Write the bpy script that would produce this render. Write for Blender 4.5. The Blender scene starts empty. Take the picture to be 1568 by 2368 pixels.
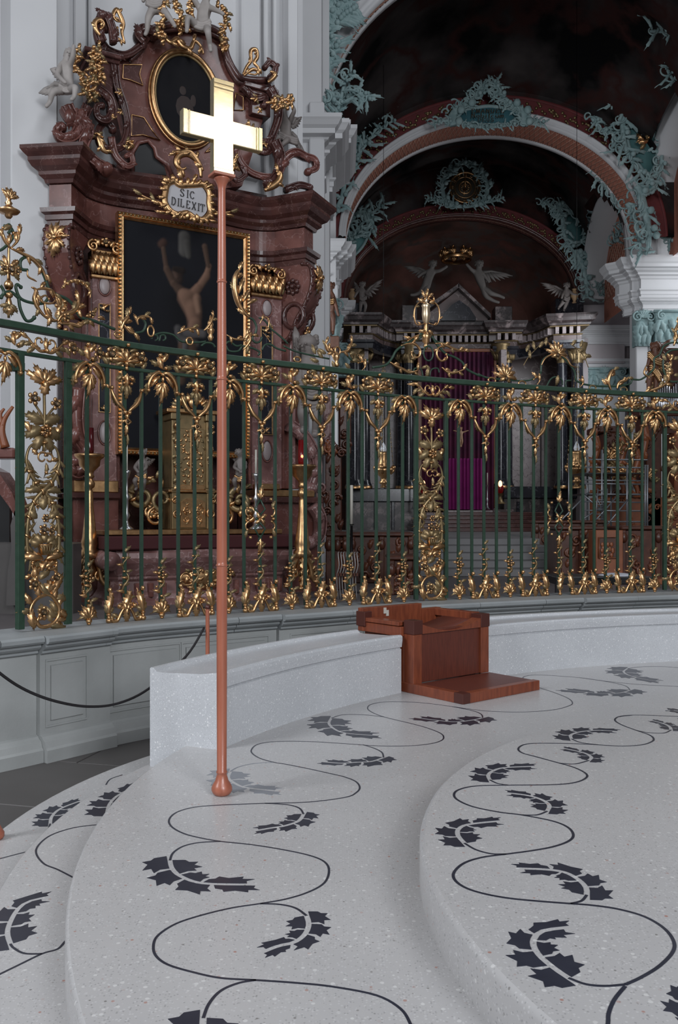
import bpy, math, random
from mathutils import Vector as V, Matrix as MX
random.seed(7)
PI = math.pi
F, CZ, HX, HY = 2050.0, 1.67, 784.0, 1200.0      # focal length in pixels, eye height, optical centre
SC = bpy.context.scene
COL = SC.collection
# ---------------------------------------------------------------- camera
cam = bpy.data.cameras.new('camera')
cam.sensor_fit = 'VERTICAL'; cam.sensor_height = 36; cam.sensor_width = 24
cam.lens = 36 * F / 2368; cam.shift_y = 16 / 2368; cam.clip_end = 200; cam.clip_start = .05
camo = bpy.data.objects.new('camera', cam); COL.objects.link(camo)
camo.location = (0, 0, CZ); camo.rotation_euler = (PI / 2, 0, 0)
SC.camera = camo
SC.view_settings.view_transform = 'Standard'; SC.view_settings.look = 'None'
SC.view_settings.exposure = 0.0; SC.view_settings.gamma = 1; SC.view_settings.use_curve_mapping = False
# ---------------------------------------------------------------- light
wd = bpy.data.worlds.new('world'); SC.world = wd; wd.use_nodes = True
bg = wd.node_tree.nodes['Background']
bg.inputs[0].default_value = (.87, .90, 1.0, 1); bg.inputs[1].default_value = .115
def area_light(name, loc, to, w, h, power, col=(.91, .95, 1)):
    l = bpy.data.lights.new(name, 'AREA'); l.shape = 'RECTANGLE'; l.size = w; l.size_y = h
    l.energy = power; l.color = col
    o = bpy.data.objects.new(name, l); COL.objects.link(o); o.location = loc
    o.rotation_euler = (V(to) - V(loc)).to_track_quat('-Z', 'Y').to_euler()
    return o
area_light('nave_window_and_fill', (-9.5, -1.0, 8.5), (0, 6, 1), 4, 6, 1050)
area_light('nave_window_and_fill', (7.0, -9.5, 7.5), (.7, 6.5, .8), 3.5, 5, 1350)  # unseen fill added behind right to brighten the bench front
area_light('nave_window_and_fill', (5.57, -.13, 6.33), (-.53, 4.0, 3.4), .72, .92, 19, (1, .97, .9))
area_light('nave_window_and_fill', (6.5, 9, 14), (-1, 19, 9.5), 3, 4, 260)  # unseen fill added to whiten the left entablature
area_light('nave_window_and_fill', (4.0, -12.0, 11.0), (1, 9, 3), 7, 6, 950)  # general fill added high behind the camera
area_light('choir_fill_light', (-5.0, 24.5, 7.0), (9, 33, 6), 3, 5, 300)  # fill added from the left to light the right pier
area_light('choir_fill_light', (13.0, 27.5, 9.0), (2, 31, 4), 3, 5, 160)  # fill added from the right for the left entablature sides
area_light('choir_fill_light', (9.9, 34.0, 8.0), (3, 38.5, 6), 2, 3.4, 130)  # fill added inside the bay to lift the dim high altar
# ---------------------------------------------------------------- geometry helpers
def at(px, py, Y): return V(((px - HX) / F * Y, Y, CZ - (py - HY) / F * Y))
def gr(px, py, z):
    Y = F * (CZ - z) / (py - HY); return V(((px - HX) / F * Y, Y, z))
def cr(pts, n=6, closed=False):                    # Catmull-Rom through points
    P = [V(p) for p in pts]; out = []; N = len(P)
    if N < 3: return P
    for i in range(N if closed else N - 1):
        g = (lambda k: P[k % N]) if closed else (lambda k: P[min(max(k, 0), N - 1)])
        a, b, c, d = g(i - 1), g(i), g(i + 1), g(i + 2)
        for k in range(n):
            t = k / n
            out.append(.5 * ((2 * b) + (c - a) * t + (2 * a - 5 * b + 4 * c - d) * t * t + (3 * b - a - 3 * c + d) * t ** 3))
    if not closed: out.append(P[-1])
    return out
class MB:
    def __init__(s): s.v = []; s.f = []; s.mi = []; s.M = MX.Identity(4); s.m = 0; s.sm = []; s.S = True
    def add(s, vs, fs, smooth=None):
        b = len(s.v); s.v += [tuple(s.M @ V(p)) for p in vs]
        for f in fs: s.f.append(tuple(b + i for i in f)); s.mi.append(s.m); s.sm.append(s.S if smooth is None else smooth)
    def box(s, x0, x1, y0, y1, z0, z1):
        s.add([(x, y, z) for z in (z0, z1) for y in (y0, y1) for x in (x0, x1)],
              [(0, 2, 3, 1), (4, 5, 7, 6), (0, 1, 5, 4), (2, 6, 7, 3), (0, 4, 6, 2), (1, 3, 7, 5)], False)
    def bbox(s, x0, x1, y0, y1, z0, z1, b=.01):     # box with chamfered edges
        X, Y, Z = (x0, x1), (y0, y1), (z0, z1); vs = []; ix = {}
        for i in (0, 1):
            for j in (0, 1):
                for k in (0, 1):
                    sx, sy, sz = (b if i == 0 else -b), (b if j == 0 else -b), (b if k == 0 else -b)
                    for a, p in enumerate(((X[i], Y[j] + sy, Z[k] + sz), (X[i] + sx, Y[j], Z[k] + sz), (X[i] + sx, Y[j] + sy, Z[k]))):
                        ix[i, j, k, a] = len(vs); vs.append(p)
        fs = []
        for i in (0, 1):
            fs.append([ix[i, 0, 0, 0], ix[i, 1, 0, 0], ix[i, 1, 1, 0], ix[i, 0, 1, 0]][::(-1 if i == 0 else 1)])
            fs.append([ix[0, i, 0, 1], ix[0, i, 1, 1], ix[1, i, 1, 1], ix[1, i, 0, 1]][::(-1 if i == 0 else 1)])
            fs.append([ix[0, 0, i, 2], ix[1, 0, i, 2], ix[1, 1, i, 2], ix[0, 1, i, 2]][::(-1 if i == 0 else 1)])
        for i in (0, 1):
            for j in (0, 1):
                fs.append([ix[i, j, 0, 0], ix[i, j, 1, 0], ix[i, j, 1, 1], ix[i, j, 0, 1]])
                fs.append([ix[i, 0, j, 0], ix[i, 1, j, 0], ix[i, 1, j, 2], ix[i, 0, j, 2]])
                fs.append([ix[0, i, j, 1], ix[1, i, j, 1], ix[1, i, j, 2], ix[0, i, j, 2]])
                for k in (0, 1): fs.append([ix[i, j, k, 0], ix[i, j, k, 1], ix[i, j, k, 2]])
        s.add(vs, fs, False)
    def tube(s, pts, r, n=6, flat=1.0, caps=True, up=None):
        P = [V(p) for p in pts]; N = len(P)
        R = [r] * N if isinstance(r, (int, float)) else ([r[0] + (r[1] - r[0]) * i / (N - 1) for i in range(N)] if len(r) == 2 and N != 2 else list(r))
        T = [(P[min(i + 1, N - 1)] - P[max(i - 1, 0)]).normalized() for i in range(N)]
        a = V(up) if up else (V((0, 0, 1)) if abs(T[0].z) < .9 else V((0, 1, 0)))
        vs = []
        for i in range(N):
            if up: a = V(up)
            b = T[i].cross(a)
            if b.length < 1e-6: b = T[i].orthogonal()
            b.normalize(); a = b.cross(T[i]).normalized()
            for k in range(n):
                w = 2 * PI * k / n; vs.append(P[i] + b * math.cos(w) * R[i] + a * math.sin(w) * R[i] * flat)
        fs = [(i * n + k, i * n + (k + 1) % n, (i + 1) * n + (k + 1) % n, (i + 1) * n + k) for i in range(N - 1) for k in range(n)]
        if caps: fs += [tuple(range(n))[::-1], tuple((N - 1) * n + k for k in range(n))]
        s.add(vs, fs)
    def lathe(s, prof, n=12, c=(0, 0, 0), arc=2 * PI):
        c = V(c); full = abs(arc - 2 * PI) < 1e-6; m = n if full else n + 1
        vs = [(c.x + r * math.cos(arc * k / n), c.y + r * math.sin(arc * k / n), c.z + z) for r, z in prof for k in range(m)]
        s.add(vs, [(i * m + k, i * m + (k + 1) % m, (i + 1) * m + (k + 1) % m, (i + 1) * m + k) for i in range(len(prof) - 1) for k in range(n)])
    def ell(s, c, r, n=8, m=6):
        c = V(c); r = (r, r, r) if isinstance(r, (int, float)) else r
        vs = [(c.x, c.y, c.z - r[2])]
        for i in range(1, m):
            a = -PI / 2 + PI * i / m
            vs += [(c.x + r[0] * math.cos(a) * math.cos(2 * PI * k / n), c.y + r[1] * math.cos(a) * math.sin(2 * PI * k / n), c.z + r[2] * math.sin(a)) for k in range(n)]
        vs.append((c.x, c.y, c.z + r[2])); L = len(vs) - 1
        fs = [(0, 1 + (k + 1) % n, 1 + k) for k in range(n)]
        fs += [(1 + i * n + k, 1 + i * n + (k + 1) % n, 1 + (i + 1) * n + (k + 1) % n, 1 + (i + 1) * n + k) for i in range(m - 2) for k in range(n)]
        fs += [(L, 1 + (m - 2) * n + k, 1 + (m - 2) * n + (k + 1) % n) for k in range(n)]
        s.add(vs, fs)
    def prism(s, poly, y0, y1):                     # polygon in XZ, thickness along Y
        n = len(poly)
        s.add([(x, y0, z) for x, z in poly] + [(x, y1, z) for x, z in poly],
              [tuple(range(n)), tuple(range(2 * n - 1, n - 1, -1))] + [(i, i + n, (i + 1) % n + n, (i + 1) % n) for i in range(n)], False)
    def slab(s, poly, z0, z1):                      # polygon in XY
        n = len(poly)
        s.add([(p[0], p[1], z0) for p in poly] + [(p[0], p[1], z1) for p in poly],
              [tuple(range(n))[::-1], tuple(range(n, 2 * n))] + [(i, (i + 1) % n, (i + 1) % n + n, i + n) for i in range(n)], False)
    def sweep(s, path, prof, flip=1, smooth=False, closed=False, caps=True):
        """profile (out, z) along a plan polyline; out is to the right of the direction of travel"""
        P = [V((p[0], p[1], 0)) for p in path]; N = len(P); vs = []
        for i in range(N):
            a = P[i] - P[i - 1] if (i or closed) else P[1] - P[0]
            b = P[(i + 1) % N] - P[i] if (i < N - 1 or closed) else a
            a = a.normalized(); b = b.normalized(); t = (a + b)
            t = t.normalized() if t.length > 1e-6 else a
            nn = V((t.y, -t.x, 0)) * flip; k = 1 / max(.35, t.dot(b))
            vs += [P[i] + nn * o * k + V((0, 0, z)) for o, z in prof]
        m = len(prof)
        fs = [(i * m + j, ((i + 1) % N) * m + j, ((i + 1) % N) * m + j + 1, i * m + j + 1) for i in range(N if closed else N - 1) for j in range(m - 1)]
        if caps and not closed: fs += [tuple(range(m)), tuple((N - 1) * m + j for j in range(m))[::-1]]
        s.add(vs, fs, smooth)
    def leaf(s, L=1., W=.4, curl=.5, lobes=5, cup=.25, bend=0., tip=.0):
        """acanthus leaf: grows along +y, spine towards +z, edges lobed, tip curling"""
        n = lobes * 2 + 1; vs = []
        for i in range(n + 1):
            t = i / n
            e = math.sin(PI * min(1, t * .93 + .12)) ** .7
            w = W * .5 * e * ((1.0 if i % 2 else .70) if 0 < i < n else .25)
            if i == n: w = 0
            y = L * (t - .16 * curl * t ** 4); z = L * curl * (.55 * t - 1.0 * t ** 3) * .6 + L * tip * t ** 6
            x0 = L * bend * t * t; k = .10 * L if i % 2 else 0
            vs += [(x0 - w, y + k, z - cup * w * 1.2), (x0 - w * .5, y + k * .4, z + cup * w * .7), (x0, y, z + cup * w * 1.5), (x0 + w * .5, y + k * .4, z + cup * w * .7), (x0 + w, y + k, z - cup * w * 1.2)]
        s.add(vs, [(i * 5 + j, i * 5 + j + 1, (i + 1) * 5 + j + 1, (i + 1) * 5 + j) for i in range(n) for j in range(4)])
    def obj(s, name, mats, parent=None, **kw):
        me = s.mesh(name, mats, off=(V(parent_loc(parent)) if parent else None))
        o = bpy.data.objects.new(name, me); COL.objects.link(o)
        if parent: o.parent = parent
        for k, v in kw.items(): o[k] = v
        return o
    def mesh(s, name, mats, off=None):
        me = bpy.data.meshes.new(name)
        vs = s.v if off is None else [(a - off.x, b - off.y, c - off.z) for a, b, c in s.v]
        me.from_pydata(vs, [], s.f)
        for m in (mats if isinstance(mats, (list, tuple)) else [mats]): me.materials.append(m)
        me.polygons.foreach_set('material_index', s.mi); me.polygons.foreach_set('use_smooth', s.sm)
        me.update(); return me
def parent_loc(p):
    w = V((0, 0, 0))
    while p: w = w + p.location; p = p.parent
    return w
def thing(name, label, cat, loc, group=None):
    o = bpy.data.objects.new(name, None); COL.objects.link(o); o.location = loc; o.empty_display_size = .1
    o['label'] = label; o['category'] = cat
    if group: o['group'] = group
    return o
def tag(o, label, cat, group=None):
    o['label'] = label; o['category'] = cat
    if group: o['group'] = group
    return o
def inst(name, me, mw, parent):
    o = bpy.data.objects.new(name, me); COL.objects.link(o); o.parent = parent
    o.matrix_basis = MX.Translation(-parent_loc(parent)) @ mw; return o
def RZ(a): return MX.Rotation(a, 4, 'Z')
def RX(a): return MX.Rotation(a, 4, 'X')
def RY(a): return MX.Rotation(a, 4, 'Y')
def TR(*a): return MX.Translation(a)
def SCL(x, y=None, z=None): return MX.Diagonal((x, x if y is None else y, x if z is None else z, 1))
def spiral(c, r0, r1, a0, turns, n=26):             # in local XY, z = 0
    return [(c[0] + (r0 + (r1 - r0) * t) * math.cos(a0 + turns * 2 * PI * t), c[1] + (r0 + (r1 - r0) * t) * math.sin(a0 + turns * 2 * PI * t), 0) for t in [i / n for i in range(n + 1)]]
# ---------------------------------------------------------------- materials
def mat(name, c, rough=.5, metal=0., c2=None, sc=6., mixc=.5, bump=0., bsc=30., vein=None, chips=None, detail=4, aniso=None, spec=.5, sharp=.25, coat=0, grain=None, emis=None):
    m = bpy.data.materials.new(name); m.use_nodes = True; nt = m.node_tree; N = nt.nodes; L = nt.links
    b = N['Principled BSDF']; b.inputs['Roughness'].default_value = rough; b.inputs['Metallic'].default_value = metal
    b.inputs['Specular IOR Level'].default_value = spec; b.inputs['Coat Weight'].default_value = coat
    b.inputs['Base Color'].default_value = (*c, 1)
    tc = N.new('ShaderNodeTexCoord'); out = None
    def noise(scale, det=detail, stretch=None):
        n = N.new('ShaderNodeTexNoise'); n.inputs['Scale'].default_value = scale; n.inputs['Detail'].default_value = det
        if stretch:
            mp = N.new('ShaderNodeMapping'); mp.inputs['Scale'].default_value = stretch
            L.new(tc.outputs['Object'], mp.inputs[0]); L.new(mp.outputs[0], n.inputs[0])
        else: L.new(tc.outputs['Object'], n.inputs[0])
        return n
    def ramp(src, p0, p1, a, bb):
        r = N.new('ShaderNodeValToRGB'); r.color_ramp.elements[0].position = p0; r.color_ramp.elements[1].position = p1
        r.color_ramp.elements[0].color = (*a, 1); r.color_ramp.elements[1].color = (*bb, 1); L.new(src, r.inputs[0]); return r
    def mixn(fac, a, bb):
        x = N.new('ShaderNodeMix'); x.data_type = 'RGBA'; L.new(fac, x.inputs[0])
        for s, q in ((6, a), (7, bb)):
            if isinstance(q, tuple): x.inputs[s].default_value = (*q, 1)
            else: L.new(q, x.inputs[s])
        return x.outputs[2]
    if c2:
        n = noise(sc, stretch=grain); r = ramp(n.outputs[0], mixc - sharp, mixc + sharp, c, c2); out = r.outputs[0]
    if vein:
        vc, vs, vw = vein
        n = noise(vs, 6); a = N.new('ShaderNodeMath'); a.operation = 'SUBTRACT'; a.inputs[1].default_value = .5; L.new(n.outputs[0], a.inputs[0])
        d = N.new('ShaderNodeMath'); d.operation = 'ABSOLUTE'; L.new(a.outputs[0], d.inputs[0])
        r = ramp(d.outputs[0], 0, vw, (1, 1, 1), (0, 0, 0)); out = mixn(r.outputs[0], out or c, vc)
    if chips:
        for (cc, cs, th) in chips:
            v = N.new('ShaderNodeTexVoronoi'); v.inputs['Scale'].default_value = cs; L.new(tc.outputs['Object'], v.inputs[0])
            sp = N.new('ShaderNodeSeparateColor'); L.new(v.outputs['Color'], sp.inputs[0])
            r = ramp(sp.outputs[0], th - .02, th + .02, (0, 0, 0), (1, 1, 1))
            r2 = ramp(v.outputs['Distance'], .30, .42, (1, 1, 1), (0, 0, 0))
            mu = N.new('ShaderNodeMath'); mu.operation = 'MULTIPLY'; L.new(r.outputs[0], mu.inputs[0]); L.new(r2.outputs[0], mu.inputs[1])
            out = mixn(mu.outputs[0], out or c, cc)
    if out: L.new(out, b.inputs['Base Color'])
    if bump:
        n = noise(bsc, 3); bp = N.new('ShaderNodeBump'); bp.inputs['Strength'].default_value = bump; bp.inputs['Distance'].default_value = .01
        L.new(n.outputs[0], bp.inputs['Height']); L.new(bp.outputs[0], b.inputs['Normal'])
    if emis: b.inputs['Emission Color'].default_value = (*emis[0], 1); b.inputs['Emission Strength'].default_value = emis[1]
    return m
TZ = mat('terrazzo', (.445, .435, .435), .30, c2=(.495, .483, .48), sc=1.6, chips=[((.55, .54, .54), 110, .66), ((.34, .335, .335), 130, .80), ((.63, .62, .61), 60, .93), ((.20, .19, .18), 95, .993), ((.40, .20, .16), 70, .9985)], bump=.02, bsc=160)
TZB = mat('terrazzo_bench', (.47, .48, .50), .35, c2=(.53, .54, .56), sc=3, chips=[((.62, .63, .65), 120, .60), ((.40, .41, .43), 130, .8), ((.70, .70, .71), 70, .90)], bump=.02, bsc=160)
INK = mat('dark_inlay', (.022, .024, .038), .30, c2=(.035, .038, .055), sc=9, bump=.02)
INK_GLARE = mat('glare_grey_inlay', (.20, .21, .235), .25, c2=(.24, .25, .27), sc=9)  # floor glare over one dark wreath, put into the inlay colour
SLATE = mat('dark_slate', (.075, .068, .065), .45, c2=(.095, .088, .085), sc=2)
GROUT = mat('pale_joint', (.22, .20, .19), .7)
STONE = mat('grey_sandstone', (.27, .28, .275), .75, c2=(.40, .41, .405), sc=1.6, bump=.15, bsc=60)
STONE2 = mat('grey_cap_stone', (.22, .235, .24), .6, c2=(.31, .325, .33), sc=2.2, bump=.12, bsc=60)
POLE = mat('red_brown_wood', (.40, .135, .08), .36, c2=(.30, .09, .052), sc=5, grain=(8, 8, .8), coat=.15)
SEATW = mat('mahogany_wood', (.25, .064, .027), .38, c2=(.135, .032, .016), sc=7, grain=(6, 6, 1), coat=.1)
SEATP = mat('dark_mahogany_panel', (.085, .022, .014), .42, c2=(.14, .034, .020), sc=16, grain=(6, 6, .6))
SEATD = mat('dark_end_grain', (.07, .018, .012), .4)
BRASS = mat('polished_brass', (.86, .70, .42), .17, 1., c2=(.80, .66, .42), sc=20, bump=.012, bsc=30)
GOLD = mat('gilding', (.74, .45, .22), .34, 1., c2=(.42, .24, .115), sc=14, bump=.1, bsc=60)
GOLD2 = mat('aged_olive_gilding', (.19, .145, .075), .42, .7, c2=(.32, .22, .11), sc=10)
GOLDD = mat('dark_gold_core', (.07, .045, .025), .4, .6)
IRON = mat('green_painted_iron', (.017, .042, .025), .42, c2=(.027, .059, .037), sc=18, bump=.05)
MRED = mat('red_marble', (.075, .026, .021), .26, c2=(.22, .088, .072), sc=3.2, vein=((.24, .13, .12), 3.6, .012), detail=8)
MDRED = mat('dark_red_marble', (.045, .018, .016), .22, c2=(.105, .042, .036), sc=4, vein=((.17, .10, .09), 4.4, .008), detail=8)
MPINK = mat('pink_marble', (.12, .052, .048), .3, c2=(.28, .155, .145), sc=4.5, vein=((.36, .24, .23), 4.6, .02), detail=8)
MGREY = mat('grey_marble', (.30, .25, .25), .35, c2=(.42, .36, .36), sc=3, vein=((.12, .10, .10), 2.5, .015))
MVAR = mat('mottled_dark_marble', (.055, .042, .042), .35, c2=(.30, .24, .235), sc=2.2, vein=((.03, .02, .02), 2.5, .03), mixc=.56, sharp=.08)
MBLK = mat('black_marble', (.012, .013, .018), .18, c2=(.03, .03, .038), sc=3, vein=((.12, .12, .14), 2.2, .010))
MBROWN = mat('brown_marble', (.07, .045, .042), .3, c2=(.17, .12, .115), sc=1.6, vein=((.34, .28, .27), 2.0, .02))
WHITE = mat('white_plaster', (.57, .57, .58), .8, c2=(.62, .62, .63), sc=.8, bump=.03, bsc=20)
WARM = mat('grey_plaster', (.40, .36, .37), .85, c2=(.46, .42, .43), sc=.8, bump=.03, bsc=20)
STAT = mat('white_stucco_figure', (.38, .345, .325), .55, c2=(.28, .255, .24), sc=6, bump=.05)
STATD = mat('grey_stone_figure', (.20, .175, .165), .55, c2=(.13, .11, .10), sc=5, bump=.05)
TEAL = mat('teal_stucco', (.17, .27, .275), .7, c2=(.33, .44, .44), sc=5, bump=.05)
TEALD = mat('teal_field', (.055, .15, .155), .75, c2=(.085, .20, .20), sc=3)
RIBRED = mat('crimson_border', (.16, .022, .022), .7, c2=(.10, .015, .018), sc=3)
LATT = mat('salmon_lattice', (.42, .155, .10), .75, c2=(.50, .21, .15), sc=9)
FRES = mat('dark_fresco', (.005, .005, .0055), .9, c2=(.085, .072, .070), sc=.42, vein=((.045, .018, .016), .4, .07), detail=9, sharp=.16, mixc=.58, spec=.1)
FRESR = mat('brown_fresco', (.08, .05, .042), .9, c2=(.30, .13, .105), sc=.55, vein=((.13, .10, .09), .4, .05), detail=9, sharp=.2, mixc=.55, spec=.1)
CANV = mat('dark_canvas', (.006, .0065, .009), .7, c2=(.013, .012, .013), sc=1.5, spec=.1)
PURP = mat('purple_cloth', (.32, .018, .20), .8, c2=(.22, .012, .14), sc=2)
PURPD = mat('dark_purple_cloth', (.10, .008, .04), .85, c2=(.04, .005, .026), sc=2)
CRIM = mat('crimson_altar_cloth', (.055, .008, .010), .8)
CHOIR = mat('choir_stone_floor', (.10, .088, .09), .55, c2=(.14, .125, .125), sc=1)
STEPS = mat('grey_step_stone', (.16, .157, .16), .6, c2=(.21, .205, .205), sc=1)
WOOD = mat('carved_walnut', (.11, .035, .018), .35, c2=(.05, .016, .010), sc=6, bump=.2, bsc=12)
WOODL = mat('orange_walnut', (.30, .095, .035), .4, c2=(.18, .055, .024), sc=4)
STEEL = mat('galvanised_steel', (.32, .33, .35), .4, .8)
PIPE = mat('organ_pipe_tin', (.75, .76, .80), .25, 1.)
BLACK = mat('black_lacquer', (.008, .008, .009), .35)
ROPE = mat('black_rope', (.012, .010, .012), .6, bump=.4, bsc=200)
CANDLE = mat('wax', (.55, .52, .46), .6)
SILV = mat('silver', (.55, .55, .56), .3, 1.)
CHAIRM = mat('brushed_chair_tube', (.30, .28, .27), .45, .5)
TCLOTH = mat('white_cloth', (.60, .62, .68), .85)
OVAL = mat('pale_rose_stone', (.30, .25, .25), .4)
GLASSD = mat('dark_red_glass', (.06, .004, .006), .15)
GLASSR = mat('red_glass', (.10, .004, .006), .15, emis=((1, .02, .015), .03))
FLAME = mat('flame', (1, .1, .05), .5, emis=((1, .10, .04), 9))
FLAMEW = mat('warm_flame', (1, .5, .2), .5, emis=((1, .38, .16), 5))
BULB = mat('lamp_glass', (.75, .78, .82), .1, spec=.8)
LETT = mat('black_letters', (.015, .012, .012), .6)
WPLQ = mat('white_plaque', (.42, .41, .43), .6)
SKIN = mat('painted_skin', (.13, .075, .055), .7)
# ---------------------------------------------------------------- lettering
GL = {'S': [[(.85, .8), (.6, 1), (.25, .95), (.12, .75), (.3, .58), (.65, .42), (.85, .22), (.65, .02), (.3, 0), (.1, .2)]], 'I': [[(.5, 0), (.5, 1)], [(.3, 0), (.7, 0)], [(.3, 1), (.7, 1)]],
      'C': [[(.9, .8), (.65, 1), (.3, .93), (.08, .5), (.3, .07), (.65, 0), (.9, .2)]], 'D': [[(.15, 0), (.15, 1)], [(0, 1), (.5, 1), (.85, .8), (.92, .5), (.85, .2), (.5, 0), (0, 0)]],
      'L': [[(.2, 1), (.2, 0), (.85, 0), (.85, .2)], [(.02, 1), (.4, 1)]], 'E': [[(.85, .82), (.85, 1), (.1, 1)], [(.2, 1), (.2, 0)], [(.1, 0), (.88, 0), (.88, .18)], [(.2, .52), (.65, .52)]],
      'X': [[(.1, 1), (.9, 0)], [(.9, 1), (.1, 0)], [(0, 1), (.25, 1)], [(.75, 0), (1, 0)], [(.75, 1), (1, 1)], [(0, 0), (.25, 0)]], 'T': [[(.05, .82), (.05, 1), (.95, 1), (.95, .82)], [(.5, 1), (.5, 0)], [(.35, 0), (.65, 0)]],
      'M': [[(.1, 0), (.15, 1), (.5, .1), (.85, 1), (.9, 0)]], 'A': [[(.05, 0), (.5, 1), (.95, 0)], [(.25, .38), (.75, .38)]], 'N': [[(.15, 0), (.15, 1), (.85, 0), (.85, 1)]],
      'U': [[(.12, 1), (.12, .3), (.35, 0), (.65, 0), (.85, .3), (.85, 1)]], 'o': [[(.5, .62), (.2, .5), (.15, .3), (.25, .05), (.5, 0), (.78, .1), (.82, .35), (.7, .57), (.5, .62)]],
      'b': [[(.15, 1), (.15, 0), (.6, 0), (.85, .2), (.8, .5), (.5, .62), (.15, .5)]], 'i': [[(.5, 0), (.5, .6)], [(.45, .8), (.55, .85)]], 's': [[(.75, .5), (.5, .62), (.25, .5), (.7, .2), (.5, 0), (.2, .1)]],
      'f': [[(.8, .9), (.6, 1), (.45, .8), (.45, -.1)]],
      'c': [[(.8, .5), (.5, .62), (.2, .45), (.2, .15), (.5, 0), (.8, .12)]], 'u': [[(.15, .6), (.15, .2), (.4, 0), (.8, .2)], [(.8, .6), (.8, 0)]], 'm': [[(.05, 0), (.05, .6), (.3, .6), (.45, .5), (.45, 0)], [(.45, .5), (.75, .6), (.9, .45), (.9, 0)]],
      '.': [[(.45, 0), (.55, .05)]]}
def word(mb, text, x, y, h, adv=.8, th=.07, w=.72):
    """flat strokes in local XY, slightly proud in z"""
    for ch in text:
        x0_ = x; x = x - (.24 * h * w if ch in 'Ii.' else 0)
        for st in GL[ch]:
            for a, b in zip(st, st[1:]):
                a = V((x + a[0] * h * w, y + a[1] * h)); b = V((x + b[0] * h * w, y + b[1] * h)); d = b - a
                if d.length < 1e-6: continue
                t = th * h * (.5 if abs(d.x) > abs(d.y) * 1.5 else 1)
                nn = V((-d.y, d.x)).normalized() * t; d = d.normalized() * t * .4
                mb.add([(p.x, p.y, z) for z in (0, .12 * h * .3) for p in (a - nn - d, b - nn + d, b + nn + d, a + nn - d)], [(4, 5, 6, 7), (0, 1, 5, 4), (1, 2, 6, 5), (2, 3, 7, 6), (3, 0, 4, 7)], False)
        x = x0_ + h * adv * (.5 if ch in 'Ii.' else .7 if ch == 'f' else 1)
    return x
# ================================================================ platform, floor, bench
ZA, ZB, ZC, ZD = .14, .28, .42, .56
def arc(c, R, a0, a1, n): return [(c[0] + R * math.cos(math.radians(a0 + (a1 - a0) * i / n)), c[1] + R * math.sin(math.radians(a0 + (a1 - a0) * i / n))) for i in range(n + 1)]
mb = MB(); mb.add([(-14, -6, -.02), (30, -6, -.02), (30, 30, -.02), (-14, 30, -.02)], [(0, 1, 2, 3)], False)
flo = mb.obj('floor', GROUT); flo['kind'] = 'structure'
fa = math.radians(-14)                                # dark slabs laid at a slight angle beside the plinth
fv = MX.Translation((-2.4, 5.3, 0)) @ RZ(fa)
for i in range(-4, 4):
    for j in range(-3, 3):
        mb = MB(); mb.bbox(0, 1.093, 0, .893, -.05, random.uniform(-.0015, .0005), .004)
        o = bpy.data.objects.new('floor_tile', mb.mesh('floor_tile', SLATE)); COL.objects.link(o); o.parent = flo
        o.matrix_basis = fv @ TR(i * 1.1 + (j % 2) * .4, j * .9, 0)
plat = thing('terrazzo_platform', 'round stepped pale terrazzo platform with dark vine and leaf inlays', 'platform', (2.5, 3.5, 0))
def step(outline, z0, z1, b=.012):
    """slab with a softened nosing; outline runs with the open edge first"""
    n = len(outline); c = V((sum(p[0] for p in outline) / n, sum(p[1] for p in outline) / n)); mb = MB()
    def inset(d): 
        return [tuple(V(p) + (c - V(p)).normalized() * d) for p in outline]
    rings = [([(p[0], p[1]) for p in outline], z0), (outline, z1 - b), (inset(b * .35), z1 - b * .3), (inset(b), z1)]
    vs = [(p[0], p[1], z) for r, z in rings for p in r]
    fs = [(k * n + i, k * n + (i + 1) % n, (k + 1) * n + (i + 1) % n, (k + 1) * n + i) for k in range(3) for i in range(n)]
    mb.add(vs, fs, True); mb.add([(p[0], p[1], z1) for p in rings[3][0]], [tuple(range(n))], False)
    return mb.obj('step', TZ, plat)
far = [(9, 9.5), (9, -1), (2.2, -1)]
oa = arc((1.255, 4.187), 2.929, 262, 118, 60); step(oa + [(1.2, 7.3), (5, 7.6), (6, 5), (5, 0)], 0, ZA)
ob = arc((1.827, 3.838), 3.147, 262, 116, 60); step(ob + [(1.5, 7.0), (5, 7.4), (6, 5), (5, 0)], ZA, ZB)
oc = arc((2.818, 3.817), 3.820, 262, 143, 60); step(oc + [(.4, 6.95), (2.0, 7.7), (3.4, 8.3), (7, 8.6), (8, 3), (7, 0)], ZB, ZC)
od = arc((2.636, 2.878), 2.365, 250, 120, 56) + [(2.2, 5.28), (3.2, 5.6), (5.5, 5.6), (6.5, 4), (6, 0)]
step(od, ZC, ZD, .02)
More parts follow.
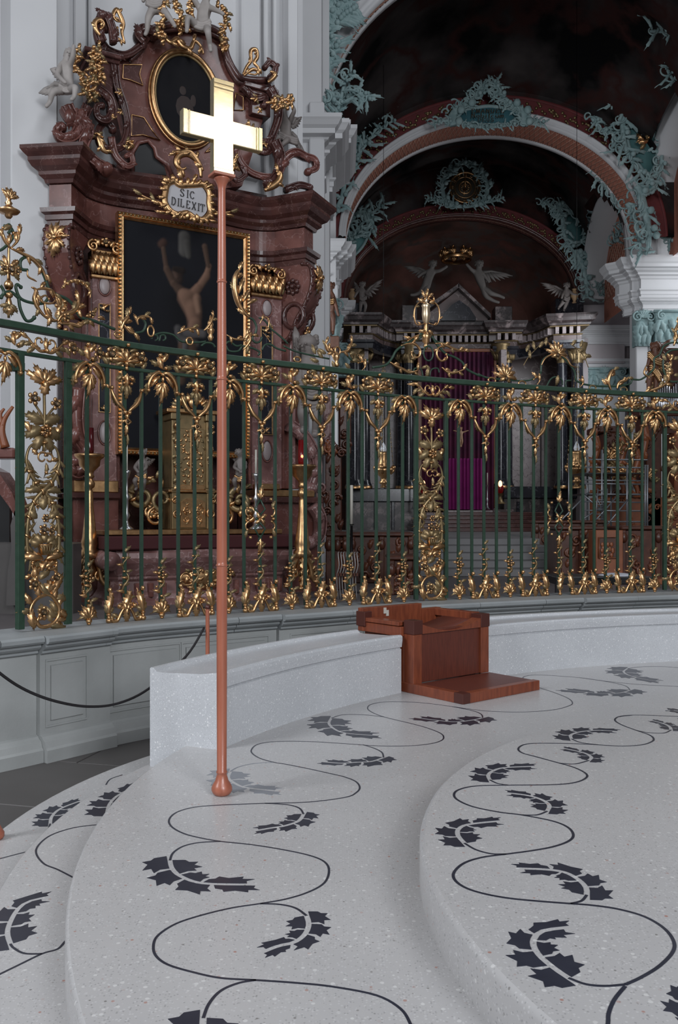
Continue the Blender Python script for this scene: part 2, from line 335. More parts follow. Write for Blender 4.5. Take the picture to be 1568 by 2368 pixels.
# ---- inlaid vines
INL = .0012
def vine(px, z, w=.0040, m=INK, name='vine_inlay', n=5):
    P = [gr(x, y, z) for x, y in cr([(a, b, 0) for a, b in px], n, False) and [(q.x, q.y) for q in cr([(a, b, 0) for a, b in px], n)]]
    mb = MB(); vs = []; N = len(P)
    for i in range(N):
        t = (P[min(i + 1, N - 1)] - P[max(i - 1, 0)]).normalized(); nn = V((-t.y, t.x, 0)) * w
        vs += [P[i] - nn - V((0, 0, .002)), P[i] - nn + V((0, 0, INL)), P[i] + nn + V((0, 0, INL)), P[i] + nn - V((0, 0, .002))]
    mb.add(vs, [(i * 4 + j, i * 4 + j + 1, i * 4 + 5 + j, i * 4 + 4 + j) for i in range(N - 1) for j in range(3)], False)
    return mb.obj(name, m, plat)
def wreath(branch, stem, z, m=INK, sz=1.0):
    if branch: vine(branch + stem[:1], z, .0042, m)
    P = [gr(x, y, z) for x, y in stem]; S = cr(P, 10); N = len(S)
    cum = [0]
    for a, b in zip(S, S[1:]): cum.append(cum[-1] + (b - a).length)
    Lt = cum[-1]
    def pt(s, nrm):
        s_ = min(max(s, 0), Lt); k = 0
        while k < N - 2 and cum[k + 1] < s_: k += 1
        t = (S[k + 1] - S[k]).normalized(); return S[k] + t * (s - cum[k]) + V((-t.y, t.x, 0)) * nrm
    cv = (S[N // 2] - S[0]).cross(S[-1] - S[N // 2]).z; out = -1 if cv > 0 else 1    # outer (convex) side
    jag = [(0, .0), (-.04, .55), (.10, .70), (.08, 1.08), (.38, .86), (.66, 1.12), (.72, .74), (1.0, .72), (.90, .40), (.98, .0)]
    for side, cells in ((out, [(-.10, .17, .27), (.20, .41, .28), (.44, .67, .23), (.70, 1.02, .155)]), (-out, [(.0, .31, .27), (.34, .57, .20), (.60, .95, .165)])):
        for a, b, h in cells:
            H = h * Lt * .70 * sz; a *= Lt; b *= Lt; g = .009; mb = MB()
            poly = []
            for u, q in jag: poly.append(pt(a + (b - a) * u + q * (b - a) * .20, side * (g + q * H)))
            low = [pt(a + (b - a) * (1 - k / 4), side * g) for k in range(0, 5)]
            poly = poly[1:-1] + low; n = len(poly)
            if side < 0: poly = poly[::-1]
            poly = poly[::-1] if (sum((poly[i].x * poly[(i + 1) % n].y - poly[(i + 1) % n].x * poly[i].y) for i in range(n)) < 0) else poly
            mb.add([(p.x, p.y, z - .002) for p in poly] + [(p.x, p.y, z + INL) for p in poly], [tuple(range(n, 2 * n))] + [(i, (i + 1) % n, (i + 1) % n + n, i + n) for i in range(n)], False)
            mb.obj('leaf_inlay', m, plat)
vine([(960, 2400), (949, 2368), (926, 2333), (870, 2302), (768, 2282), (680, 2273), (592, 2267), (510, 2262), (444, 2248), (388, 2231), (360, 2210), (355, 2185), (367, 2162), (408, 2136), (469, 2116), (536, 2100), (602, 2090), (663, 2079), (714, 2063), (750, 2042), (761, 2014), (750, 1993), (714, 1978), (648, 1964), (577, 1953), (510, 1946), (459, 1937), (423, 1927), (397, 1912), (391, 1896), (408, 1879), (449, 1867), (510, 1862), (612, 1858), (714, 1855), (799, 1844), (824, 1833), (832, 1821), (822, 1807), (794, 1796), (768, 1790), (714, 1778), (658, 1767), (633, 1763), (602, 1754), (584, 1743), (582, 1733), (597, 1721), (638, 1715), (714, 1715), (800, 1720), (873, 1725), (947, 1725), (996, 1720), (1020, 1713), (1026, 1705), (1018, 1695.5), (986, 1683), (947, 1672.5), (888, 1658), (859, 1646.5), (850, 1637), (861, 1628), (898, 1623), (971, 1625), (1045, 1634), (1094, 1641), (1143, 1645.5), (1216, 1646.5), (1280, 1641.6), (1314, 1633), (1324, 1626), (1314, 1615), (1280, 1601), (1246, 1590), (1218, 1578), (1209, 1569), (1218, 1563), (1251, 1561), (1339, 1567), (1407, 1576), (1480, 1583), (1580, 1588)], ZC, .0040)
vine([(1400, 2420), (1406, 2368), (1408, 2343), (1421, 2312), (1446, 2281)], ZD, .0047)
vine([(1446, 2277.5), (1482, 2261), (1523, 2236), (1554, 2205), (1559, 2180), (1538, 2149), (1492.5, 2121), (1431, 2103), (1370, 2094), (1319, 2090), (1253, 2085), (1176, 2077.5), (1115, 2066), (1074, 2052), (1051, 2034), (1051, 2016), (1074, 1996), (1115, 1983), (1171, 1975.5), (1227, 1968), (1278, 1958.7), (1314, 1946), (1326, 1932), (1314, 1914), (1278, 1899), (1207, 1885), (1156, 1878.6), (1094.5, 1866), (1059, 1850.5), (1050, 1838), (1061, 1826.5), (1100, 1818), (1176, 1816), (1278, 1815), (1329, 1810), (1355, 1799.5), (1355, 1789), (1329, 1775.5), (1293.5, 1765), (1242.5, 1751), (1207, 1741), (1199, 1730.6), (1217, 1721), (1263, 1719), (1355, 1721), (1431, 1725.5), (1482, 1723), (1508, 1715), (1511, 1707), (1500, 1699), (1471, 1689), (1437, 1676), (1422, 1665), (1437, 1656), (1486, 1654), (1590, 1658)], ZD, .0047)
W = [([(1339, 1567), (1407, 1577), (1446, 1586)], [(1457, 1596), (1436, 1602), (1396, 1604), (1350, 1600), (1302, 1595)], ZC),
     ([(1590, 1546), (1540, 1542), (1486, 1542)], [(1451, 1546), (1442, 1553.5), (1456, 1562), (1486, 1569.6), (1523, 1576)], ZC),
     ([(1045, 1634), (1094, 1644), (1113, 1652)], [(1116, 1660), (1094, 1665), (1055, 1669.5), (1011, 1666), (963, 1660)], ZC),
     ([(888, 1658), (840, 1653), (793, 1653)], [(766, 1661), (761, 1674), (777, 1688), (803, 1696), (872, 1701)], ZC),
     ([(839, 1722.5), (864, 1730), (883, 1740)], [(887, 1752), (859, 1761), (824, 1763), (790, 1765), (748, 1762)], ZC),
     ([(633, 1763), (587, 1766), (551, 1774)], [(533, 1784), (528, 1799.5), (546, 1813), (571, 1822), (645, 1830)], ZC, INK_GLARE),
     ([(612, 1858), (663, 1861), (692, 1869)], [(702, 1883), (690, 1899), (658, 1910), (627, 1915), (592, 1921)], ZC),
     ([(510, 1946), (459, 1949), (423, 1957.6), (400, 1973)], [(393, 1990), (398, 2008.6), (418, 2026.5), (470, 2043), (585, 2046)], ZC),
     ([(602, 2090), (648, 2092), (684, 2100.5)], [(709, 2118), (714, 2139), (704, 2162), (678.6, 2180), (643, 2188), (610, 2201)], ZC),
     ([(592, 2267), (551, 2274), (510, 2292), (483, 2322)], [(470, 2355), (470, 2390), (490, 2430), (560, 2470), (700, 2480)], ZC),
     ([(1446, 2277), (1401, 2280.6), (1355, 2276.5)], [(1315, 2262), (1280, 2238), (1245, 2207), (1233, 2178), (1253, 2154), (1314, 2145)], ZD),
     ([(1319, 2090), (1344.5, 2083.7)], [(1357, 2070), (1355, 2052), (1334, 2031.6), (1304, 2017), (1263, 2011), (1200, 2008.7)], ZD),
     ([(1171, 1975.5), (1135, 1974.5), (1100, 1965)], [(1074, 1950), (1059, 1932), (1061, 1917), (1084, 1906.6), (1155, 1899)], ZD),
     ([(1207, 1885), (1242.5, 1884.7)], [(1265.5, 1876), (1270.5, 1863), (1255, 1850.5), (1222, 1840), (1175, 1834)], ZD),
     ([(1176, 1816), (1150.6, 1812)], [(1133, 1803.6), (1129, 1794), (1138, 1784), (1166, 1775.5), (1235, 1772.5)], ZD),
     ([(1293.5, 1765), (1329, 1767)], [(1362, 1758.7), (1367.5, 1751), (1350, 1741), (1303, 1730.6)], ZD),
     ([(1388, 1723), (1344, 1717.5)], [(1322, 1709), (1320, 1700), (1339, 1693), (1378, 1689), (1425, 1691)], ZD),
     ([(1471, 1689), (1500, 1694.5), (1535, 1695.5)], [(1552, 1688), (1549, 1681), (1535, 1673.5), (1507, 1666)], ZD),
     ([], [(1600, 1668), (1600, 1655), (1575, 1646), (1545, 1641)], ZD),
     ([], [(1640, 2380), (1600, 2345), (1600, 2300), (1650, 2270)], ZD),
     ([(97, 2206), (56, 2205), (31, 2192)], [(24, 2183), (17, 2159), (23, 2134), (41, 2103), (66, 2085), (108, 2075)], ZB),
     ([], [(247, 1880), (254, 1858), (275, 1838), (320, 1815)], ZB),
     ([(110, 1925)], [(116, 1905), (120, 1888), (140, 1870), (186, 1852)], ZA)]
for w in W: wreath(*w[:3], *(w[3:] or (INK,)))
vine([(170, 2160), (151, 2177), (133, 2195), (97, 2206), (41, 2233), (0, 2253), (-40, 2275)], ZB, .0040)
vine([(250, 1905), (219, 1908), (168, 1915), (117, 1932), (89, 1955), (84, 1975), (102, 1998), (133, 2011), (172, 2031)], ZB, .0040)
vine([(245, 1815), (255, 1802), (283, 1792)], ZA, .0040)
vine([(-20, 1992), (0, 1986), (53, 1972), (80, 1966)], ZA, .0040)
# ---- curved bench
BC, BR = (4.227, 2.582), 5.354
bench = thing('curved_bench', 'long low curved bench of speckled white terrazzo rising from the platform edge', 'bench', (.5, 6.3, 0))
def bench_piece(a0, a1, n):
    path = arc(BC, BR, a0, a1, n)
    prof = [(0, ZB), (0, .735), (.010, .738), (.010, .746), (-.005, .75), (-.012, .80), (-.012, .822), (-.004, .832), (.01, .836), (.12, .822), (.37, .812), (.41, .815), (.43, .835), (.45, .836), (.456, .828), (.456, .0)]
    mb = MB(); mb.sweep(path, prof, flip=-1, caps=False); N = len(prof)
    for e in (0, n):
        v = [mb.v[e * N + j] for j in range(N)]; f = tuple(range(N)); mb.add(v, [f if e == 0 else f[::-1]], False)
    mb.obj('bench_section', TZB, bench)
bench_piece(155.6, 134.9, 34); bench_piece(125.6, 86, 44)
# ---- wooden seat block let into the bench
L_ = V((.462, 6.446, 0)); K_ = V((.8192, 5.987, 0)); uR = (V((1.4539, 6.51, 0)) - K_).normalized(); uB = (L_ - K_).normalized()
uB = V((-uR.y, uR.x, 0)) 
SW, SD = .81, .45
seat = thing('wooden_seat_block', 'red-brown mahogany seat with concave top and footboard set into the white bench', 'seat', K_ + V((0, 0, ZC)))
SM = MX(((uR.x, uB.x, 0, K_.x), (uR.y, uB.y, 0, K_.y), (0, 0, 1, ZC), (0, 0, 0, 1)))   # x along front, y to the back
def sp(name, m, fn, **k):
    mb = MB(); mb.M = SM; fn(mb); return mb.obj(name, m, seat, **k)
def _foot(mb): mb.bbox(.06, SW, .0, SD, .012, .067, .003)
sp('footboard', SEATP, _foot)
sp('footboard_edge', SEATW, lambda b: (b.bbox(.07, SW + .006, -.03, .03, 0, .070, .003)))
sp('footboard_edge', SEATW, lambda b: (b.bbox(-.006, .055, .055, SD + .2, 0, .070, .003)))
sp('corner_joint', SEATD, lambda b: (b.bbox(-.006, .07, -.03, .055, 0, .071, .003)), label='dark end-grain corner joint')
sp('front_panel', SEATP, lambda b: (b.bbox(.08, SW - .09, SD + .02, SD + .06, .067, .44, .002)))
for x0, x1 in ((0, .085), (SW - .09, SW)): sp('corner_post', SEATW, lambda b: (b.bbox(x0, x1, SD, SD + .10, .067 if x0 else 0, .42, .003)))
for x0, x1 in ((0, .085), (SW - .09, SW)): sp('post_head', SEATD, lambda b: (b.bbox(x0 - .004, x1 + .004, SD - .006, SD + .10, .42, .52, .003)), label='dark end-grain block at the top corner')
def _rail(mb):
    n = 12; top = [(.085 + (SW - .175) * i / n, .49 - .065 * math.sin(PI * i / n)) for i in range(n + 1)]
    mb.prism(top[::-1] + [(.085, .42), (SW - .09, .42)], SD, SD + .09)
sp('front_rail', SEATW, _rail)
def _curve(mb):
    n = 12; vs = []
    for i in range(n + 1):
        x = .03 + (SW - .06) * i / n; z = .485 - .062 * math.sin(PI * i / n)
        vs += [(x, SD + .05, z), (x, SD + .42, z), (x, SD + .42, z - .03), (x, SD + .05, z - .03)]
    mb.add(vs, [(i * 4 + j, i * 4 + (j + 1) % 4, i * 4 + 4 + (j + 1) % 4, i * 4 + 4 + j) for i in range(n) for j in range(4)], True)
sp('curved_seat_board', SEATP, _curve)
sp('side_panel', SEATW, lambda b: (b.bbox(0, .05, SD + .10, SD + .53, 0, .40, .003)))
sp('side_panel', SEATW, lambda b: (b.bbox(SW - .05, SW, SD + .10, SD + .53, 0, .48, .003)))
sp('side_rail', SEATW, lambda b: (b.bbox(-.03, .07, SD + .10, SD + .57, .40, .47, .003), b.bbox(-.035, .055, SD + .12, SD + .55, .475, .505, .003)))
sp('side_rail', SEATW, lambda b: (b.bbox(SW - .075, SW + .006, SD + .10, SD + .57, .47, .525, .003)))
sp('back_board', SEATW, lambda b: (b.bbox(-.035, SW - .22, SD + .51, SD + .57, .40, .575, .003), b.bbox(SW - .23, SW, SD + .51, SD + .57, .40, .53, .003)))
sp('back_corner', SEATD, lambda b: (b.bbox(-.045, .03, SD + .48, SD + .58, .44, .55, .003)), label='dark end-grain corner')
sp('inlay_plaque', CANDLE, lambda b: (b.box(.175, .20, SD + .504, SD + .51, .52, .565), b.box(.20, .225, SD + .504, SD + .51, .50, .545)), label='small pale and dark inlaid plaque')
# ---- processional cross
CX = gr(513, 1838, ZC)
cross = thing('processional_cross', 'tall processional cross, polished brass cross on a slender reddish wooden pole', 'cross', CX)
mb = MB()
def pz(py): return CZ - (py - HY) / F * CX.y
mb.lathe([(.0, 0), (.030, .0), (.040, .008), (.047, .022), (.047, .034), (.041, .048), (.030, .066), (.024, .088), (.022, .098), (.025, .101), (.025, .107), (.022, .111), (.0235, .5), (.024, .9), (.0235, pz(1310) - ZC)], 28, CX)
mb.obj('pole', POLE, cross)
for a, b in ((1310, 880), (880, 655), (655, 460)):
    mb = MB(); z0, z1 = pz(a) - ZC, pz(b) - ZC; r = {1310: .0225, 880: .0205, 655: .0185}[a]
    mb.lathe([(r + .001, z0), (r + .0045, z0 + .003), (r + .0045, z0 + .008), (r + .001, z0 + .011), (r + .001, z0 + .02), (r, (z0 + z1) / 2), (r - .0015, z1)], 28, CX); mb.obj('pole', POLE, cross)
mb = MB(); zt = pz(410) - ZC; z0 = pz(460) - ZC
mb.lathe([(.0165, z0), (.017, zt - .055), (.021, zt - .035), (.030, zt - .018), (.036, zt - .012), (.036, zt - .006), (.030, zt - .004), (.0, zt - .004)], 28, CX)
mb.obj('pole_cap', POLE, cross)
ca = math.radians(32)
CM = MX.Translation((CX.x, CX.y, 0)) @ RZ(ca)
mb = MB(); mb.M = CM; mb.bbox(-.052, .052, -.036, .036, pz(411), pz(404), .002); mb.obj('square_collar', POLE, cross)
mb = MB(); mb.M = CM
zb, ztp = pz(404), pz(190); zc0, zc1 = pz(332), pz(278)
a = .05; W2 = .195; d = .019
outl = [(-a, zb), (a, zb), (a, zc0), (W2, zc0), (W2, zc1), (a, zc1), (a, ztp), (-a, ztp), (-a, zc1), (-W2, zc1), (-W2, zc0), (-a, zc0)]
def ins(P, k):
    o = []; n = len(P)
    for i in range(n):
        p, q, r = V(P[i - 1]), V(P[i]), V(P[(i + 1) % n]); t1 = (q - p).normalized(); t2 = (r - q).normalized()
        n1 = V((-t1.y, t1.x)); n2 = V((-t2.y, t2.x)); o.append(tuple(q + (n1 + n2) * k))
    return o
n = 12; I = ins(outl, .003)
vs = [(x, -d, z) for x, z in I] + [(x, -d + .003, z) for x, z in outl] + [(x, d - .003, z) for x, z in outl] + [(x, d, z) for x, z in I]
mb.add(vs, [tuple(range(n)), tuple(range(4 * n - 1, 3 * n - 1, -1))] + [(k * n + i, (k + 1) * n + i, (k + 1) * n + (i + 1) % n, k * n + (i + 1) % n) for k in range(3) for i in range(n)], False)
mb.obj('brass_cross', BRASS, cross)
for nm, (x0, x1, z0, z1) in (('end_moulding', (-a, a, ztp - .020, ztp)), ('end_moulding', (-a, a, ztp - .040, ztp - .028)), ('end_moulding', (-a, a, zb, zb + .018)), ('end_moulding', (-W2, -W2 + .02, zc0, zc1)), ('end_moulding', (W2 - .02, W2, zc0, zc1)), ('end_moulding', (-W2 + .026, -W2 + .032, zc0, zc1)), ('end_moulding', (W2 - .032, W2 - .026, zc0, zc1))):
    mb = MB(); mb.M = CM; mb.bbox(x0 - .001, x1 + .001, -d - .005, -d + .002, z0 - .001, z1 + .001, .0025); mb.obj(nm, BRASS, cross)
# ---- rope barrier
def stanchion(x, y, h, lab, grp):
    t = thing('rope_stanchion', lab, 'rope post', (x, y, 0 if h > .95 else ZA), grp); z = parent_loc(t).z
    mb = MB(); mb.lathe([(0, 0), (.035, 0), (.042, .012), (.042, .03), (.03, .05), (.018, .075), (.015, .09), (.014, h)], 16, (x, y, z)); mb.obj('post', POLE, t)
    mb = MB(); mb.lathe([(.014, h - .02), (.018, h - .015), (.018, h), (.010, h + .012), (0, h + .014)], 14, (x, y, z)); mb.obj('cap', SEATD, t)
    mb = MB(); mb.tube([(x - .03, y, z + h - .01), (x, y, z + h - .005), (x + .02, y, z + h - .01)], .006, 6); mb.obj('hook', BLACK, t)
    return V((x, y, z + h))
S1 = at(480, 1449, 6.10); s1 = stanchion(S1.x, S1.y, S1.z, 'slim wooden rope post behind the bench end and the tall cross pole', None)
s0 = gr(-11, 1940, ZA); s0 = stanchion(s0.x, s0.y, .93, 'wooden rope post whose round foot stands at the left edge of the picture', None)
mb = MB(); pts = cr([at(-60, 1500, 4.6), at(0, 1557, 4.7), at(60, 1596, 4.85), at(130, 1622, 5.0), at(205, 1634, 5.2), at(275, 1626, 5.4), at(345, 1592, 5.6), at(430, 1518, 5.9), at(472, 1452, 6.09)], 6)
mb.tube(pts, .008, 8); tag(mb.obj('barrier_rope', ROPE), 'black barrier rope sagging in front of the grey stone plinth', 'rope')
# ================================================================ stone plinth and wrought-iron screen
FP = cr([(-3.05, 5.45, 0), (-2.70, 5.78, 0), (-2.35, 6.15, 0), (-1.71, 6.90, 0), (-.96, 7.48, 0), (-.406, 7.85, 0), (.30, 8.33, 0), (1.18, 8.80, 0), (2.58, 9.42, 0), (3.80, 9.80, 0), (5.4, 10.1, 0)], 12)
ZP = .87                                               # plinth top
def fhit(px):
    """point and tangent of the screen's plan line on the sight line of a picture column"""
    k = (px - HX) / F
    for a, b in zip(FP, FP[1:]):
        fa, fb = a.x - k * a.y, b.x - k * b.y
        if fa <= 0 <= fb:
            t = fa / (fa - fb); p = a + (b - a) * t; return V((p.x, p.y, 0)), (b - a).normalized()
    return (V(FP[0]), (FP[1] - FP[0]).normalized()) if k < 0 else (V(FP[-1]), (FP[-1] - FP[-2]).normalized())
def ff(px, py, out=0.):                                # picture point -> point on the screen surface
    p, t = fhit(px); n = V((t.y, -t.x, 0)); Y = p.y
    q = V(((px - HX) / F * Y, Y, CZ - (py - HY) / F * Y)); return q + n * out
def fm(px, z=None, py=None, out=0., rot=0., s=1.):     # frame on the screen: x along, y up, z to the viewer
    p, t = fhit(px); n = V((t.y, -t.x, 0))
    if py is not None: z = CZ - (py - HY) / F * p.y
    o = V((p.x, p.y, z)) + n * out
    return MX(((t.x, 0, n.x, o.x), (t.y, 0, n.y, o.y), (0, 1, 0, o.z), (0, 0, 0, 1))) @ RZ(rot) @ SCL(s)
def sub(px0, px1, n=24): return [fhit(px0 + (px1 - px0) * i / n)[0] for i in range(n + 1)]
# ---- plinth
pl = thing('stone_plinth', 'weathered grey stone plinth with moulded cap and raised panels under the iron screen', 'plinth', (-1.5, 6.8, 0))
pl_sections = [(-200, 46, .0), (46, 210, .04), (210, 612, .0), (612, 1300, .05), (1300, 1800, .09)]
for i, (a, b, e) in enumerate(pl_sections):
    path = sub(a, b, 20)
    mb = MB(); mb.sweep(path, [(-.25, 0), (.30 + e, 0), (.30 + e, .085), (.285 + e, .10), (.27 + e, .14), (.245 + e, .155), (.235 + e, .17), (.21 + e, .18), (.21 + e, .735), (-.25, .735)], smooth=False); mb.obj('plinth_body', STONE, pl)
    d = 150 if a < 700 else 120; k = a                 # cap stones with open joints
    while k < b - 5:
        k2 = min(k + d, b)
        mb = MB(); mb.sweep(sub(k + .6, k2 - .6, 6), [(-.25, .735), (.22 + e, .735), (.235 + e, .745), (.235 + e, .76), (.26 + e, .775), (.275 + e, .79), (.275 + e, .81), (.305 + e, .815), (.32 + e, .83), (.32 + e, .855), (.305 + e, .87), (-.25, .87)], smooth=False); mb.obj('cap_stone', STONE2, pl)
        k = k2
for a, b in ((62, 150), (218, 385), (395, 590), (640, 800)):   # raised panels with sunk fillets
    for nm, (z0, z1, q0, q1, o0, o1) in (('raised_panel', (.26, .66, 14, -14, .212, .226)),):
        mb = MB(); p = sub(a + q0 * .5, b + q1 * .5, 8); ee = .04 if b < 210 else (.05 if a > 612 else 0)
        mb.sweep(p, [(o0 + ee - .02, z0), (o1 + ee, z0 + .012), (o1 + ee, z1 - .012), (o0 + ee - .02, z1)]); mb.obj(nm, STONE, pl)
    ee = .04 if b < 210 else (.05 if a > 612 else 0)
    for z0, z1 in ((.225, .238), (.682, .695)):
        mb = MB(); mb.sweep(sub(a - 4, b + 4, 8), [(.20 + ee, z0), (.219 + ee, z0), (.219 + ee, z1), (.20 + ee, z1)]); mb.obj('panel_fillet', STONE, pl)
    for xx in (a - 4, b + 2):
        mb = MB(); mb.sweep(sub(xx, xx + 3, 1), [(.20 + ee, .238), (.219 + ee, .238), (.219 + ee, .682), (.20 + ee, .682)]); mb.obj('panel_fillet', STONE, pl)
# ---- ornament meshes: local x right, y up, z to the viewer
GM = [GOLD, GOLD2, GOLDD]
def om(name, fn, mats=GM): mb = MB(); fn(mb); return mb.mesh(name, mats)
def lf(mb, x, y, a, L, W, curl=.5, bend=0., m=0, lobes=4, z=0., tip=0., mir=1):
    o = mb.M; mb.M = o @ TR(x, y, z) @ RZ(-a) @ SCL(mir, 1, 1); mb.m = m; mb.leaf(L, W, curl, lobes, .28, bend, tip); mb.M = o; mb.m = 0
LF0 = lf
def rose(mb, x, y, r, z=0., petals=5, a0=0.):
    o = mb.M
    for k in range(petals):
        a = a0 + 2 * PI * k / petals; mb.m = 0
        mb.ell((x + r * .68 * math.cos(a), y + r * .68 * math.sin(a), z + .1 * r), (r * .40, r * .40, r * .22), 7, 4)
    mb.m = 2; mb.M = o @ TR(x, y, z + .1 * r); mb.lathe([(r * .22, .30 * r), (r * .34, .42 * r), (r * .48, .34 * r), (r * .52, .05 * r)], 9)
    mb.m = 1; mb.lathe([(r * .26, .30 * r), (r * .30, .46 * r), (r * .20, .34 * r)], 8); mb.m = 0
    mb.M = o; mb.ell((x, y, z + .48 * r), r * .15, 6, 4)
def swirl(mb, c, r0, r1, a0, turns, w0, w1, m=0, z=0., n=18, ball=True):
    P = [(x, y, z) for x, y, _ in spiral(c, r0, r1, a0, turns, n)]
    mb.m = m; mb.tube(P, [w0 + (w1 - w0) * i / n for i in range(n + 1)], 6, .75, True, (0, 0, 1))
    if ball: mb.ell(P[-1], w1 * 1.9, 7, 5)
    mb.m = 0; return P
# frieze spray between the rails: five leaves fanning up, bell beneath (height .20)
def _spray(mb):
    for a, L, W, b in ((0, .125, .055, 0), (.62, .13, .05, .35), (-.62, .13, .05, .35), (1.25, .135, .048, .5), (-1.25, .135, .048, .5)):
        lf(mb, 0, .06, a, L, W, .7, b * .5, 0, 4, .012, 0, 1 if a >= 0 else -1)
    for s in (1, -1): lf(mb, 0, .06, s * 1.75, .09, .05, .6, .3, 1, 3, 0, 0, s)
    for s in (1, -1): lf(mb, s * .06, .045, s * 1.1, .12, .06, .6, .2, 1, 4, -.004, 0, s); lf(mb, s * .03, .14, s * .9, .09, .05, .6, .2, 1, 3, -.004, 0, s); lf(mb, s * .13, .02, s * .2, .08, .05, .5, .2, 1, 3, -.004, 0, s)
    mb.ell((0, .045, .015), (.018, .022, .016)); mb.ell((0, .01, .012), (.013, .018, .012)); mb.ell((0, .185, .035), .014)
SPRAY = om('leaf_spray', _spray)
def _rose(mb): rose(mb, 0, 0, .047)
ROSE = om('rosette', _rose)
def _bud(mb):
    lf(mb, 0, -.05, -.35, .10, .05, .6, .2, 0, 3, .01); lf(mb, 0, -.01, .5, .085, .045, .6, .2, 0, 3, .016); lf(mb, .01, -.05, 1.2, .07, .04, .5, .2, 1, 3)
    mb.ell((-.012, .035, .02), .014); mb.ell((.02, -.045, .02), .013); lf(mb, -.01, -.02, -1.4, .07, .045, .5, .2, 1, 3)
BUD = om('leaf_cluster', _bud)
# hanging fan at the head of every second bar, with side scrolls
def _fan(mb):
    for s in (1, -1):
        P = cr([(0, -.01, .012), (s * .035, .004, .02), (s * .085, -.028, .02), (s * .115, -.085, .02), (s * .118, -.125, .018)], 5); mb.m = 0
        mb.tube(P, [.010 + .006 * math.sin(PI * i / (len(P) - 1)) for i in range(len(P))], 6, .8)
        mb.ell((s * .118, -.13, .02), .015); lf(mb, s * .05, -.005, s * 1.9, .10, .05, .6, .2, 1, 4, .005, 0, s)
        lf(mb, s * .11, -.07, s * 2.8, .10, .05, .6, .2, 1, 4, .005, 0, s); lf(mb, s * .02, -.02, s * 2.2, .12, .045, .5, .2, 0, 4, .02, 0, s)
    mb.ell((0, -.01, .025), (.020, .015, .015)); mb.ell((0, -.045, .022), (.012, .022, .012))
    for a, L in ((PI, .17), (PI - .42, .12), (PI + .42, .12), (PI - .8, .09), (PI + .8, .09)): lf(mb, 0, -.065, a, L, .05, .45, .1, 0, 4, .02)
FAN = om('hanging_acanthus', _fan)
# swag under the frieze sprays: two scrolls falling to a knob and a drop
def _swag(mb):
    for s in (1, -1):
        P = cr([(s * .125, -.15, .01), (s * .115, -.19, .016), (s * .085, -.245, .02), (s * .04, -.285, .02), (s * .012, -.31, .02)], 5)
        mb.tube(P, [.008 + .010 * math.sin(PI * i / (len(P) - 1)) for i in range(len(P))], 6, .8)
        mb.ell((s * .124, -.145, .018), .017); mb.ell((s * .018, -.318, .022), .018)
        lf(mb, s * .11, -.19, s * 3.5, .10, .045, .5, .1, 1, 4, .004, 0, s); lf(mb, s * .13, -.15, s * .9, .05, .035, .5, .1, 0, 3)
        lf(mb, s * .02, -.05, s * 1.9, .075, .05, .5, .2, 1, 3, .01, 0, s); lf(mb, s * .01, -.11, s * 2.5, .08, .045, .5, .2, 1, 3, .01, 0, s)
        mb.ell((s * .038, -.07, .03), .017); mb.ell((s * .03, -.105, .03), .013)
    lf(mb, 0, -.03, PI, .12, .055, .5, 0, 0, 4, .022); lf(mb, 0, -.11, PI, .12, .05, .5, 0, 1, 4, .016)
    mb.ell((0, -.345, .02), (.018, .024, .016)); mb.m = 2; mb.tube([(0, -.385, .02), (0, -.385, .034)], .020, 10); mb.m = 0
    swirl(mb, (0, -.385), .018, .018, 0, 1, .007, .007, 0, .03, 12, False)
    for s in (1, -1): lf(mb, 0, -.375, s * 1.7, .05, .028, .5, .2, 0, 3, .02, 0, s)
    lf(mb, 0, -.40, PI, .10, .04, .5, .1, 0, 4, .02); lf(mb, .004, -.47, PI - .2, .10, .03, .4, .2, 1, 3, .016)
SWAG = om('scroll_swag', _swag)
# feet
def _foot1(mb):
    lf(mb, -.004, .045, .15, .15, .07, .5, .12, 0, 5, .012); lf(mb, .0, .05, -.5, .075, .045, .5, .2, 1, 3, .01); lf(mb, .0, .05, .75, .06, .04, .5, .2, 1, 3, .01)
    mb.ell((.005, .19, .02), .016); mb.ell((0, .045, .012), (.018, .010, .016)); mb.ell((0, .028, .012), (.013, .014, .013)); mb.ell((0, .010, .014), (.022, .016, .02))
FOOT = om('acanthus_foot', _foot1)
def _foot2(mb):
    for a in (-.9, -.45, 0, .45, .9): lf(mb, 0, .03, a, .115 - .025 * abs(a), .045, .8, .0, 0, 4, .012)
    for s in (1, -1): lf(mb, 0, .045, s * 1.25, .08, .028, .9, .5, 1, 3, .01, 0, s)
    mb.lathe([(0, 0)], 4) if 0 else None; mb.ell((0, .02, .012), (.022, .016, .018)); mb.ell((0, .004, .012), (.015, .008, .014))
FOOTF = om('fan_foot', _foot2)
def _foot3(mb):
    lf(mb, 0, .085, PI, .10, .065, .4, 0, 0, 5, .022); lf(mb, 0, .06, .4, .07, .05, .5, .1, 0, 3, .02); lf(mb, 0, .06, -.4, .07, .05, .5, .1, 0, 3, .02)
    for s in (1, -1):
        P = cr([(s * .115, .022, .012), (s * .10, .005, .014), (s * .07, .010, .016), (s * .05, .045, .018), (s * .025, .08, .018)], 5)
        mb.tube(P, [.016 - .006 * i / (len(P) - 1) for i in range(len(P))], 6, .8); mb.ell((s * .058, .095, .02), .017); swirl(mb, (s * .04, .09), .026, .006, PI * (0 if s > 0 else 1), s * .8, .008, .006, 0, .016, 12)
        lf(mb, s * .06, .02, s * .8, .06, .035, .5, .2, 1, 3, .01, 0, s); lf(mb, s * .10, .0, s * .2, .05, .035, .5, .2, 1, 3, .01, 0, s)
    mb.m = 2; mb.ell((0, .05, .035), (.006, .014, .006)); mb.m = 0
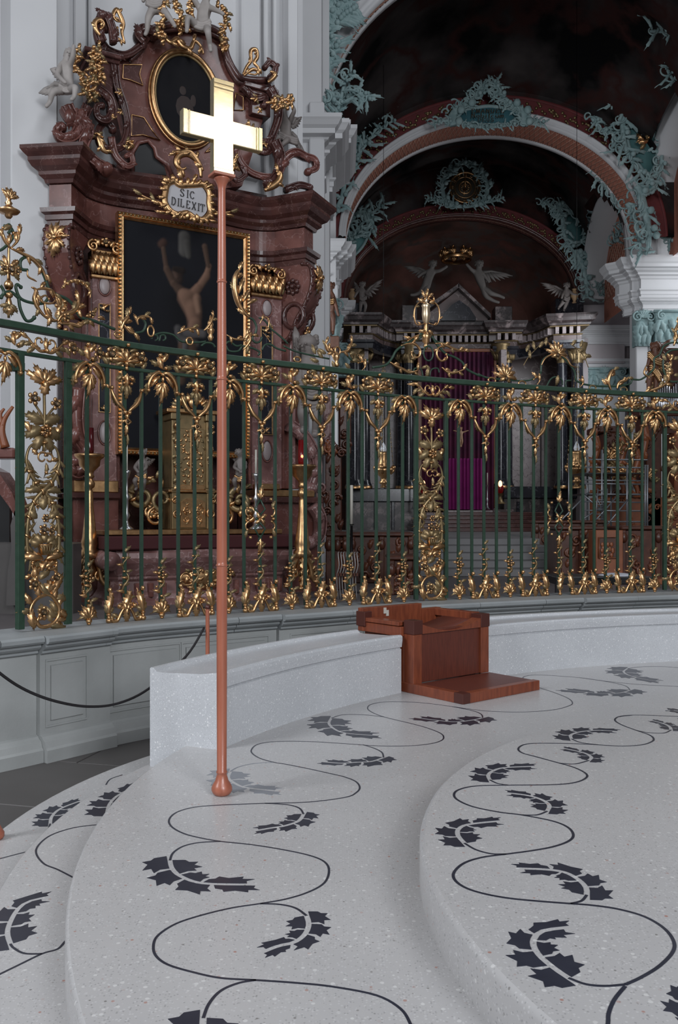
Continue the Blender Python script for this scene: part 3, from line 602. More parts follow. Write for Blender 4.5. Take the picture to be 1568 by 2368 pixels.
FOOTL = om('lyre_foot', _foot3)
# creeper winding up the lower bar
def _creep(mb, H, flower):
    P = [(.018 * math.sin(k * .9), .12 + H * k / 16, .010 + .012 * math.cos(k * .9)) for k in range(17)]; mb.m = 1
    mb.tube(P, [.010 - .007 * i / 16 for i in range(17)], 5); mb.m = 0
    for k in range(2, 16, 2):
        s = 1 if (k // 2) % 2 else -1; lf(mb, P[k][0], P[k][1], s * .8, .055 - .0015 * k, .032, .6, .3, k // 2 % 2, 3, .014, 0, s)
        if k % 4 == 2: mb.ell((P[k][0] - s * .018, P[k][1] + .01, .018), .011, 6, 4)
    if flower:
        for k in range(5): mb.ell((.022 * math.cos(k * 1.26), .12 + H * .72 + .022 * math.sin(k * 1.26), .026), (.012, .012, .008), 6, 4)
        mb.ell((0, .12 + H * .72, .032), .008, 6, 4)
    else: lf(mb, 0, .10, .1, .16, .06, .5, .1, 0, 5, .016)
    lf(mb, 0, .12 + H, .3, .06, .03, .5, .3, 1, 3, .012)
CREEP = om('creeper', lambda mb: _creep(mb, .42, False)); CREEPF = om('creeper', lambda mb: _creep(mb, .27, True))
# diamond interlace at mid height of some bars
def _diam(mb):
    mb.m = 3
    for s in (1, -1):
        for t in (1, -1): mb.tube([(0, t * .17, 0), (s * .05, t * .085, 0), (-s * .04, t * -.01, 0)], .010, 4, 1, True, (0, 0, 1))
    mb.m = 0
    for s in (1, -1):
        for t in (1, -1):
            swirl(mb, (s * .105, t * .075), .055, .028, PI * (.5 if t < 0 else 1.5), s * t * .35, .012, .007, 0, .006, 10)
            lf(mb, s * .12, t * .09, s * (.2 if t > 0 else 2.6), .09, .045, .6, .2, 1, 4, .008, 0, s); lf(mb, 0, 0, s * (.8 if t > 0 else 2.35), .075, .04, .5, .2, 0, 3, .02)
        mb.ell((s * .125, 0, .012), .017); mb.ell((s * .10, .17, .014), .016); mb.ell((s * .10, -.16, .014), .016)
    lf(mb, 0, -.17, PI, .16, .05, .4, .1, 0, 5, .012); lf(mb, 0, .17, .05, .14, .05, .4, .1, 0, 5, .012)
    for s in (1, -1): lf(mb, 0, -.19, PI + s * .7, .06, .035, .5, .1, 0, 3, .012); lf(mb, 0, .18, s * .7, .06, .035, .5, .1, 0, 3, .012)
DIAM = om('diamond_knot', _diam, GM + [IRON])
# tall flower pilaster between two posts: width .28, height ~1.95
def _pil(mb):
    lf = lambda mb, x, y, a, L, W, curl=.5, bend=0., m=0, lobes=4, z=0., tip=0., mir=1: LF0(mb, x, y, a, L * 1.28, W * 1.38, curl, bend, m, lobes, z, tip, mir)
    H = 1.93
    # upper spray and roses
    for a, L in ((0, .10), (.6, .13), (-.6, .13), (1.15, .14), (-1.15, .14)): lf(mb, 0, 1.77, a, L, .055, .6, .1, 0, 4, .02)
    mb.ell((0, 1.76, .03), (.03, .035, .025)); lf(mb, 0, 1.78, PI, .08, .07, .4, 0, 0, 3, .03)
    rose(mb, -.088, 1.655, .050, .02); rose(mb, .092, 1.635, .046, .02, 5, .6)
    mb.m = 1; mb.tube(cr([(0, 1.73, .01), (.004, 1.55, .01), (0, 1.44, .01)], 5), .012, 6); mb.tube(cr([(-.07, 1.62, .0), (-.02, 1.55, .005), (0, 1.50, .01)], 5), .009, 5); mb.tube(cr([(.08, 1.60, .0), (.03, 1.54, .005), (0, 1.48, .01)], 5), .009, 5); mb.m = 0
    for s in (1, -1):
        lf(mb, 0, 1.48, s * .95, .13, .08, .5, .2, 1, 5, .01, 0, s); lf(mb, 0, 1.44, s * 1.75, .13, .08, .5, .2, 1, 5, .01, 0, s); lf(mb, s * .10, 1.40, s * .3, .09, .045, .5, .2, 0, 3, .01, 0, s)
        lf(mb, 0, 1.40, s * 2.4, .12, .07, .5, .2, 1, 4, .008, 0, s)
    for k in range(6): mb.ell((.034 * math.cos(k * PI / 3 + .5), 1.43 + .034 * math.sin(k * PI / 3 + .5), .04), .017, 7, 5)
    rose(mb, 0, 1.43, .022, .045); mb.lathe([(0, 0)], 3) if 0 else None
    mb.ell((0, 1.345, .02), (.026, .010, .02)); mb.m = 1; mb.tube([(0, 1.345, .01), (0, 1.285, .01)], [.010, .016], 6); mb.m = 0
    # ribbon bow in the oval
    swirl(mb, (-.02, 1.235), .045, .02, .3, .9, .010, .006, 0, .02, 14, False); swirl(mb, (.035, 1.235), .038, .02, 2.8, -.9, .010, .006, 0, .02, 14, False)
    lf(mb, -.05, 1.26, -1.2, .05, .03, .6, .2, 0, 3, .02); lf(mb, .05, 1.22, 1.3, .06, .03, .6, .2, 0, 3, .02); lf(mb, .01, 1.20, 2.9, .08, .03, .6, .3, 1, 3, .02); mb.ell((.012, 1.13, .02), .014)
    # two plaited garlands forming an oval above and below a crossing
    for s in (1, -1):
        C = cr([(s * .05, 1.345, .0), (s * .105, 1.31, .0), (s * .132, 1.23, 0), (s * .118, 1.15, 0), (s * .07, 1.07, .005), (0, 1.005, .012 * s), (-s * .065, .93, 0), (-s * .11, .83, 0), (-s * .128, .70, 0), (-s * .124, .57, 0), (-s * .095, .50, 0), (-s * .03, .455, 0)], 5)
        mb.m = 1; n = len(C); mb.tube(C, [.007 + .010 * min(1, i / 20) for i in range(n)], 6, .8, True, (0, 0, 1)); mb.m = 0
        for i in range(10, n - 3, 3):
            t = (C[i + 1] - C[i - 1]); a = math.atan2(t.x, t.y)
            for q in (1, -1): lf(mb, C[i].x, C[i].y, a + q * .45 + (PI if i > 26 else 0) * 0, .085, .022, .4, q * .3, 1, 3, .002)
        for i in range(16, n, 5):
            t = (C[min(i + 1, n - 1)] - C[i - 1]).normalized(); b = V((-t.y, t.x, 0)) * .020
            mb.tube([C[i] - b - t * .010 + V((0, 0, .012)), C[i] + b + t * .010 + V((0, 0, .012))], .011, 6, .6, True, (0, 0, 1))
        lf(mb, s * .02, 1.0, s * 1.35, .11, .05, .6, .3, 1, 4, .01, 0, s)
        lf(mb, s * .01, .505, s * 1.15, .14, .055, .8, .3, 0, 5, .02, 0, s); swirl(mb, (s * .075, .475), .055, .02, PI * (1.2 if s > 0 else 1.8), s * .4, .016, .008, 0, .015, 12)
        P = cr([(s * .07, .44, .01), (s * .10, .40, .015), (s * .085, .36, .012), (s * .115, .31, .012)], 4); mb.tube(P, [.012, .006], 6, .6); lf(mb, s * .10, .40, s * 2.2, .05, .03, .5, .1, 0, 2, .012)
        # fallen leaves of the garland's inside
        for y in (.62, .70, .78, .86): lf(mb, s * (.115 - .0), y, -s * .45, .075, .024, .4, s * -.3, 1, 3, .0)
    # basket with flowers
    mb.m = 0; o = mb.M; mb.M = o @ TR(0, .535, .015) @ RX(-PI / 2); mb.lathe([(.02, 0), (.035, .0), (.052, .07), (.055, .075), (.05, .078)][::1], 12); mb.M = o
    for k in range(-2, 3):
        mb.m = 1; mb.tube([(k * .016, .54, .062), (k * .022 + .016, .605, .066)], .004, 4); mb.tube([(k * .016, .54, .062), (k * .022 - .016, .605, .066)], .004, 4)
    mb.m = 0
    for a in (-1.3, -.7, 0, .7, 1.3): lf(mb, a * .02, .62, a * 1.2, .075, .06, .5, .1, 1, 3, .02)
    rose(mb, -.022, .72, .040, .04); rose(mb, .045, .71, .034, .035, 5, .4); rose(mb, -.002, .80, .032, .035, 6); rose(mb, -.055, .885, .018, .02); rose(mb, .045, .885, .016, .02)
    lf(mb, 0, .86, 0, .10, .07, .5, .1, 1, 4, .005); lf(mb, .05, .80, .9, .08, .06, .5, .1, 1, 4, .005); lf(mb, -.05, .80, -.9, .08, .06, .5, .1, 1, 4, .005)
    # foot: big S scroll with roses
    P = cr([(.015, .455, .01), (-.05, .42, .016), (-.062, .345, .02), (-.01, .27, .02), (.06, .235, .02), (.112, .16, .02), (.11, .08, .02), (.05, .025, .02), (-.03, .02, .02), (-.06, .06, .02), (-.035, .095, .02), (-.005, .08, .02)], 5)
    n = len(P); mb.tube(P, [.009 + .008 * math.sin(PI * i / n) for i in range(n)], 7, .75, True, (0, 0, 1)); mb.ell(P[-1], .018)
    for x, y, a, L, W, m in ((.11, .12, 1.9, .08, .05, 0), (.02, .255, .1, .09, .06, 0), (-.06, .38, -.5, .07, .05, 0), (.085, .05, 2.3, .07, .05, 0), (-.05, .07, .9, .06, .04, 0), (.08, .21, 1.4, .09, .05, 1), (0, .44, .9, .10, .05, 0), (-.03, .42, .4, .09, .05, 0), (-.04, .36, .7, .09, .05, 1), (-.05, .33, -.9, .06, .04, 1), (.0, .27, 1.0, .12, .06, 0), (.06, .24, .35, .15, .06, 0), (.09, .20, -.25, .10, .05, 0), (.05, .24, -1.0, .12, .05, 1), (.11, .15, .2, .09, .05, 0), (.11, .12, -.9, .08, .05, 1), (.10, .08, -1.1, .10, .05, 1), (.08, .05, 1.3, .09, .04, 0), (-.05, .05, -1.1, .08, .05, 0), (-.09, .02, -.3, .12, .05, 0), (.03, .02, 1.6, .14, .05, 1), (-.02, .10, -.3, .07, .05, 1), (.05, .10, 1.2, .06, .04, 1), (.06, .05, -.6, .06, .04, 1)):
        lf(mb, x, y, a, L, W, .6, .25, m, 4, .02)
    rose(mb, -.088, .33, .048, .025); rose(mb, .092, .365, .042, .02, 5, .5)
    P = cr([(.08, .24, .01), (.01, .245, .015), (-.07, .215, .015), (-.11, .15, .015), (-.10, .10, .015)], 5); mb.tube(P, [.010, .016], 7, .7, True, (0, 0, 1)); mb.ell(P[-1], .02)
    for x, y, a in ((-.03, .235, -.5), (-.09, .19, -.9), (-.11, .15, -1.9), (-.10, .10, 2.7)): lf(mb, x, y, a, .085, .045, .5, .2, 1 if x < -.1 else 0, 4, .015)
    rose(mb, -.02, .125, .045, .03)
PIL = om('flower_pilaster', _pil)
# ---- assemble the screen
scr = thing('wrought_iron_screen', 'tall green wrought-iron choir screen with gilded leaves, roses and scrolls on the stone plinth', 'iron screen', (-.4, 7.85, ZP))
def pxr(a, b, n=40): return [a + (b - a) * i / n for i in range(n + 1)]
ZR1, ZR2 = CZ + 1.36, CZ + 1.175
for z, hh, w in ((ZR1, .024, .032), (ZR2, .013, .018)):
    mb = MB(); mb.sweep(sub(-260, 1800, 60), [(-w, z - hh), (w, z - hh), (w + .004, z - hh + .004), (w + .004, z + hh - .006), (w, z + hh), (-w, z + hh), (-w, z - hh)]); mb.obj('top_rail' if hh > .02 else 'lower_rail', IRON, scr)
BARS = [201, 247, 288, 327, 371, 412, 450, 487, 526, 564, 601, 636, 672, 706, 739, 770, 805, 837, 870, 898, 931, 1060, 1091, 1119, 1148, 1177, 1206, 1234, 1262, 1292, 1320, 1348, 1374, 1400, 1428, 1457, 1485, 1511]
YB = {288, 450, 601, 739, 870, 1119, 1234, 1348, 1457}; FB = {201, 371, 526, 672, 805, 931, 1060, 1177, 1292, 1400, 1511}
DB = {601, 1292}
def bar_mb(px, z0, z1, w):
    p, t = fhit(px); n = V((t.y, -t.x, 0)); mb = MB()
    mb.M = MX(((t.x, n.x, 0, p.x), (t.y, n.y, 0, p.y), (0, 0, 1, 0), (0, 0, 0, 1))); mb.bbox(-w, w, -w, w, z0, z1, .002); return mb
for px in BARS:
    if px in DB:
        for z0, z1 in ((ZP + .1, ZP + .66), (ZP + .98, ZR2)): bar_mb(px, z0, z1, .0125).obj('bar', IRON, scr)
    else: bar_mb(px, ZP + .03, ZR2, .0125).obj('bar', IRON, scr)
for px, w in ((46, .024), (154, .016), (161, .014), (962, .019), (1031, .019), (1537, .019), (1600, .019)):
    bar_mb(px, ZP + .02, ZR2, w).obj('post', IRON, scr)
    mb = bar_mb(px + (5 if px in (154, 161, 1031) else -5), ZP + 1.84, ZP + 1.90, w * 1.5); mb.obj('post_bracket', IRON, scr)
for px, x in ((100, .0), (996, 0), (1569, 0)):
    s = 1.0 if px < 900 else 1.0; inst('flower_pilaster', PIL, fm(px, ZP + .005, s=1) @ SCL(1.02 if px < 900 else 1.02, 1.0, 1), scr)
for px in (20, 1567 + 60): pass
for px in BARS:
    if px in YB:
        inst('leaf_spray', SPRAY, fm(px, ZR2 - .012, out=.02) @ SCL(1.18, 1.02, 1.2), scr); inst('scroll_swag', SWAG, fm(px, ZR2 - .01, out=.016) @ SCL(1.04, 1.06, 1.2), scr)
        inst('lyre_foot', FOOTL, fm(px, ZP + .005, out=.016) @ SCL(1.12, 1.25, 1.2), scr); 
        inst('creeper', CREEP, fm(px, ZP, out=.004) @ SCL(1.5, 1.0, 1.2), scr)
        p, t = fhit(px)
        for q in (-.115, .115): inst('rosette', ROSE, fm(px, ZR2 + .095, out=.022) @ TR(q * 1.1, 0, 0) @ RZ(px * .37 + q) @ SCL(1.22), scr)
    elif px in FB:
        if px not in (931, 1060): inst('leaf_cluster', BUD, fm(px, ZR2 + .09, out=.016, rot=.3 * math.sin(px)) @ SCL(1.3), scr)
        inst('hanging_acanthus', FAN, fm(px, ZR2 - .01, out=.018) @ SCL(1.05, 1.12, 1.25), scr)
        if px in DB: inst('acanthus_foot', FOOT, fm(px, ZP + .005, out=.012), scr); inst('creeper', CREEP, fm(px, ZP, out=.004) @ SCL(1.5, 1.0, 1.2), scr)
        else: inst('fan_foot', FOOTF, fm(px, ZP + .005, out=.012) @ SCL(1.15, 1.25, 1.2), scr); inst('creeper', CREEPF, fm(px, ZP, out=.004) @ SCL(1.45, 1.12, 1.2), scr)
    else: inst('acanthus_foot', FOOT, fm(px, ZP + .005, out=.012) @ SCL(1.15 if BARS.index(px) % 4 == 1 else -1.15, 1.32, 1.2), scr)
    if px in DB: inst('diamond_knot', DIAM, fm(px, ZP + .80, out=.004), scr)
inst('hanging_acanthus', FAN, fm(5, ZR2 - .02, out=.018), scr)
for px in (100, 996, 1569):                       # lateral frieze scrolls above each pilaster
    mb = MB(); mb.M = fm(px, ZR2 + .085, out=.018)
    for s in (1, -1):
        P = cr([(0, -.05, .01), (s * .05, -.055, .014), (s * .10, -.02, .014), (s * .15, .03, .012), (s * .20, .035, .01)], 5); mb.tube(P, [.014, .006], 6, .7)
        swirl(mb, (s * .045, .01), .05, .012, -PI / 2, s * .75, .009, .007, 0, .012, 14)
        for x, y, a in ((.05, -.04, 1.1), (.10, -.01, 1.6), (.14, .02, .9), (.19, .03, 1.3), (.16, .0, 2.2), (.08, -.04, 1.9)): lf(mb, s * x, y, s * a, .085, .045, .5, .2, 1 if a > 1.5 else 0, 4, .01, 0, s)
    lf(mb, 0, -.05, 0, .11, .05, .6, 0, 0, 4, .02); mb.ell((0, -.05, .03), .018)
    mb.obj('frieze_scroll', GM, scr)
for px in (-60, -25, 30, 165, 225): inst('rosette' if px % 2 else 'leaf_cluster', ROSE if px % 2 else BUD, fm(px, ZR2 + .09, out=.018), scr)
# ---- cresting above the top rail, scroll by scroll
cur = []
def iron(pts, r=.011, m=IRON, name='iron_scroll', taper=None, ball=0, fl=1.):
    P = cr([ff(x, y, .006) for x, y in pts], 5); mb = MB(); mb.tube(P, [r, taper] if taper else r, 6, fl)
    if ball: mb.ell(P[-1], ball)
    mb.obj(name, m, scr)
def gold(pts, r=.016, t=.005, ball=.014, leaves=3, side=1, L=.09):
    P = cr([ff(x, y, .016) for x, y in pts], 5); mb = MB(); n = len(P)
    mb.tube(P, [max(t, r * math.sin(PI * (.12 + .83 * i / n))) for i in range(n)], 6, .8)
    if ball: mb.ell(P[-1], ball)
    for k in range(leaves):
        i = int((k + .7) * n / (leaves + .6)); i = min(i, n - 2); x, y = px_of(P[i]); d = P[i + 1] - P[i]
        M_ = fm(x, py=y, out=.018); ang = math.atan2(d.x, d.z); o = mb.M; mb.M = M_
        lf(mb, 0, 0, ang + side * .6 * (1 if k % 2 else -1), L, L * .5, .6, .2, k % 3 == 2, 4, .0); mb.M = o
    mb.obj('gilded_scroll', GM, scr)
def px_of(p): return HX + p.x / p.y * F, HY + (CZ - p.z) / p.y * F
def gleaf(x, y, a, L, W=None, m=0, curl=.6, bend=.2):
    mb = MB(); mb.M = fm(x, py=y, out=.02); lf(mb, 0, 0, a, L, W or L * .42, curl, bend, m, 5, 0); mb.obj('gilded_leaf', GM, scr)
def glathe(x, prof, sc=1., m=GOLD, nm='gilded_finial'):
    """turned piece; profile given as (radius px, picture y)"""
    p, t = fhit(x); k = p.y / F; mb = MB(); c = V(((x - HX) * k, p.y, 0))
    mb.lathe([(r * k, CZ - (y - HY) * k) for r, y in prof], 14, c); mb.obj(nm, m, scr)
# great finial over the first pilaster
glathe(20, [(0, 505), (5, 505), (9, 500), (8, 495), (22, 492), (26, 487), (12, 480), (6, 474), (9, 470), (5, 464), (8, 455), (3, 448), (0, 446)])
glathe(20, [(0, 690), (4, 690), (9, 686), (10, 680), (5, 676), (3, 640), (8, 668), (11, 660), (9, 653), (4, 648), (3, 620), (3, 580), (2, 560)])
glathe(20, [(0, 735), (3, 735), (3, 728), (12, 722), (14, 716), (7, 712), (9, 705), (5, 690)])
for a in (-1.0, -.5, 0, .5, 1.0): gleaf(20, 460, a, .085, .04)
for a in (-1.1, 1.1, -.4, .4): gleaf(20, 705, a + PI, .085, .045, 1)
for s in (1, -1):
    for q, yy in ((.6, 618), (1.3, 620), (2.1, 628)): gleaf(20 + 4 * s, yy, s * q, .09, .05, 1 if q > 1 else 0)
mb = MB(); mb.M = fm(20, py=625, out=.03); rose(mb, 0, 0, .045); rose(mb, -.05, .0, .03); rose(mb, .05, .0, .03); mb.obj('rosette', GM, scr)
iron([(8, 522), (24, 528), (30, 545), (20, 562), (2, 578), (-12, 580)]); iron([(18, 540), (24, 530), (20, 520), (12, 524)])
gold([(22, 575), (36, 560), (40, 545), (28, 540)], .013, .006, .012, 2, 1); gold([(22, 575), (10, 560), (2, 540), (4, 528)], .015, .006, .01, 3, -1)
gold([(22, 575), (50, 588), (75, 602), (95, 625), (105, 650)], .018, .006, .0, 5, 1, .08)
iron([(63, 625), (48, 622), (46, 604), (58, 595), (73, 600), (90, 618), (102, 640), (112, 668), (126, 680), (150, 690), (168, 705), (176, 722), (188, 735), (215, 742), (240, 752), (265, 762)], .012)
gold([(60, 625), (62, 640), (75, 648), (82, 652)], .008, .004, .0, 0); 
iron([(0, 660), (8, 675), (2, 688)], .011, ball=.014); iron([(46, 663), (38, 658), (36, 668), (46, 690), (70, 700), (98, 702), (110, 690)], .011, ball=.0); mb = MB(); mb.ell(ff(48, 664), .015); mb.obj('iron_ball', IRON, scr)
iron([(42, 690), (46, 715), (58, 740), (70, 742), (78, 735)], .012, ball=.016); iron([(-4, 690), (20, 674), (42, 690)], .011)
gold([(70, 665), (80, 672), (76, 692), (84, 712), (98, 730), (118, 745)], .017, .006, .0, 4, -1, .08)
gold([(76, 672), (98, 668), (118, 674), (128, 690)], .015, .006, .012, 3, 1, .08)
gold([(128, 690), (118, 702), (96, 700), (92, 690), (102, 684), (110, 692)], .012, .005, .010, 1)
gold([(100, 700), (104, 722), (120, 742), (134, 738)], .016, .005, .0, 3)
gold([(130, 745), (140, 730), (165, 722), (176, 708), (180, 690)], .024, .008, .0, 5, 1, .10)
gold([(135, 748), (160, 750), (182, 755), (190, 742)], .020, .008, .0, 3, -1, .09)
gold([(140, 668), (150, 656), (168, 650), (190, 655), (205, 672), (206, 688)], .017, .006, .008, 4, 1, .06)
for k in range(7): mb = MB(); mb.ell(ff(143 + k * 9, 664 - 14 * math.sin(k / 6 * PI), .025), .014); mb.obj('gilded_bead', GOLD, scr)
gold([(125, 685), (130, 700), (138, 716)], .010, .004, .0, 2, 1, .07)
mb = MB(); mb.M = fm(150, py=735, out=.03); rose(mb, 0, 0, .035); mb.obj('rosette', GM, scr); mb = MB(); mb.M = fm(208, py=728, out=.03); rose(mb, 0, 0, .03); mb.obj('rosette', GM, scr)
for x, y, a in ((195, 732, 1.2), (212, 728, .4), (200, 742, 1.9), (186, 735, -.6), (222, 735, 1.4)): gleaf(x, y, a, .08, .04)
# low scrollwork between
gold([(278, 765), (282, 748), (292, 735), (290, 728)], .020, .006, .0, 4, 1, .09); gold([(283, 750), (298, 768), (312, 772)], .014, .005, 0, 2)
iron([(312, 770), (330, 766), (336, 750), (330, 738)], .010); gold([(318, 752), (315, 740), (325, 733), (340, 733), (352, 740)], .014, .006, .0, 4, 1, .07)
def ring(x, y, rx, ry, m=GOLD, r=.009, rot=0):
    k = fhit(x)[0].y / F; mb = MB(); mb.M = fm(x, py=y, out=.02, rot=rot)
    mb.tube([(rx * k * math.cos(a), ry * k * math.sin(a), 0) for a in [2 * PI * i / 20 for i in range(21)]], r, 6, 1, False, (0, 0, 1)); mb.obj('gilded_ring', m, scr)
ring(346, 767, 8, 12); ring(270, 775, 9, 6); ring(436, 790, 8, 8)
for x0 in (350, 368): iron([(x0, 784 + (x0 - 350) * .3), (x0 + 3, 776), (x0 + 12, 776), (x0 + 14, 784), (x0 + 8, 788)], .008)
iron([(355, 775), (375, 770), (400, 775), (420, 790), (455, 792), (475, 790)], .009); iron([(465, 800), (475, 793), (490, 795), (497, 803)], .009)
gold([(408, 772), (430, 762), (445, 760), (455, 764)], .014, .005, 0, 4, 1, .07); gold([(470, 765), (480, 755), (488, 740), (492, 728)], .016, .005, 0, 4, -1, .06)
glathe(487, [(0, 790), (4, 788), (7, 780), (4, 774), (8, 768), (9, 762), (5, 757), (7, 750), (4, 742), (2, 730), (0, 728)])
gold([(522, 775), (540, 785), (560, 785), (575, 780), (586, 772)], .014, .005, 0, 5, -1, .07)
iron([(520, 797), (530, 790), (545, 800), (558, 798)], .009); iron([(522, 800), (530, 812), (550, 812), (558, 802)], .009)
gold([(575, 735), (560, 720), (548, 700), (541, 672), (541, 645), (548, 628), (554, 625)], .030, .008, 0, 5, 1, .10)
for x, y, a, L in ((555, 705, -.9, .09), (560, 700, .35, .16), (568, 705, .9, .14), (550, 680, .2, .18), (560, 715, 1.6, .08)): gleaf(x, y, a, L, L * .3)
gold([(562, 790), (572, 775), (575, 790), (560, 810)], .022, .006, 0, 3, 1, .09)
iron([(575, 735), (585, 740), (592, 755), (590, 770), (582, 782), (590, 792), (600, 790), (605, 780)], .010); iron([(560, 800), (585, 806), (600, 815), (596, 822)], .009)
iron([(598, 735), (612, 742), (625, 760), (640, 772), (655, 785), (665, 795)], .008); gold([(598, 750), (608, 735), (620, 740), (618, 760)], .010, .004, 0, 3, 1, .05); gold([(606, 770), (615, 780), (622, 790)], .007, .004, .008, 1, 1, .04)
iron([(605, 810), (612, 798), (625, 797), (640, 806), (660, 812)], .009); ring(685, 832, 9, 6)
iron([(655, 800), (680, 812), (720, 822), (760, 830)], .008)
# cup-shaped finial
ring(778, 812, 7, 9); glathe(778, [(0, 850), (4, 850), (7, 843), (4, 838), (5, 832), (8, 826), (6, 820), (4, 814)])
gold([(772, 815), (758, 812), (752, 800), (748, 790)], .020, .006, 0, 4, 1, .08); gold([(784, 815), (800, 812), (808, 800), (812, 790)], .020, .006, 0, 4, -1, .08)
for x, y, a in ((752, 818, -1.4), (745, 828, -1.0), (735, 836, -1.6), (805, 820, 1.2), (812, 834, 1.4), (765, 835, 2.6), (795, 840, 2.2), (728, 820, -.6)): gleaf(x, y, a, .10, .05, 1)
iron([(800, 820), (812, 832), (830, 838), (850, 832)], .009); gold([(835, 857), (842, 848), (838, 838), (826, 840)], .010, .005, .008, 2)
# crown finial over the second pilaster
iron([(860, 850), (890, 845), (905, 830), (915, 812), (930, 800), (945, 790), (960, 783), (975, 772)], .012); iron([(1110, 870), (1080, 855), (1068, 838), (1050, 826), (1030, 818), (1012, 800), (998, 778)], .012)
gold([(900, 838), (912, 846), (930, 855), (945, 862), (962, 858), (966, 848)], .020, .006, .012, 5, 1, .08)
gold([(925, 800), (945, 795), (960, 798), (970, 812), (966, 826), (952, 826), (950, 815)], .015, .006, .013, 3, 1, .06)
gold([(1005, 795), (1020, 795), (1032, 800), (1050, 808), (1068, 812), (1074, 806)], .016, .006, .0, 5, -1, .08)
gold([(1028, 802), (1012, 805), (1008, 822), (1018, 835), (1032, 830), (1030, 820)], .015, .006, .013, 2, -1, .06)
gold([(1020, 850), (1035, 862), (1055, 862), (1075, 852)], .018, .006, .0, 5, 1, .08); gold([(968, 775), (955, 780), (940, 790)], .012, .006, 0, 2)
ring(988, 818, 13, 17, IRON, .009)
glathe(985, [(0, 810), (3, 808), (6, 800), (4, 795), (9, 790), (8, 784), (13, 778), (7, 772), (4, 765), (6, 758), (4, 748)])
glathe(985, [(3, 750), (8, 742), (10, 728), (9, 712), (11, 708), (9, 704), (4, 700), (6, 695), (3, 688), (0, 684)], 1, mat('pale_gilding', (.78, .62, .42), .35, 1.), 'gilded_urn')
for s in (1, -1):
    gold([(985 + s * 4, 748), (985 + s * 22, 752), (985 + s * 29, 735), (985 + s * 27, 712), (985 + s * 16, 698), (985 + s * 4, 692)], .010, .006, .012, 4, s, .05)
    gleaf(985 + s * 3, 690, s * .7, .09, .04); gleaf(985 + s * 5, 700, s * 1.4, .09, .045); gleaf(985 + s * 3, 765, s * 1.9, .08, .045)
    iron([(985 + s * 8, 870), (985 + s * 12, 855), (985 + s * 26, 852), (985 + s * 30, 862)], .008); gleaf(985 + s * 2, 845, s * .9 + PI, .08, .04, 1)
    iron([(985 + s * 6, 775), (985 + s * 26, 790), (985 + s * 50, 795)], .007)
gleaf(985, 688, 0, .10, .045); gleaf(988, 850, PI, .12, .06, 1)
# shell flames, loops and the arched crest
def shell(x, y, s=1.):
    for a, L in ((0, .15), (.45, .15), (-.45, .16), (.95, .15), (-.95, .17), (1.5, .16), (-1.5, .17), (2.3, .09), (-2.3, .09)): gleaf(x, y, a, L * s, .055 * s)
    mb = MB(); mb.M = fm(x, py=y, out=.03); mb.m = 2; mb.ell((0, -.02, 0), (.018, .028, .012)); mb.obj('shell_core', GM, scr)
shell(1168, 872); ring(1135, 880, 10, 6); ring(1205, 888, 10, 6)
iron([(1105, 865), (1120, 872), (1140, 876), (1185, 880), (1220, 880), (1240, 872), (1250, 862)], .010)
iron([(1250, 862), (1252, 840), (1262, 826), (1282, 820), (1300, 826), (1318, 845), (1328, 860), (1332, 880), (1345, 886)], .011)
gold([(1250, 845), (1258, 830), (1272, 822), (1288, 820)], .014, .007, 0, 0); gold([(1295, 822), (1308, 830), (1318, 845), (1330, 850)], .014, .007, 0, 0)
shell(1287, 818, .95)
for x, y, a in ((1225, 830, -.3), (1215, 815, .3), (1235, 810, -.4), (1245, 805, .5), (1260, 800, .0), (1320, 800, .6), (1335, 815, 1.0), (1350, 825, 1.3), (1340, 805, .2)): gleaf(x, y, a, .10, .05, 1)
iron([(1210, 845), (1222, 825), (1238, 808), (1250, 795)], .005, GOLD2); iron([(1360, 850), (1350, 825), (1335, 808), (1318, 795)], .005, GOLD2)
gold([(1240, 890), (1246, 880), (1240, 872), (1232, 878)], .010, .005, .01, 2); gold([(1340, 895), (1346, 886), (1338, 878)], .010, .005, .01, 1)
iron([(1262, 896), (1272, 878), (1284, 872), (1298, 878), (1300, 890)], .009); iron([(1308, 896), (1308, 882), (1320, 880)], .009); gleaf(1288, 868, PI, .12, .06, 1)
ring(1368, 898, 9, 6, GOLD2); ring(1440, 902, 9, 6, GOLD2)
iron([(1345, 888), (1380, 893), (1425, 893), (1455, 888), (1462, 878), (1480, 878), (1500, 865), (1512, 850), (1512, 830), (1525, 820), (1535, 800), (1560, 792), (1580, 800)], .011)
gold([(1412, 905), (1405, 885), (1408, 868), (1415, 857), (1420, 862)], .024, .008, 0, 3, 1, .09); gold([(1425, 900), (1430, 885), (1445, 880), (1452, 872)], .018, .006, 0, 3, -1, .08); gleaf(1402, 890, -1.0, .09, .05)
gold([(1495, 842), (1490, 852), (1488, 865), (1500, 872), (1508, 868)], .012, .005, .01, 2, 1, .05); gold([(1480, 910), (1510, 902), (1535, 890), (1545, 876)], .022, .007, 0, 5, 1, .11)
iron([(1580, 880), (1550, 882), (1535, 860), (1534, 830), (1548, 812), (1572, 808)], .012)
for k in range(12): gleaf(1548 + 9 * math.sin(k * 2.1), 850 + k * 3 - 18 + 20 * math.cos(k * 1.7), k * 1.1, .10, .055, k % 2)
gold([(1556, 800), (1562, 780), (1560, 765), (1568, 745)], .020, .006, 0, 5, 1, .10)
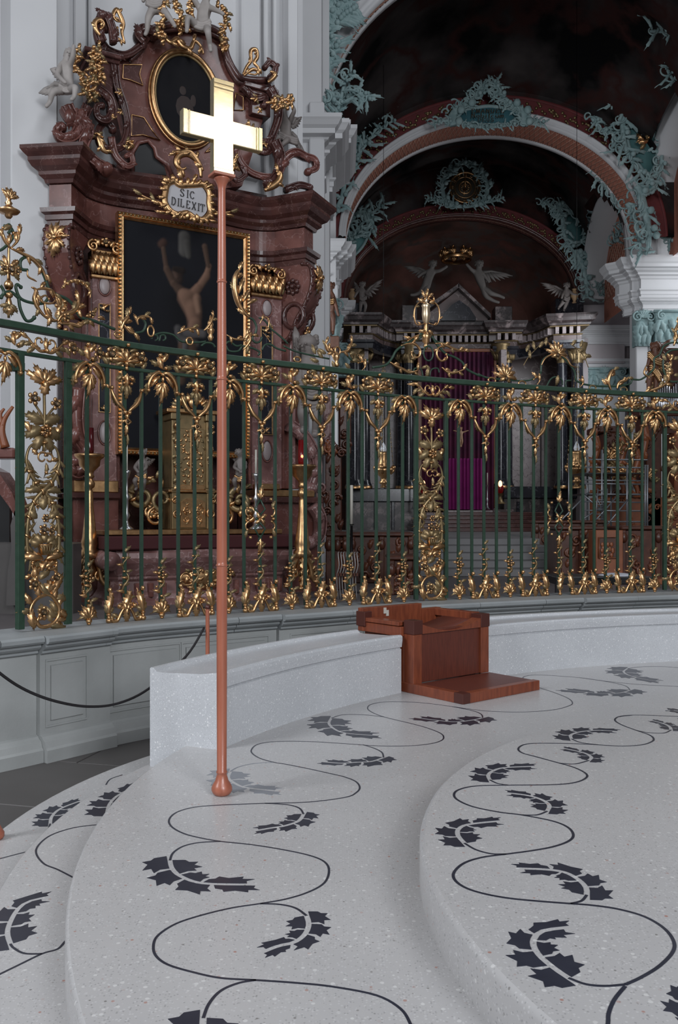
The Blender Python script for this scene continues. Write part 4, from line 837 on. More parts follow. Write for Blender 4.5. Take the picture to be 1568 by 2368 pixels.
# ================================================================ side altar of red marble (turned thirty degrees)
AO = V((-2.40, 13.93, 0)); AM = MX.Translation(AO) @ RZ(PI / 6); AN = V((.5, -.8660254, 0)); AI = AM.inverted()
def al(px, py, v=0.):
    """picture point -> altar coordinates (u, y, z) on the plane v metres in front of the altar wall"""
    d = V(((px - HX) / F, 1, -(py - HY) / F)); t = (v + AO.dot(AN)) / d.dot(AN)
    return AI @ (V((0, 0, CZ)) + d * t)
def am(px, py, v=0., rot=0., s=1.):
    p = AM @ al(px, py, v); u = V((.8660254, .5, 0))
    return MX(((u.x, 0, AN.x, p.x), (u.y, 0, AN.y, p.y), (0, 1, 0, p.z), (0, 0, 0, 1))) @ RZ(rot) @ SCL(s)
alt = thing('side_altar', 'towering red marble baroque side altar with crucifixion painting and gilded capitals', 'altar', (AO.x, AO.y, .47))
def ab(name, m, fn, par=None, **k):
    mb = MB(); mb.M = AM; fn(mb); return mb.obj(name, m, par or alt, **k)
def abox(name, m, px0, px1, py0, py1, v, t, par=None, b=.012):
    """block whose front face fills the given picture rectangle, t metres deep"""
    a, c = al(px0, py1, v), al(px1, py1, v); z0 = a.z; z1 = al(px0, py0, v).z
    return ab(name, m, lambda mb: mb.bbox(a.x, c.x, -v, -v + t, z0, z1, b), par)
A1, A2, A3 = (-2.14, -.225), (-1.875, -.42), (-1.55, .02)
half = [(-1.70, .38), A1, A2, A3] + [(p.x, p.y) for p in cr([(-1.55, .02, 0), (-1.32, .14, 0), (-1.0, .17, 0), (-.6, .12, 0), (0, .04, 0)], 5)][1:]
EP = half + [(-x, y) for x, y in half[-2::-1]]
ab('cornice', MDRED, lambda mb: (mb.sweep(EP, [(-.3, 6.42), (.04, 6.45), (.055, 6.50), (.11, 6.55), (.11, 6.60), (.18, 6.65), (.22, 6.72), (.22, 6.77), (.27, 6.82), (.30, 6.86), (.30, 6.91), (-.3, 6.93)]),))
ab('frieze', MRED, lambda mb: mb.sweep(EP, [(-.3, 6.06), (.0, 6.06), (.0, 6.44), (-.3, 6.44)]))
ab('architrave', MDRED, lambda mb: mb.sweep(EP, [(-.3, 5.84), (.02, 5.84), (.02, 5.92), (.045, 5.93), (.045, 6.0), (.09, 6.03), (.10, 6.09), (-.3, 6.10)]))
ab('back_wall', MDRED, lambda mb: mb.box(-1.95, 1.95, .32, .75, .47, 6.92))
ab('attic_block', MDRED, lambda mb: (mb.box(-1.5, 1.5, .22, .7, 6.9, 7.1)))
# pilasters with oval inlays and dark gold-rimmed panels
for (x0, x1, sgn) in ((213, 271, -1), (583, 652, 1)):
    p = abox('pilaster_shaft', MPINK, x0, x1, 600 if sgn < 0 else 660, 1130, .14, .3)
    abox('pilaster_edge', MRED, x0 - 8, x0 + 3, 600 if sgn < 0 else 660, 1130, .10, .3); abox('pilaster_edge', MRED, x1 - 3, x1 + 7, 620 if sgn < 0 else 660, 1130, .10, .3)
    cx = (x0 + x1) / 2; yo = 661 if sgn < 0 else 713
    for yy, ry in ((yo, 21), (yo + (340 if sgn < 0 else 330), 26)):
        mb = MB(); mb.M = am(cx, yy, .15); k = 13.0 / F; mb.ell((0, 0, 0), (13 * k, ry * k, .03), 16, 6); mb.m = 1
        mb.tube([(15 * k * math.cos(a), (ry + 2) * k * math.sin(a), .004) for a in [2 * PI * i / 20 for i in range(21)]], .012, 5, 1, False, (0, 0, 1)); mb.obj('oval_inlay', [OVAL, MRED], alt)
    pa = abox('dark_inset', MBLK, cx - 13, cx + 12, yo + 42, yo + 290, .155, .03, None, .004)
    for xa in (cx - 14, cx + 12): abox('gilded_fillet', GOLD, xa, xa + 2.2, yo + 40, yo + 292, .17, .02, None, .001)
    for yy in (yo + 40, yo + 290): abox('gilded_fillet', GOLD, cx - 14, cx + 14, yy, yy + 2, .17, .02, None, .001)
    inst('leaf_cluster', BUD, am(cx, yo + 50, .19, 0, 1.1), alt); inst('leaf_cluster', BUD, am(cx, yo + 282, .19, 0, .9), alt)
    # gilded capital
    y0, y1 = (552, 640) if sgn < 0 else (612, 682)
    mb = MB(); mb.M = AM; a, c = al(x0 - 2, y1, .2), al(x1 + 2, y1, .2); zt = al(x0, y0, .2).z; mb.bbox(a.x, c.x, -.2, .1, a.z, a.z + .05, .01); mb.bbox(a.x + .02, c.x - .02, -.16, .1, a.z + .05, zt - .12, .02)
    mb.M = am(cx, y1, .24); w = (c.x - a.x) / 2
    for k in range(-2, 3):
        lf(mb, k * w * .42, .03, 0, .30, .15, .9, 0, 0, 4, .0); lf(mb, k * w * .42 + w * .2, .12, 0, .30, .13, .8, 0, 0, 4, -.02); lf(mb, k * w * .42 + w * .2, .04, 0, .2, .10, .6, 0, 1, 4, -.02)
    H = zt - a.z
    for s in (1, -1):
        swirl(mb, (s * w * .86, H - .13), .085, .02, PI / 2, -s * 1.4, .024, .014, 0, .02, 22); mb.tube([(0, H - .06, .0), (s * w * .8, H - .045, .02)], .022, 6)
        lf(mb, s * w * .4, H - .12, s * .4, .13, .08, .7, .1, 0, 4, .03)
    rose(mb, 0, H - .06, .07, .04); mb.box(-w * 1.05, w * 1.05, H - .035, H + .0, -.2, .05) if 0 else None
    mb.obj('gilded_capital', GM, alt)
# outer half-pilasters and scroll consoles
abox('outer_pilaster', MRED, 146, 208, 690, 1130, .0, .4); abox('outer_pilaster_strip', MPINK, 205, 214, 650, 1130, .06, .3); abox('outer_pilaster', MRED, 652, 693, 700, 1130, .05, .4)
abox('outer_pilaster_strip', MDRED, 162, 190, 700, 1130, .06, .1); abox('outer_pilaster_strip', MPINK, 672, 684, 730, 1130, .12, .1)
def console(sg):
    """big scrolled bracket under the projecting block"""
    c = V((sg * 2.0, -.33, 0)); nl = V((sg * .59, -.806, 0)); tl = V((.806, sg * .59, 0))
    cm = AM @ MX(((tl.x, -nl.x, 0, c.x), (tl.y, -nl.y, 0, c.y), (0, 0, 1, 0), (0, 0, 0, 1)))    # x across, y inwards
    S = [(.02, 5.84), (-.13, 5.80), (-.17, 5.62), (-.15, 5.42), (-.08, 5.25), (.02, 5.08), (.11, 4.95), (.17, 4.80), (.25, 4.66), (.36, 4.60), (.5, 4.62)]
    mb = MB(); mb.M = cm; C = cr([(0, y, z) for y, z in S], 3); w = .17
    back = [(0, .62, 4.62), (0, .55, 5.2), (0, .40, 5.35), (0, .38, 5.6), (0, .62, 5.84)]
    poly = C + [V(b) for b in back]; n = len(poly)
    mb.add([(-w, p.y, p.z) for p in poly] + [(w, p.y, p.z) for p in poly], [tuple(range(n))[::-1], tuple(range(n, 2 * n))] + [(i, (i + 1) % n, (i + 1) % n + n, i + n) for i in range(n)], False)
    o = mb.obj('scroll_console', MRED, alt)
    mb = MB(); mb.M = cm
    for s in (1, -1):
        for i, p in enumerate(C):
            if i % 2 == 0: mb.ell((s * (w + .01), p.y + .01, p.z), (.032, .03, .036), 6, 4)
        mb.tube([(s * w, p.y + .03, p.z) for p in C], .03, 6)
    mb.obj('beaded_edge', MDRED, alt)
    for z, y, r in ((5.48, .20, .10),):
        mb = MB(); mb.M = cm
        for s in (1, -1):
            for k in range(8): mb.ell((s * (w + .02), y + r * math.cos(k * PI / 4), z + r * math.sin(k * PI / 4)), (.03, .045, .045), 6, 4)
            mb.ell((s * (w + .04), y, z), .045); mb.tube([(s * (w + .02), y + .18 * math.cos(a) - .02, 5.0 + .2 * math.sin(a)) for a in [2 * PI * i / 16 for i in range(17)]], .04, 6, 1, False)
        mb.obj('console_rosette', MDRED, alt)
    mb = MB(); mb.M = cm @ TR(0, -.19, 5.62) @ RX(PI / 2)
    for a, L in ((0, .26), (.5, .24), (-.5, .24), (1.2, .2), (-1.2, .2), (2.2, .2), (-2.2, .2), (PI, .3), (2.8, .24), (-2.8, .24)): lf(mb, 0, 0, a, L, L * .42, .6, .2, 0, 4, .01)
    for s in (1, -1): swirl(mb, (s * .09, .03), .05, .015, 0, s * .8, .014, .01, 0, .03, 10)
    mb.ell((0, 0, .03), .045); mb.obj('gilded_ornament', GM, alt)
    mb = MB(); mb.M = cm @ TR(0, .08, 4.72) @ RX(PI / 2)
    for a in range(9): lf(mb, .02 * math.sin(a), -.03 * a + .1, PI + (a % 3 - 1) * .6, .15, .09, .6, .1, a % 3 == 1, 4, .05)
    for a in range(10): mb.ell((.07 * math.sin(a * 2.3), .1 - .05 * a, .06), .035)
    mb.obj('gilded_garland', GM, alt)
console(-1); console(1)
# ---- altar painting in its frame
PU0, PU1 = al(288, 800, .26).x, al(563, 800, .26).x; PZ0, PZ1 = al(430, 1040, .26).z, al(288, 507, .26).z
def frame_strip(name, m, off0, off1, prof):
    a, b, c, d = PU0 - off0, PU1 + off0, PZ0 - off0, PZ1 + off0
    for k in range(4):
        P = [((a, c), (b, c)), ((b, c), (b, d)), ((b, d), (a, d)), ((a, d), (a, c))][k]
        w = off0 - off1; Q = [((a + w, c + w), (b - w, c + w)), ((b - w, c + w), (b - w, d - w)), ((b - w, d - w), (a + w, d - w)), ((a + w, d - w), (a + w, c + w))][k]
        mb = MB(); mb.M = AM; n = len(prof); vs = []
        for e in (0, 1):
            for t, h in prof: vs.append((P[e][0] + (Q[e][0] - P[e][0]) * t, -.24 - h, P[e][1] + (Q[e][1] - P[e][1]) * t))
        mb.add(vs, [(j, j + 1, n + j + 1, n + j) for j in range(n - 1)], False); mb.obj(name, m, alt)
        if name == 'frame_moulding':
            mb = MB(); mb.M = AM; L = (V(P[1]) - V(P[0])).length; q = int(L / .055)
            for i in range(q):
                t = (i + .5) / q; x = P[0][0] + (P[1][0] - P[0][0]) * t; z = P[0][1] + (P[1][1] - P[0][1]) * t; mx, mz = (Q[0][0] - P[0][0]) * .5, (Q[0][1] - P[0][1]) * .5
                ix = 1 if k in (0,) else 0; dx, dz = ((0, w * .5), (-w * .5, 0), (0, -w * .5), (w * .5, 0))[k]
                mb.ell((x + dx, -.285, z + dz), .019, 5, 3)
            o = mb.obj('frame_beading', GOLD2, alt); o['kind'] = 'stuff'
frame_strip('frame_moulding', GOLD, .105, .045, [(0, -.1), (0, .03), (.15, .05), (.5, .03), (.85, .05), (1, .05), (1, .0)])
frame_strip('frame_inner', GOLD, .045, .0, [(0, .0), (0, .035), (.4, .05), (.8, .03), (1, .02), (1, -.02)])
def painting(name, u0, u1, z0, z1, y, nx, nz, bgc, strokes, par, M=AM, rough=.65):
    """canvas painted with soft strokes: (x0, z0, r0, x1, z1, r1, colour, softness) in 0..1 of the height"""
    H = z1 - z0; Wd = (u1 - u0) / H; mb = MB(); mb.M = M; vs = []; cols = []
    for j in range(nz + 1):
        for i in range(nx + 1):
            X, Z = i / nx * Wd, j / nz; vs.append((u0 + (u1 - u0) * i / nx, y, z0 + H * Z)); c = V(bgc)
            for x0, y0, r0, x1, y1, r1, cc, sf in strokes:
                dx, dy = x1 - x0, y1 - y0; L2 = dx * dx + dy * dy
                t = 0 if L2 < 1e-9 else min(1, max(0, ((X - x0) * dx + (Z - y0) * dy) / L2))
                r = r0 + (r1 - r0) * t; ex, ey = X - x0 - dx * t, Z - y0 - dy * t; d = math.hypot(ex, ey)
                if d < r * (1 + sf):
                    k = min(1, (r * (1 + sf) - d) / (r * 2 * sf + 1e-6)); sh = .62 + .38 * max(-1, min(1, (-ex + ey * .4) / (r + 1e-6))); c = c.lerp(V(cc) * sh, min(1, k))
            cols.append((*c, 1))
    mb.add(vs, [(j * (nx + 1) + i, j * (nx + 1) + i + 1, (j + 1) * (nx + 1) + i + 1, (j + 1) * (nx + 1) + i) for j in range(nz) for i in range(nx)], False)
    m = bpy.data.materials.new(name + '_paint'); m.use_nodes = True; b = m.node_tree.nodes['Principled BSDF']; b.inputs['Roughness'].default_value = rough; b.inputs['Specular IOR Level'].default_value = .12
    at_ = m.node_tree.nodes.new('ShaderNodeAttribute'); at_.attribute_name = 'paint'; m.node_tree.links.new(at_.outputs['Color'], b.inputs['Base Color'])
    o = mb.obj(name, m, par); ca_ = o.data.color_attributes.new('paint', 'FLOAT_COLOR', 'POINT')
    for i, c in enumerate(cols): ca_.data[i].color = c
    return o
def P2(px, py): q = al(px, py, .25); return (q.x - PU0) / (PZ1 - PZ0), (q.z - PZ0) / (PZ1 - PZ0)
def ST(a, b, r0, r1, c, sf=.28): (x0, y0), (x1, y1) = P2(*a), P2(*b); k = .00165; return (x0, y0, r0 * k, x1, y1, r1 * k, c, sf)
SK, SKD, SKL = (.20, .115, .08), (.09, .055, .04), (.27, .16, .11)
stk = [ST((440, 560), (505, 640), 60, 90, (.012, .012, .016), 1.), ST((405, 690), (420, 760), 50, 70, (.010, .010, .012), 1.), ST((427, 548), (427, 580), 17, 17, (.085, .08, .075), .2), ST((432, 562), (436, 592), 10, 8, (.075, .07, .065), .3),
       ST((375, 565), (379, 560), 11, 10, (.07, .038, .03), .4), ST((378, 575), (386, 625), 6, 7, SKD), ST((386, 622), (402, 655), 9, 10, SKD), ST((484, 615), (477, 640), 7, 9, SK), ST((478, 638), (458, 668), 10, 10, SK), ST((474, 570), (482, 615), 8, 6, SKD),
       ST((402, 655), (425, 680), 9, 16, SKD), ST((458, 665), (440, 690), 11, 16, SK), ST((424, 680), (452, 690), 14, 16, SK), ST((432, 690), (450, 730), 24, 20, SK), ST((448, 712), (450, 750), 20, 17, SK, .4), ST((455, 690), (460, 720), 8, 7, SKL, .8), ST((452, 748), (448, 765), 16, 18, SK),
       ST((411, 632), (414, 646), 15, 12, (.045, .028, .022), .4), ST((406, 630), (409, 640), 7, 6, (.09, .055, .042), .5), ST((404, 622), (422, 626), 7, 9, (.02, .014, .012), .4),
       ST((415, 768), (470, 772), 12, 11, (.11, .10, .10), .3), ST((412, 760), (420, 790), 10, 9, (.08, .075, .075), .4), ST((425, 785), (455, 795), 9, 9, (.07, .065, .062), .4), ST((440, 800), (455, 880), 18, 14, SKD), ST((425, 800), (420, 880), 15, 12, SKD), ST((430, 790), (425, 830), 9, 5, (.10, .09, .09), .4)]
painting('altar_canvas', PU0, PU1, PZ0, PZ1, -.245, 110, 196, (.0075, .008, .011), stk, alt)
# ---- cartouche reading SIC DILEXIT
ct = ab('name_plaque', WPLQ, lambda mb: None) if 0 else None
mb = MB(); mb.M = am(433, 460, .50); k = 13.5 / F
def cpoly(f): return cr([(x * k * f, y * k * f, 0) for x, y in ((-44, 8), (-40, 22), (-26, 30), (-16, 24), (0, 27), (14, 30), (34, 34), (46, 20), (46, 0), (48, -18), (36, -34), (18, -36), (0, -28), (-16, -34), (-34, -30), (-46, -14))], 3, True)
C = cpoly(1); n = len(C); mb.add([p for p in C] + [p - V((0, 0, .06)) for p in C] + [(0, 0, .02)], [(i, (i + 1) % n, 2 * n) for i in range(n)] + [(i, i + n, (i + 1) % n + n, (i + 1) % n) for i in range(n)], False)
plq = mb.obj('inscribed_plaque', WPLQ, alt, label='pale plaque lettered SIC DILEXIT')
mb = MB(); mb.M = am(433, 460, .52) @ RZ(-.05); word(mb, 'SIC', -18 * k, 3 * k, 17 * k, .92, .06, .66); mb.obj('lettering', LETT, plq)
mb = MB(); mb.M = am(433, 460, .52) @ RZ(-.05); word(mb, 'DILEXIT', -37 * k, -21 * k, 17 * k, .82, .06, .60); mb.obj('lettering', LETT, plq)
mb = MB(); mb.M = am(433, 460, .50); O_ = cpoly(1.18)
mb.tube(O_ + O_[:1], .052, 8, .8, False, (0, 0, 1)); mb.obj('cartouche_frame', GM, alt)
mb = MB(); mb.M = am(433, 460, .50)
for i in range(0, n, 2):
    a = math.atan2(O_[i].x, O_[i].y); lf(mb, O_[i].x * .93, O_[i].y * .93, a, .15, .075, .9, .1, 0, 3, .03)
for s in (1, -1):
    P = cr([(s * -.02, -.30, .02), (s * -.22, -.28, .02), (s * -.42, -.14, .0), (s * -.62, -.10, 0), (s * -.74, -.06, 0)], 5)
    mb.tube(P, [.035, .01], 7, .7, True, (0, 0, 1))
    for j, (x, y, a) in enumerate(((-.30, -.24, -1.0), (-.42, -.16, -1.5), (-.50, -.14, -.8), (-.62, -.12, -1.9), (-.34, -.26, -1.9), (-.70, -.07, -1.4))): lf(mb, s * x, y, s * a, .17, .07, .7, .3, j % 3 == 2, 4, .02, 0, s)
for x, y, a, L in ((-.1, .26, -.5, .2), (.08, .26, .3, .16), (0, -.2, PI, .16), (.12, -.22, 2.6, .15), (-.12, -.22, -2.6, .15), (.28, .2, .9, .18), (-.3, .16, -1., .16)): lf(mb, x, y, a, L, L * .5, .8, .2, 0, 4, .06)
mb.obj('gilded_acanthus', GM, alt)
# crest of the cartouche: big C scroll above
def ag(pts, r, t, v=.3, m=0, leaves=3, L=.16, name='gilded_scroll', mats=None, fl=.8, ball=0):
    P = cr([al(x, y, v) for x, y in pts], 5); mb = MB(); mb.M = AM; n = len(P)
    mb.m = m; mb.tube(P, [max(t, r * math.sin(PI * (.15 + .8 * i / n))) for i in range(n)], 8, fl, True, (0, 1, 0)); mb.m = 0
    if ball: mb.ell(P[-1], ball)
    for k_ in range(leaves):
        i = min(n - 2, int((k_ + .6) * n / (leaves + .4))); q = P[i]; d = P[i + 1] - P[i]; a = math.atan2(d.x, d.z); o = mb.M
        mb.M = AM @ TR(q.x, q.y - .02, q.z) @ RX(PI / 2); lf(mb, 0, 0, a + (.7 if k_ % 2 else -.7), L, L * .5, .7, .2, 0, 4, 0); mb.M = o
    return mb.obj(name, mats or GM, alt)
ag([(465, 410), (462, 385), (450, 365), (430, 355), (412, 362), (408, 380), (420, 392), (430, 388)], .055, .02, .48, 0, 4, .15); ag([(470, 395), (458, 372), (440, 352), (415, 352), (398, 350)], .04, .01, .5, 0, 5, .14)
# ---- upper storey: shaped gable round the oval painting
gab = [(262, 405), (285, 335), (262, 235), (262, 150), (300, 128), (325, 104), (345, 74), (385, 62), (430, 60), (470, 64), (510, 84), (522, 128), (540, 165), (562, 186), (622, 190), (616, 250), (592, 330), (560, 430), (420, 450), (320, 430)]
mb = MB(); mb.M = AM; G = [al(x, y, .05) for x, y in gab]; mb.prism([(p.x, p.z) for p in G][::-1], -.05, .35); mb.obj('gable', MRED, alt)
rim = [al(x, y, .10) for x, y in ((188, 98), (300, 128), (325, 104), (345, 74), (385, 60), (430, 57), (470, 61), (512, 82), (522, 128), (540, 165), (562, 184), (624, 188))]
mb = MB(); mb.M = AM; R_ = [V((p.x, 0, p.z)) for p in cr(rim[1:], 4)]
for off, rr in ((0, .06), (-.09, .035)): mb.tube([(p.x, -.12, p.z + off) for p in R_], rr, 6)
mb.obj('gable_moulding', MDRED, alt)
for x0, x1, y0, y1, v in ((196, 262, 104, 132, .42), (566, 626, 186, 206, .30)):
    abox('broken_cornice', MDRED, x0, x1 + 20, y0, y0 + 11, v, .7); abox('broken_cornice', MDRED, x0 + 8, x1 + 16, y0 + 11, y0 + 26, v - .06, .6); abox('cornice_pier', MDRED, x0 + 16, x1, y0 + 26, y0 + (110 if x0 < 300 else 75), v - .12, .5)
# inset panels with gold rims
for pts in ([(285, 150), (328, 150), (322, 172), (330, 198), (300, 185), (283, 182)], [(304, 266), (332, 272), (350, 300), (370, 325), (330, 312), (303, 315)], [(545, 215), (562, 225), (562, 255), (540, 255)], [(475, 352), (492, 336), (500, 300), (505, 352), (490, 348)]):
    P = [al(x, y, .06) for x, y in pts]; n = len(P); mb = MB(); mb.M = AM; mb.prism([(p.x, p.z) for p in P][::-1], -.065, -.04); mb.obj('inset_panel', MDRED, alt)
    mb = MB(); mb.M = AM; mb.tube([(p.x, -.07, p.z) for p in P + P[:1]], .012, 5, 1, False); mb.obj('gilded_fillet', GOLD, alt)
oc_ = al(430, 229, .1); rx, rz = .525, .70
def ring3(name, m, a, b, r, y, fl=1.):
    mb = MB(); mb.M = AM; mb.tube([(oc_.x + a * math.cos(t), y, oc_.z + b * math.sin(t)) for t in [2 * PI * i / 48 for i in range(49)]], r, 8, fl, False, (0, 1, 0)); return mb.obj(name, m, alt)
ring3('oval_frame', GOLD, rx + .02, rz + .02, .038, -.13); ring3('oval_frame', GOLD2, rx - .025, rz - .025, .022, -.11); ring3('oval_frame', GOLD, rx + .065, rz + .065, .018, -.10)
mb = MB(); mb.M = AM; mb.add([(oc_.x + (rx - .02) * math.cos(t), -.10, oc_.z + (rz - .02) * math.sin(t)) for t in [2 * PI * i / 48 for i in range(48)]], [tuple(range(48))], False); mb.obj('oval_canvas', CANV, alt)
mb = MB(); mb.M = AM; 
for x, z, a, b in ((-.05, .12, .06, .075), (-.02, -.14, .16, .2), (.12, .0, .05, .1)): mb.ell((oc_.x + x, -.098, oc_.z + z), (a, .006, b), 12, 6)
mb.obj('painted_saint', mat('dim_painted_figure', (.022, .012, .010), .7), alt)
# black plate below the oval, the shade of a niche hole put in as colour
mb = MB(); mb.M = AM; mb.prism([(p.x, p.z) for p in [al(x, y, .07) for x, y in ((312, 400), (312, 355), (322, 336), (340, 332), (353, 345), (356, 365), (380, 385), (385, 405))]][::-1], -.075, -.05); mb.obj('niche_shade_plate', BLACK, alt)
mb = MB(); mb.M = AM; mb.tube([al(x, y, .10) for x, y in ((306, 405), (306, 352), (320, 330), (342, 325), (358, 342), (362, 362), (388, 380), (400, 410))], .035, 6); mb.obj('niche_moulding', MRED, alt)
# big marble volutes
def vol(pts, r, t, v, m=MDRED, sp_=None):
    P = cr([al(x, y, v) for x, y in pts], 6); mb = MB(); mb.M = AM; n = len(P)
    R = [.8 * (r + (t - r) * i / (n - 1)) for i in range(n)]
    mb.tube(P, R, 8, 1.6, True, (0, 1, 0)); mb.ell(P[-1], (t * 1.3, t * 1.9, t * 1.3))
    for s in (-1, 1):                               # raised fillets along both edges
        E = []
        for i in range(n):
            d = (P[min(i + 1, n - 1)] - P[max(i - 1, 0)]).normalized(); E.append(P[i] + V((d.z, 0, -d.x)) * s * R[i] * .85 + V((0, -R[i] * 1.2, 0)))
        mb.tube(E, .016, 5)
    for k_ in range(2, n - 2, 7):
        d = P[k_ + 1] - P[k_]; o = mb.M; mb.M = AM @ TR(P[k_].x, P[k_].y - R[k_] * 1.4, P[k_].z) @ RX(PI / 2); lf(mb, 0, 0, math.atan2(d.x, d.z) + .25, R[k_] * 3.2, R[k_] * 2.0, .7, .2, 0, 4, 0); mb.M = o
    mb.mi = [0] * len(mb.mi); mb.obj('marble_volute', m, alt)
vol([(262, 150), (268, 200), (285, 250), (293, 300), (280, 340), (250, 348), (228, 330), (228, 300), (245, 285), (260, 300)], .07, .05, .25)
vol([(200, 250), (192, 275), (200, 300), (215, 312)], .10, .05, .35); vol([(185, 260), (180, 300), (165, 320), (140, 322), (130, 305), (142, 296)], .10, .06, .42, MRED); vol([(150, 250), (165, 275), (190, 285), (200, 310), (190, 345), (215, 375), (245, 392)], .12, .08, .40, MRED)
vol([(225, 210), (250, 230), (258, 260), (245, 280), (225, 272), (222, 250), (235, 245)], .08, .04, .38); vol([(255, 320), (265, 360), (290, 385), (305, 380), (302, 360), (292, 362)], .06, .03, .28, MRED)
vol([(622, 205), (640, 240), (640, 280), (622, 330), (618, 352), (600, 350), (598, 335), (610, 330)], .08, .05, .3); vol([(545, 330), (552, 370), (575, 398), (605, 410), (640, 412)], .05, .06, .3, MRED); vol([(540, 370), (535, 400), (548, 418), (565, 405), (558, 388)], .05, .035, .32)
vol([(640, 400), (655, 370), (680, 355), (705, 365), (725, 372), (728, 390), (712, 398)], .09, .05, .38, MRED); vol([(630, 330), (645, 365), (640, 400), (620, 425)], .11, .07, .38); vol([(560, 200), (590, 230), (612, 225), (610, 245)], .06, .04, .2)
vol([(232, 100), (225, 75), (228, 52), (240, 40), (250, 52), (246, 66)], .09, .05, .42, MDRED); vol([(262, 100), (258, 72), (248, 45), (236, 38)], .07, .06, .5, MDRED); vol([(620, 185), (632, 170), (634, 155), (622, 146), (612, 156)], .06, .04, .3, MDRED)
vol([(330, 100), (318, 85), (330, 72), (355, 78)], .10, .08, .15, MDRED)
vol([(232, 100), (250, 120), (290, 130), (330, 105)], .07, .05, .15, MDRED); vol([(660, 440), (690, 430), (715, 435)], .07, .05, .3, MDRED)
# gilded accents of the gable
ag([(232, 82), (222, 68), (220, 52), (232, 46), (240, 58), (232, 68)], .04, .02, .55, 0, 2, .10); ag([(288, 98), (282, 75), (285, 55), (278, 35), (270, 22), (262, 35), (270, 48), (282, 50)], .035, .015, .5, 0, 3, .10); ag([(272, 62), (268, 85), (290, 100)], .03, .015, .5, 0, 2, .1)
ag([(620, 190), (632, 180), (636, 170), (625, 165)], .04, .02, .45, 0, 1, .1); ag([(562, 172), (570, 155), (580, 140), (580, 118), (592, 115), (595, 132), (588, 145), (598, 158), (592, 172), (575, 170)], .035, .015, .45, 0, 3, .10); ag([(564, 175), (585, 160), (605, 170)], .03, .012, .45, 0, 2, .1)
for pts in ([(225, 110), (215, 130), (218, 150), (210, 175), (205, 205), (222, 215)], [(235, 125), (238, 150), (228, 180), (215, 195)], [(178, 110), (172, 135), (165, 150), (185, 175), (192, 205), (205, 225)]):
    P = cr([al(x, y, .55) for x, y in pts], 5); mb = MB(); mb.M = AM
    for i, p in enumerate(P):
        mb.m = i % 3 == 0; q = V((random.uniform(-.05, .05), random.uniform(-.03, .03), random.uniform(-.02, .02))); mb.ell(p + q, .033, 6, 4); mb.m = 0
        o = mb.M; mb.M = AM @ TR(*(p + q)) @ RX(PI / 2); lf(mb, 0, 0, i * 1.9, .11, .06, .6, .2, i % 4 == 1, 3, .01); mb.M = o
    mb.obj('gilded_garland', GM, alt)
for pts in ([(385, 8), (380, 30), (372, 50), (370, 75), (380, 90)], [(415, 0), (412, 25), (420, 45), (415, 62), (432, 72)], [(448, -5), (446, 15), (440, 30)], [(505, 10), (520, 30), (525, 55), (515, 75), (520, 100), (516, 112)]):
    P = cr([al(x, y, .45) for x, y in pts], 4); mb = MB(); mb.M = AM
    for i, p in enumerate(P):
        q = V((random.uniform(-.06, .06), random.uniform(-.03, .03), random.uniform(-.02, .02))); mb.ell(p + q, .036, 6, 4)
        o = mb.M; mb.M = AM @ TR(*(p + q)) @ RX(PI / 2); lf(mb, 0, 0, i * 1.9, .12, .07, .6, .2, i % 3 == 1, 3, .01); mb.M = o
    mb.obj('gilded_garland', GM, alt)
ag([(378, 105), (380, 88), (395, 98), (410, 90), (420, 105), (440, 112), (450, 95), (465, 108), (470, 125)], .04, .02, .30, 0, 6, .15)
for x, y, s in ((229, 315, 1), (218, 230, .8), (300, 330, 1), (540, 385, 1), (576, 290, 1), (590, 230, .9), (262, 270, .6), (612, 335, .8), (276, 215, .7), (600, 255, .8), (278, 260, .6)): inst('leaf_cluster', BUD, am(x, y, .45, x * .1, s * 1.3), alt)
ag([(226, 315), (232, 330), (238, 345), (250, 355)], .05, .015, .5, 0, 3, .13); ag([(305, 325), (300, 340), (292, 345)], .04, .015, .4, 0, 2, .10); ag([(612, 440), (632, 430), (645, 418), (648, 402), (638, 395)], .06, .015, .55, 0, 4, .16); ag([(555, 395), (545, 385), (540, 372), (552, 362)], .04, .015, .4, 0, 3, .12)
# ---- pedestals, mensa, gradine
abox('pedestal', MRED, 170, 275, 1150, 1400, .35, .6); abox('pedestal', MRED, 585, 735, 1150, 1400, .35, .6)
abox('pedestal_cornice', MDRED, 160, 280, 1138, 1152, .45, .7); abox('pedestal_cornice', MDRED, 578, 748, 1148, 1162, .45, .7)
abox('gilded_ledge', GOLD, 172, 275, 1110, 1138, .35, .5); abox('gilded_ledge', GOLD, 590, 728, 1132, 1148, .38, .5); abox('gilded_step', GOLD, 600, 648, 1118, 1132, .4, .3)
vol([(176, 900), (172, 960), (178, 1010), (195, 1040), (196, 1075), (178, 1095), (165, 1080), (172, 1066)], .14, .08, .3, MRED); vol([(668, 985), (700, 1010), (722, 1050), (728, 1090), (715, 1130)], .12, .10, .2, MPINK); vol([(722, 1170), (738, 1200), (735, 1240), (715, 1255)], .12, .09, .5, MPINK)
mL, mR = al(246, 1300, 1.25).x, al(682, 1300, 1.25).x
mp_ = [(mL, -.4), (mL, -1.1), (mL + .15, -1.25)] + [(mL + .15 + (mR - mL - .3) * i / 8, -1.25 - .10 * math.sin(PI * i / 8)) for i in range(1, 8)] + [(mR - .15, -1.25), (mR, -1.1), (mR, -.4)]
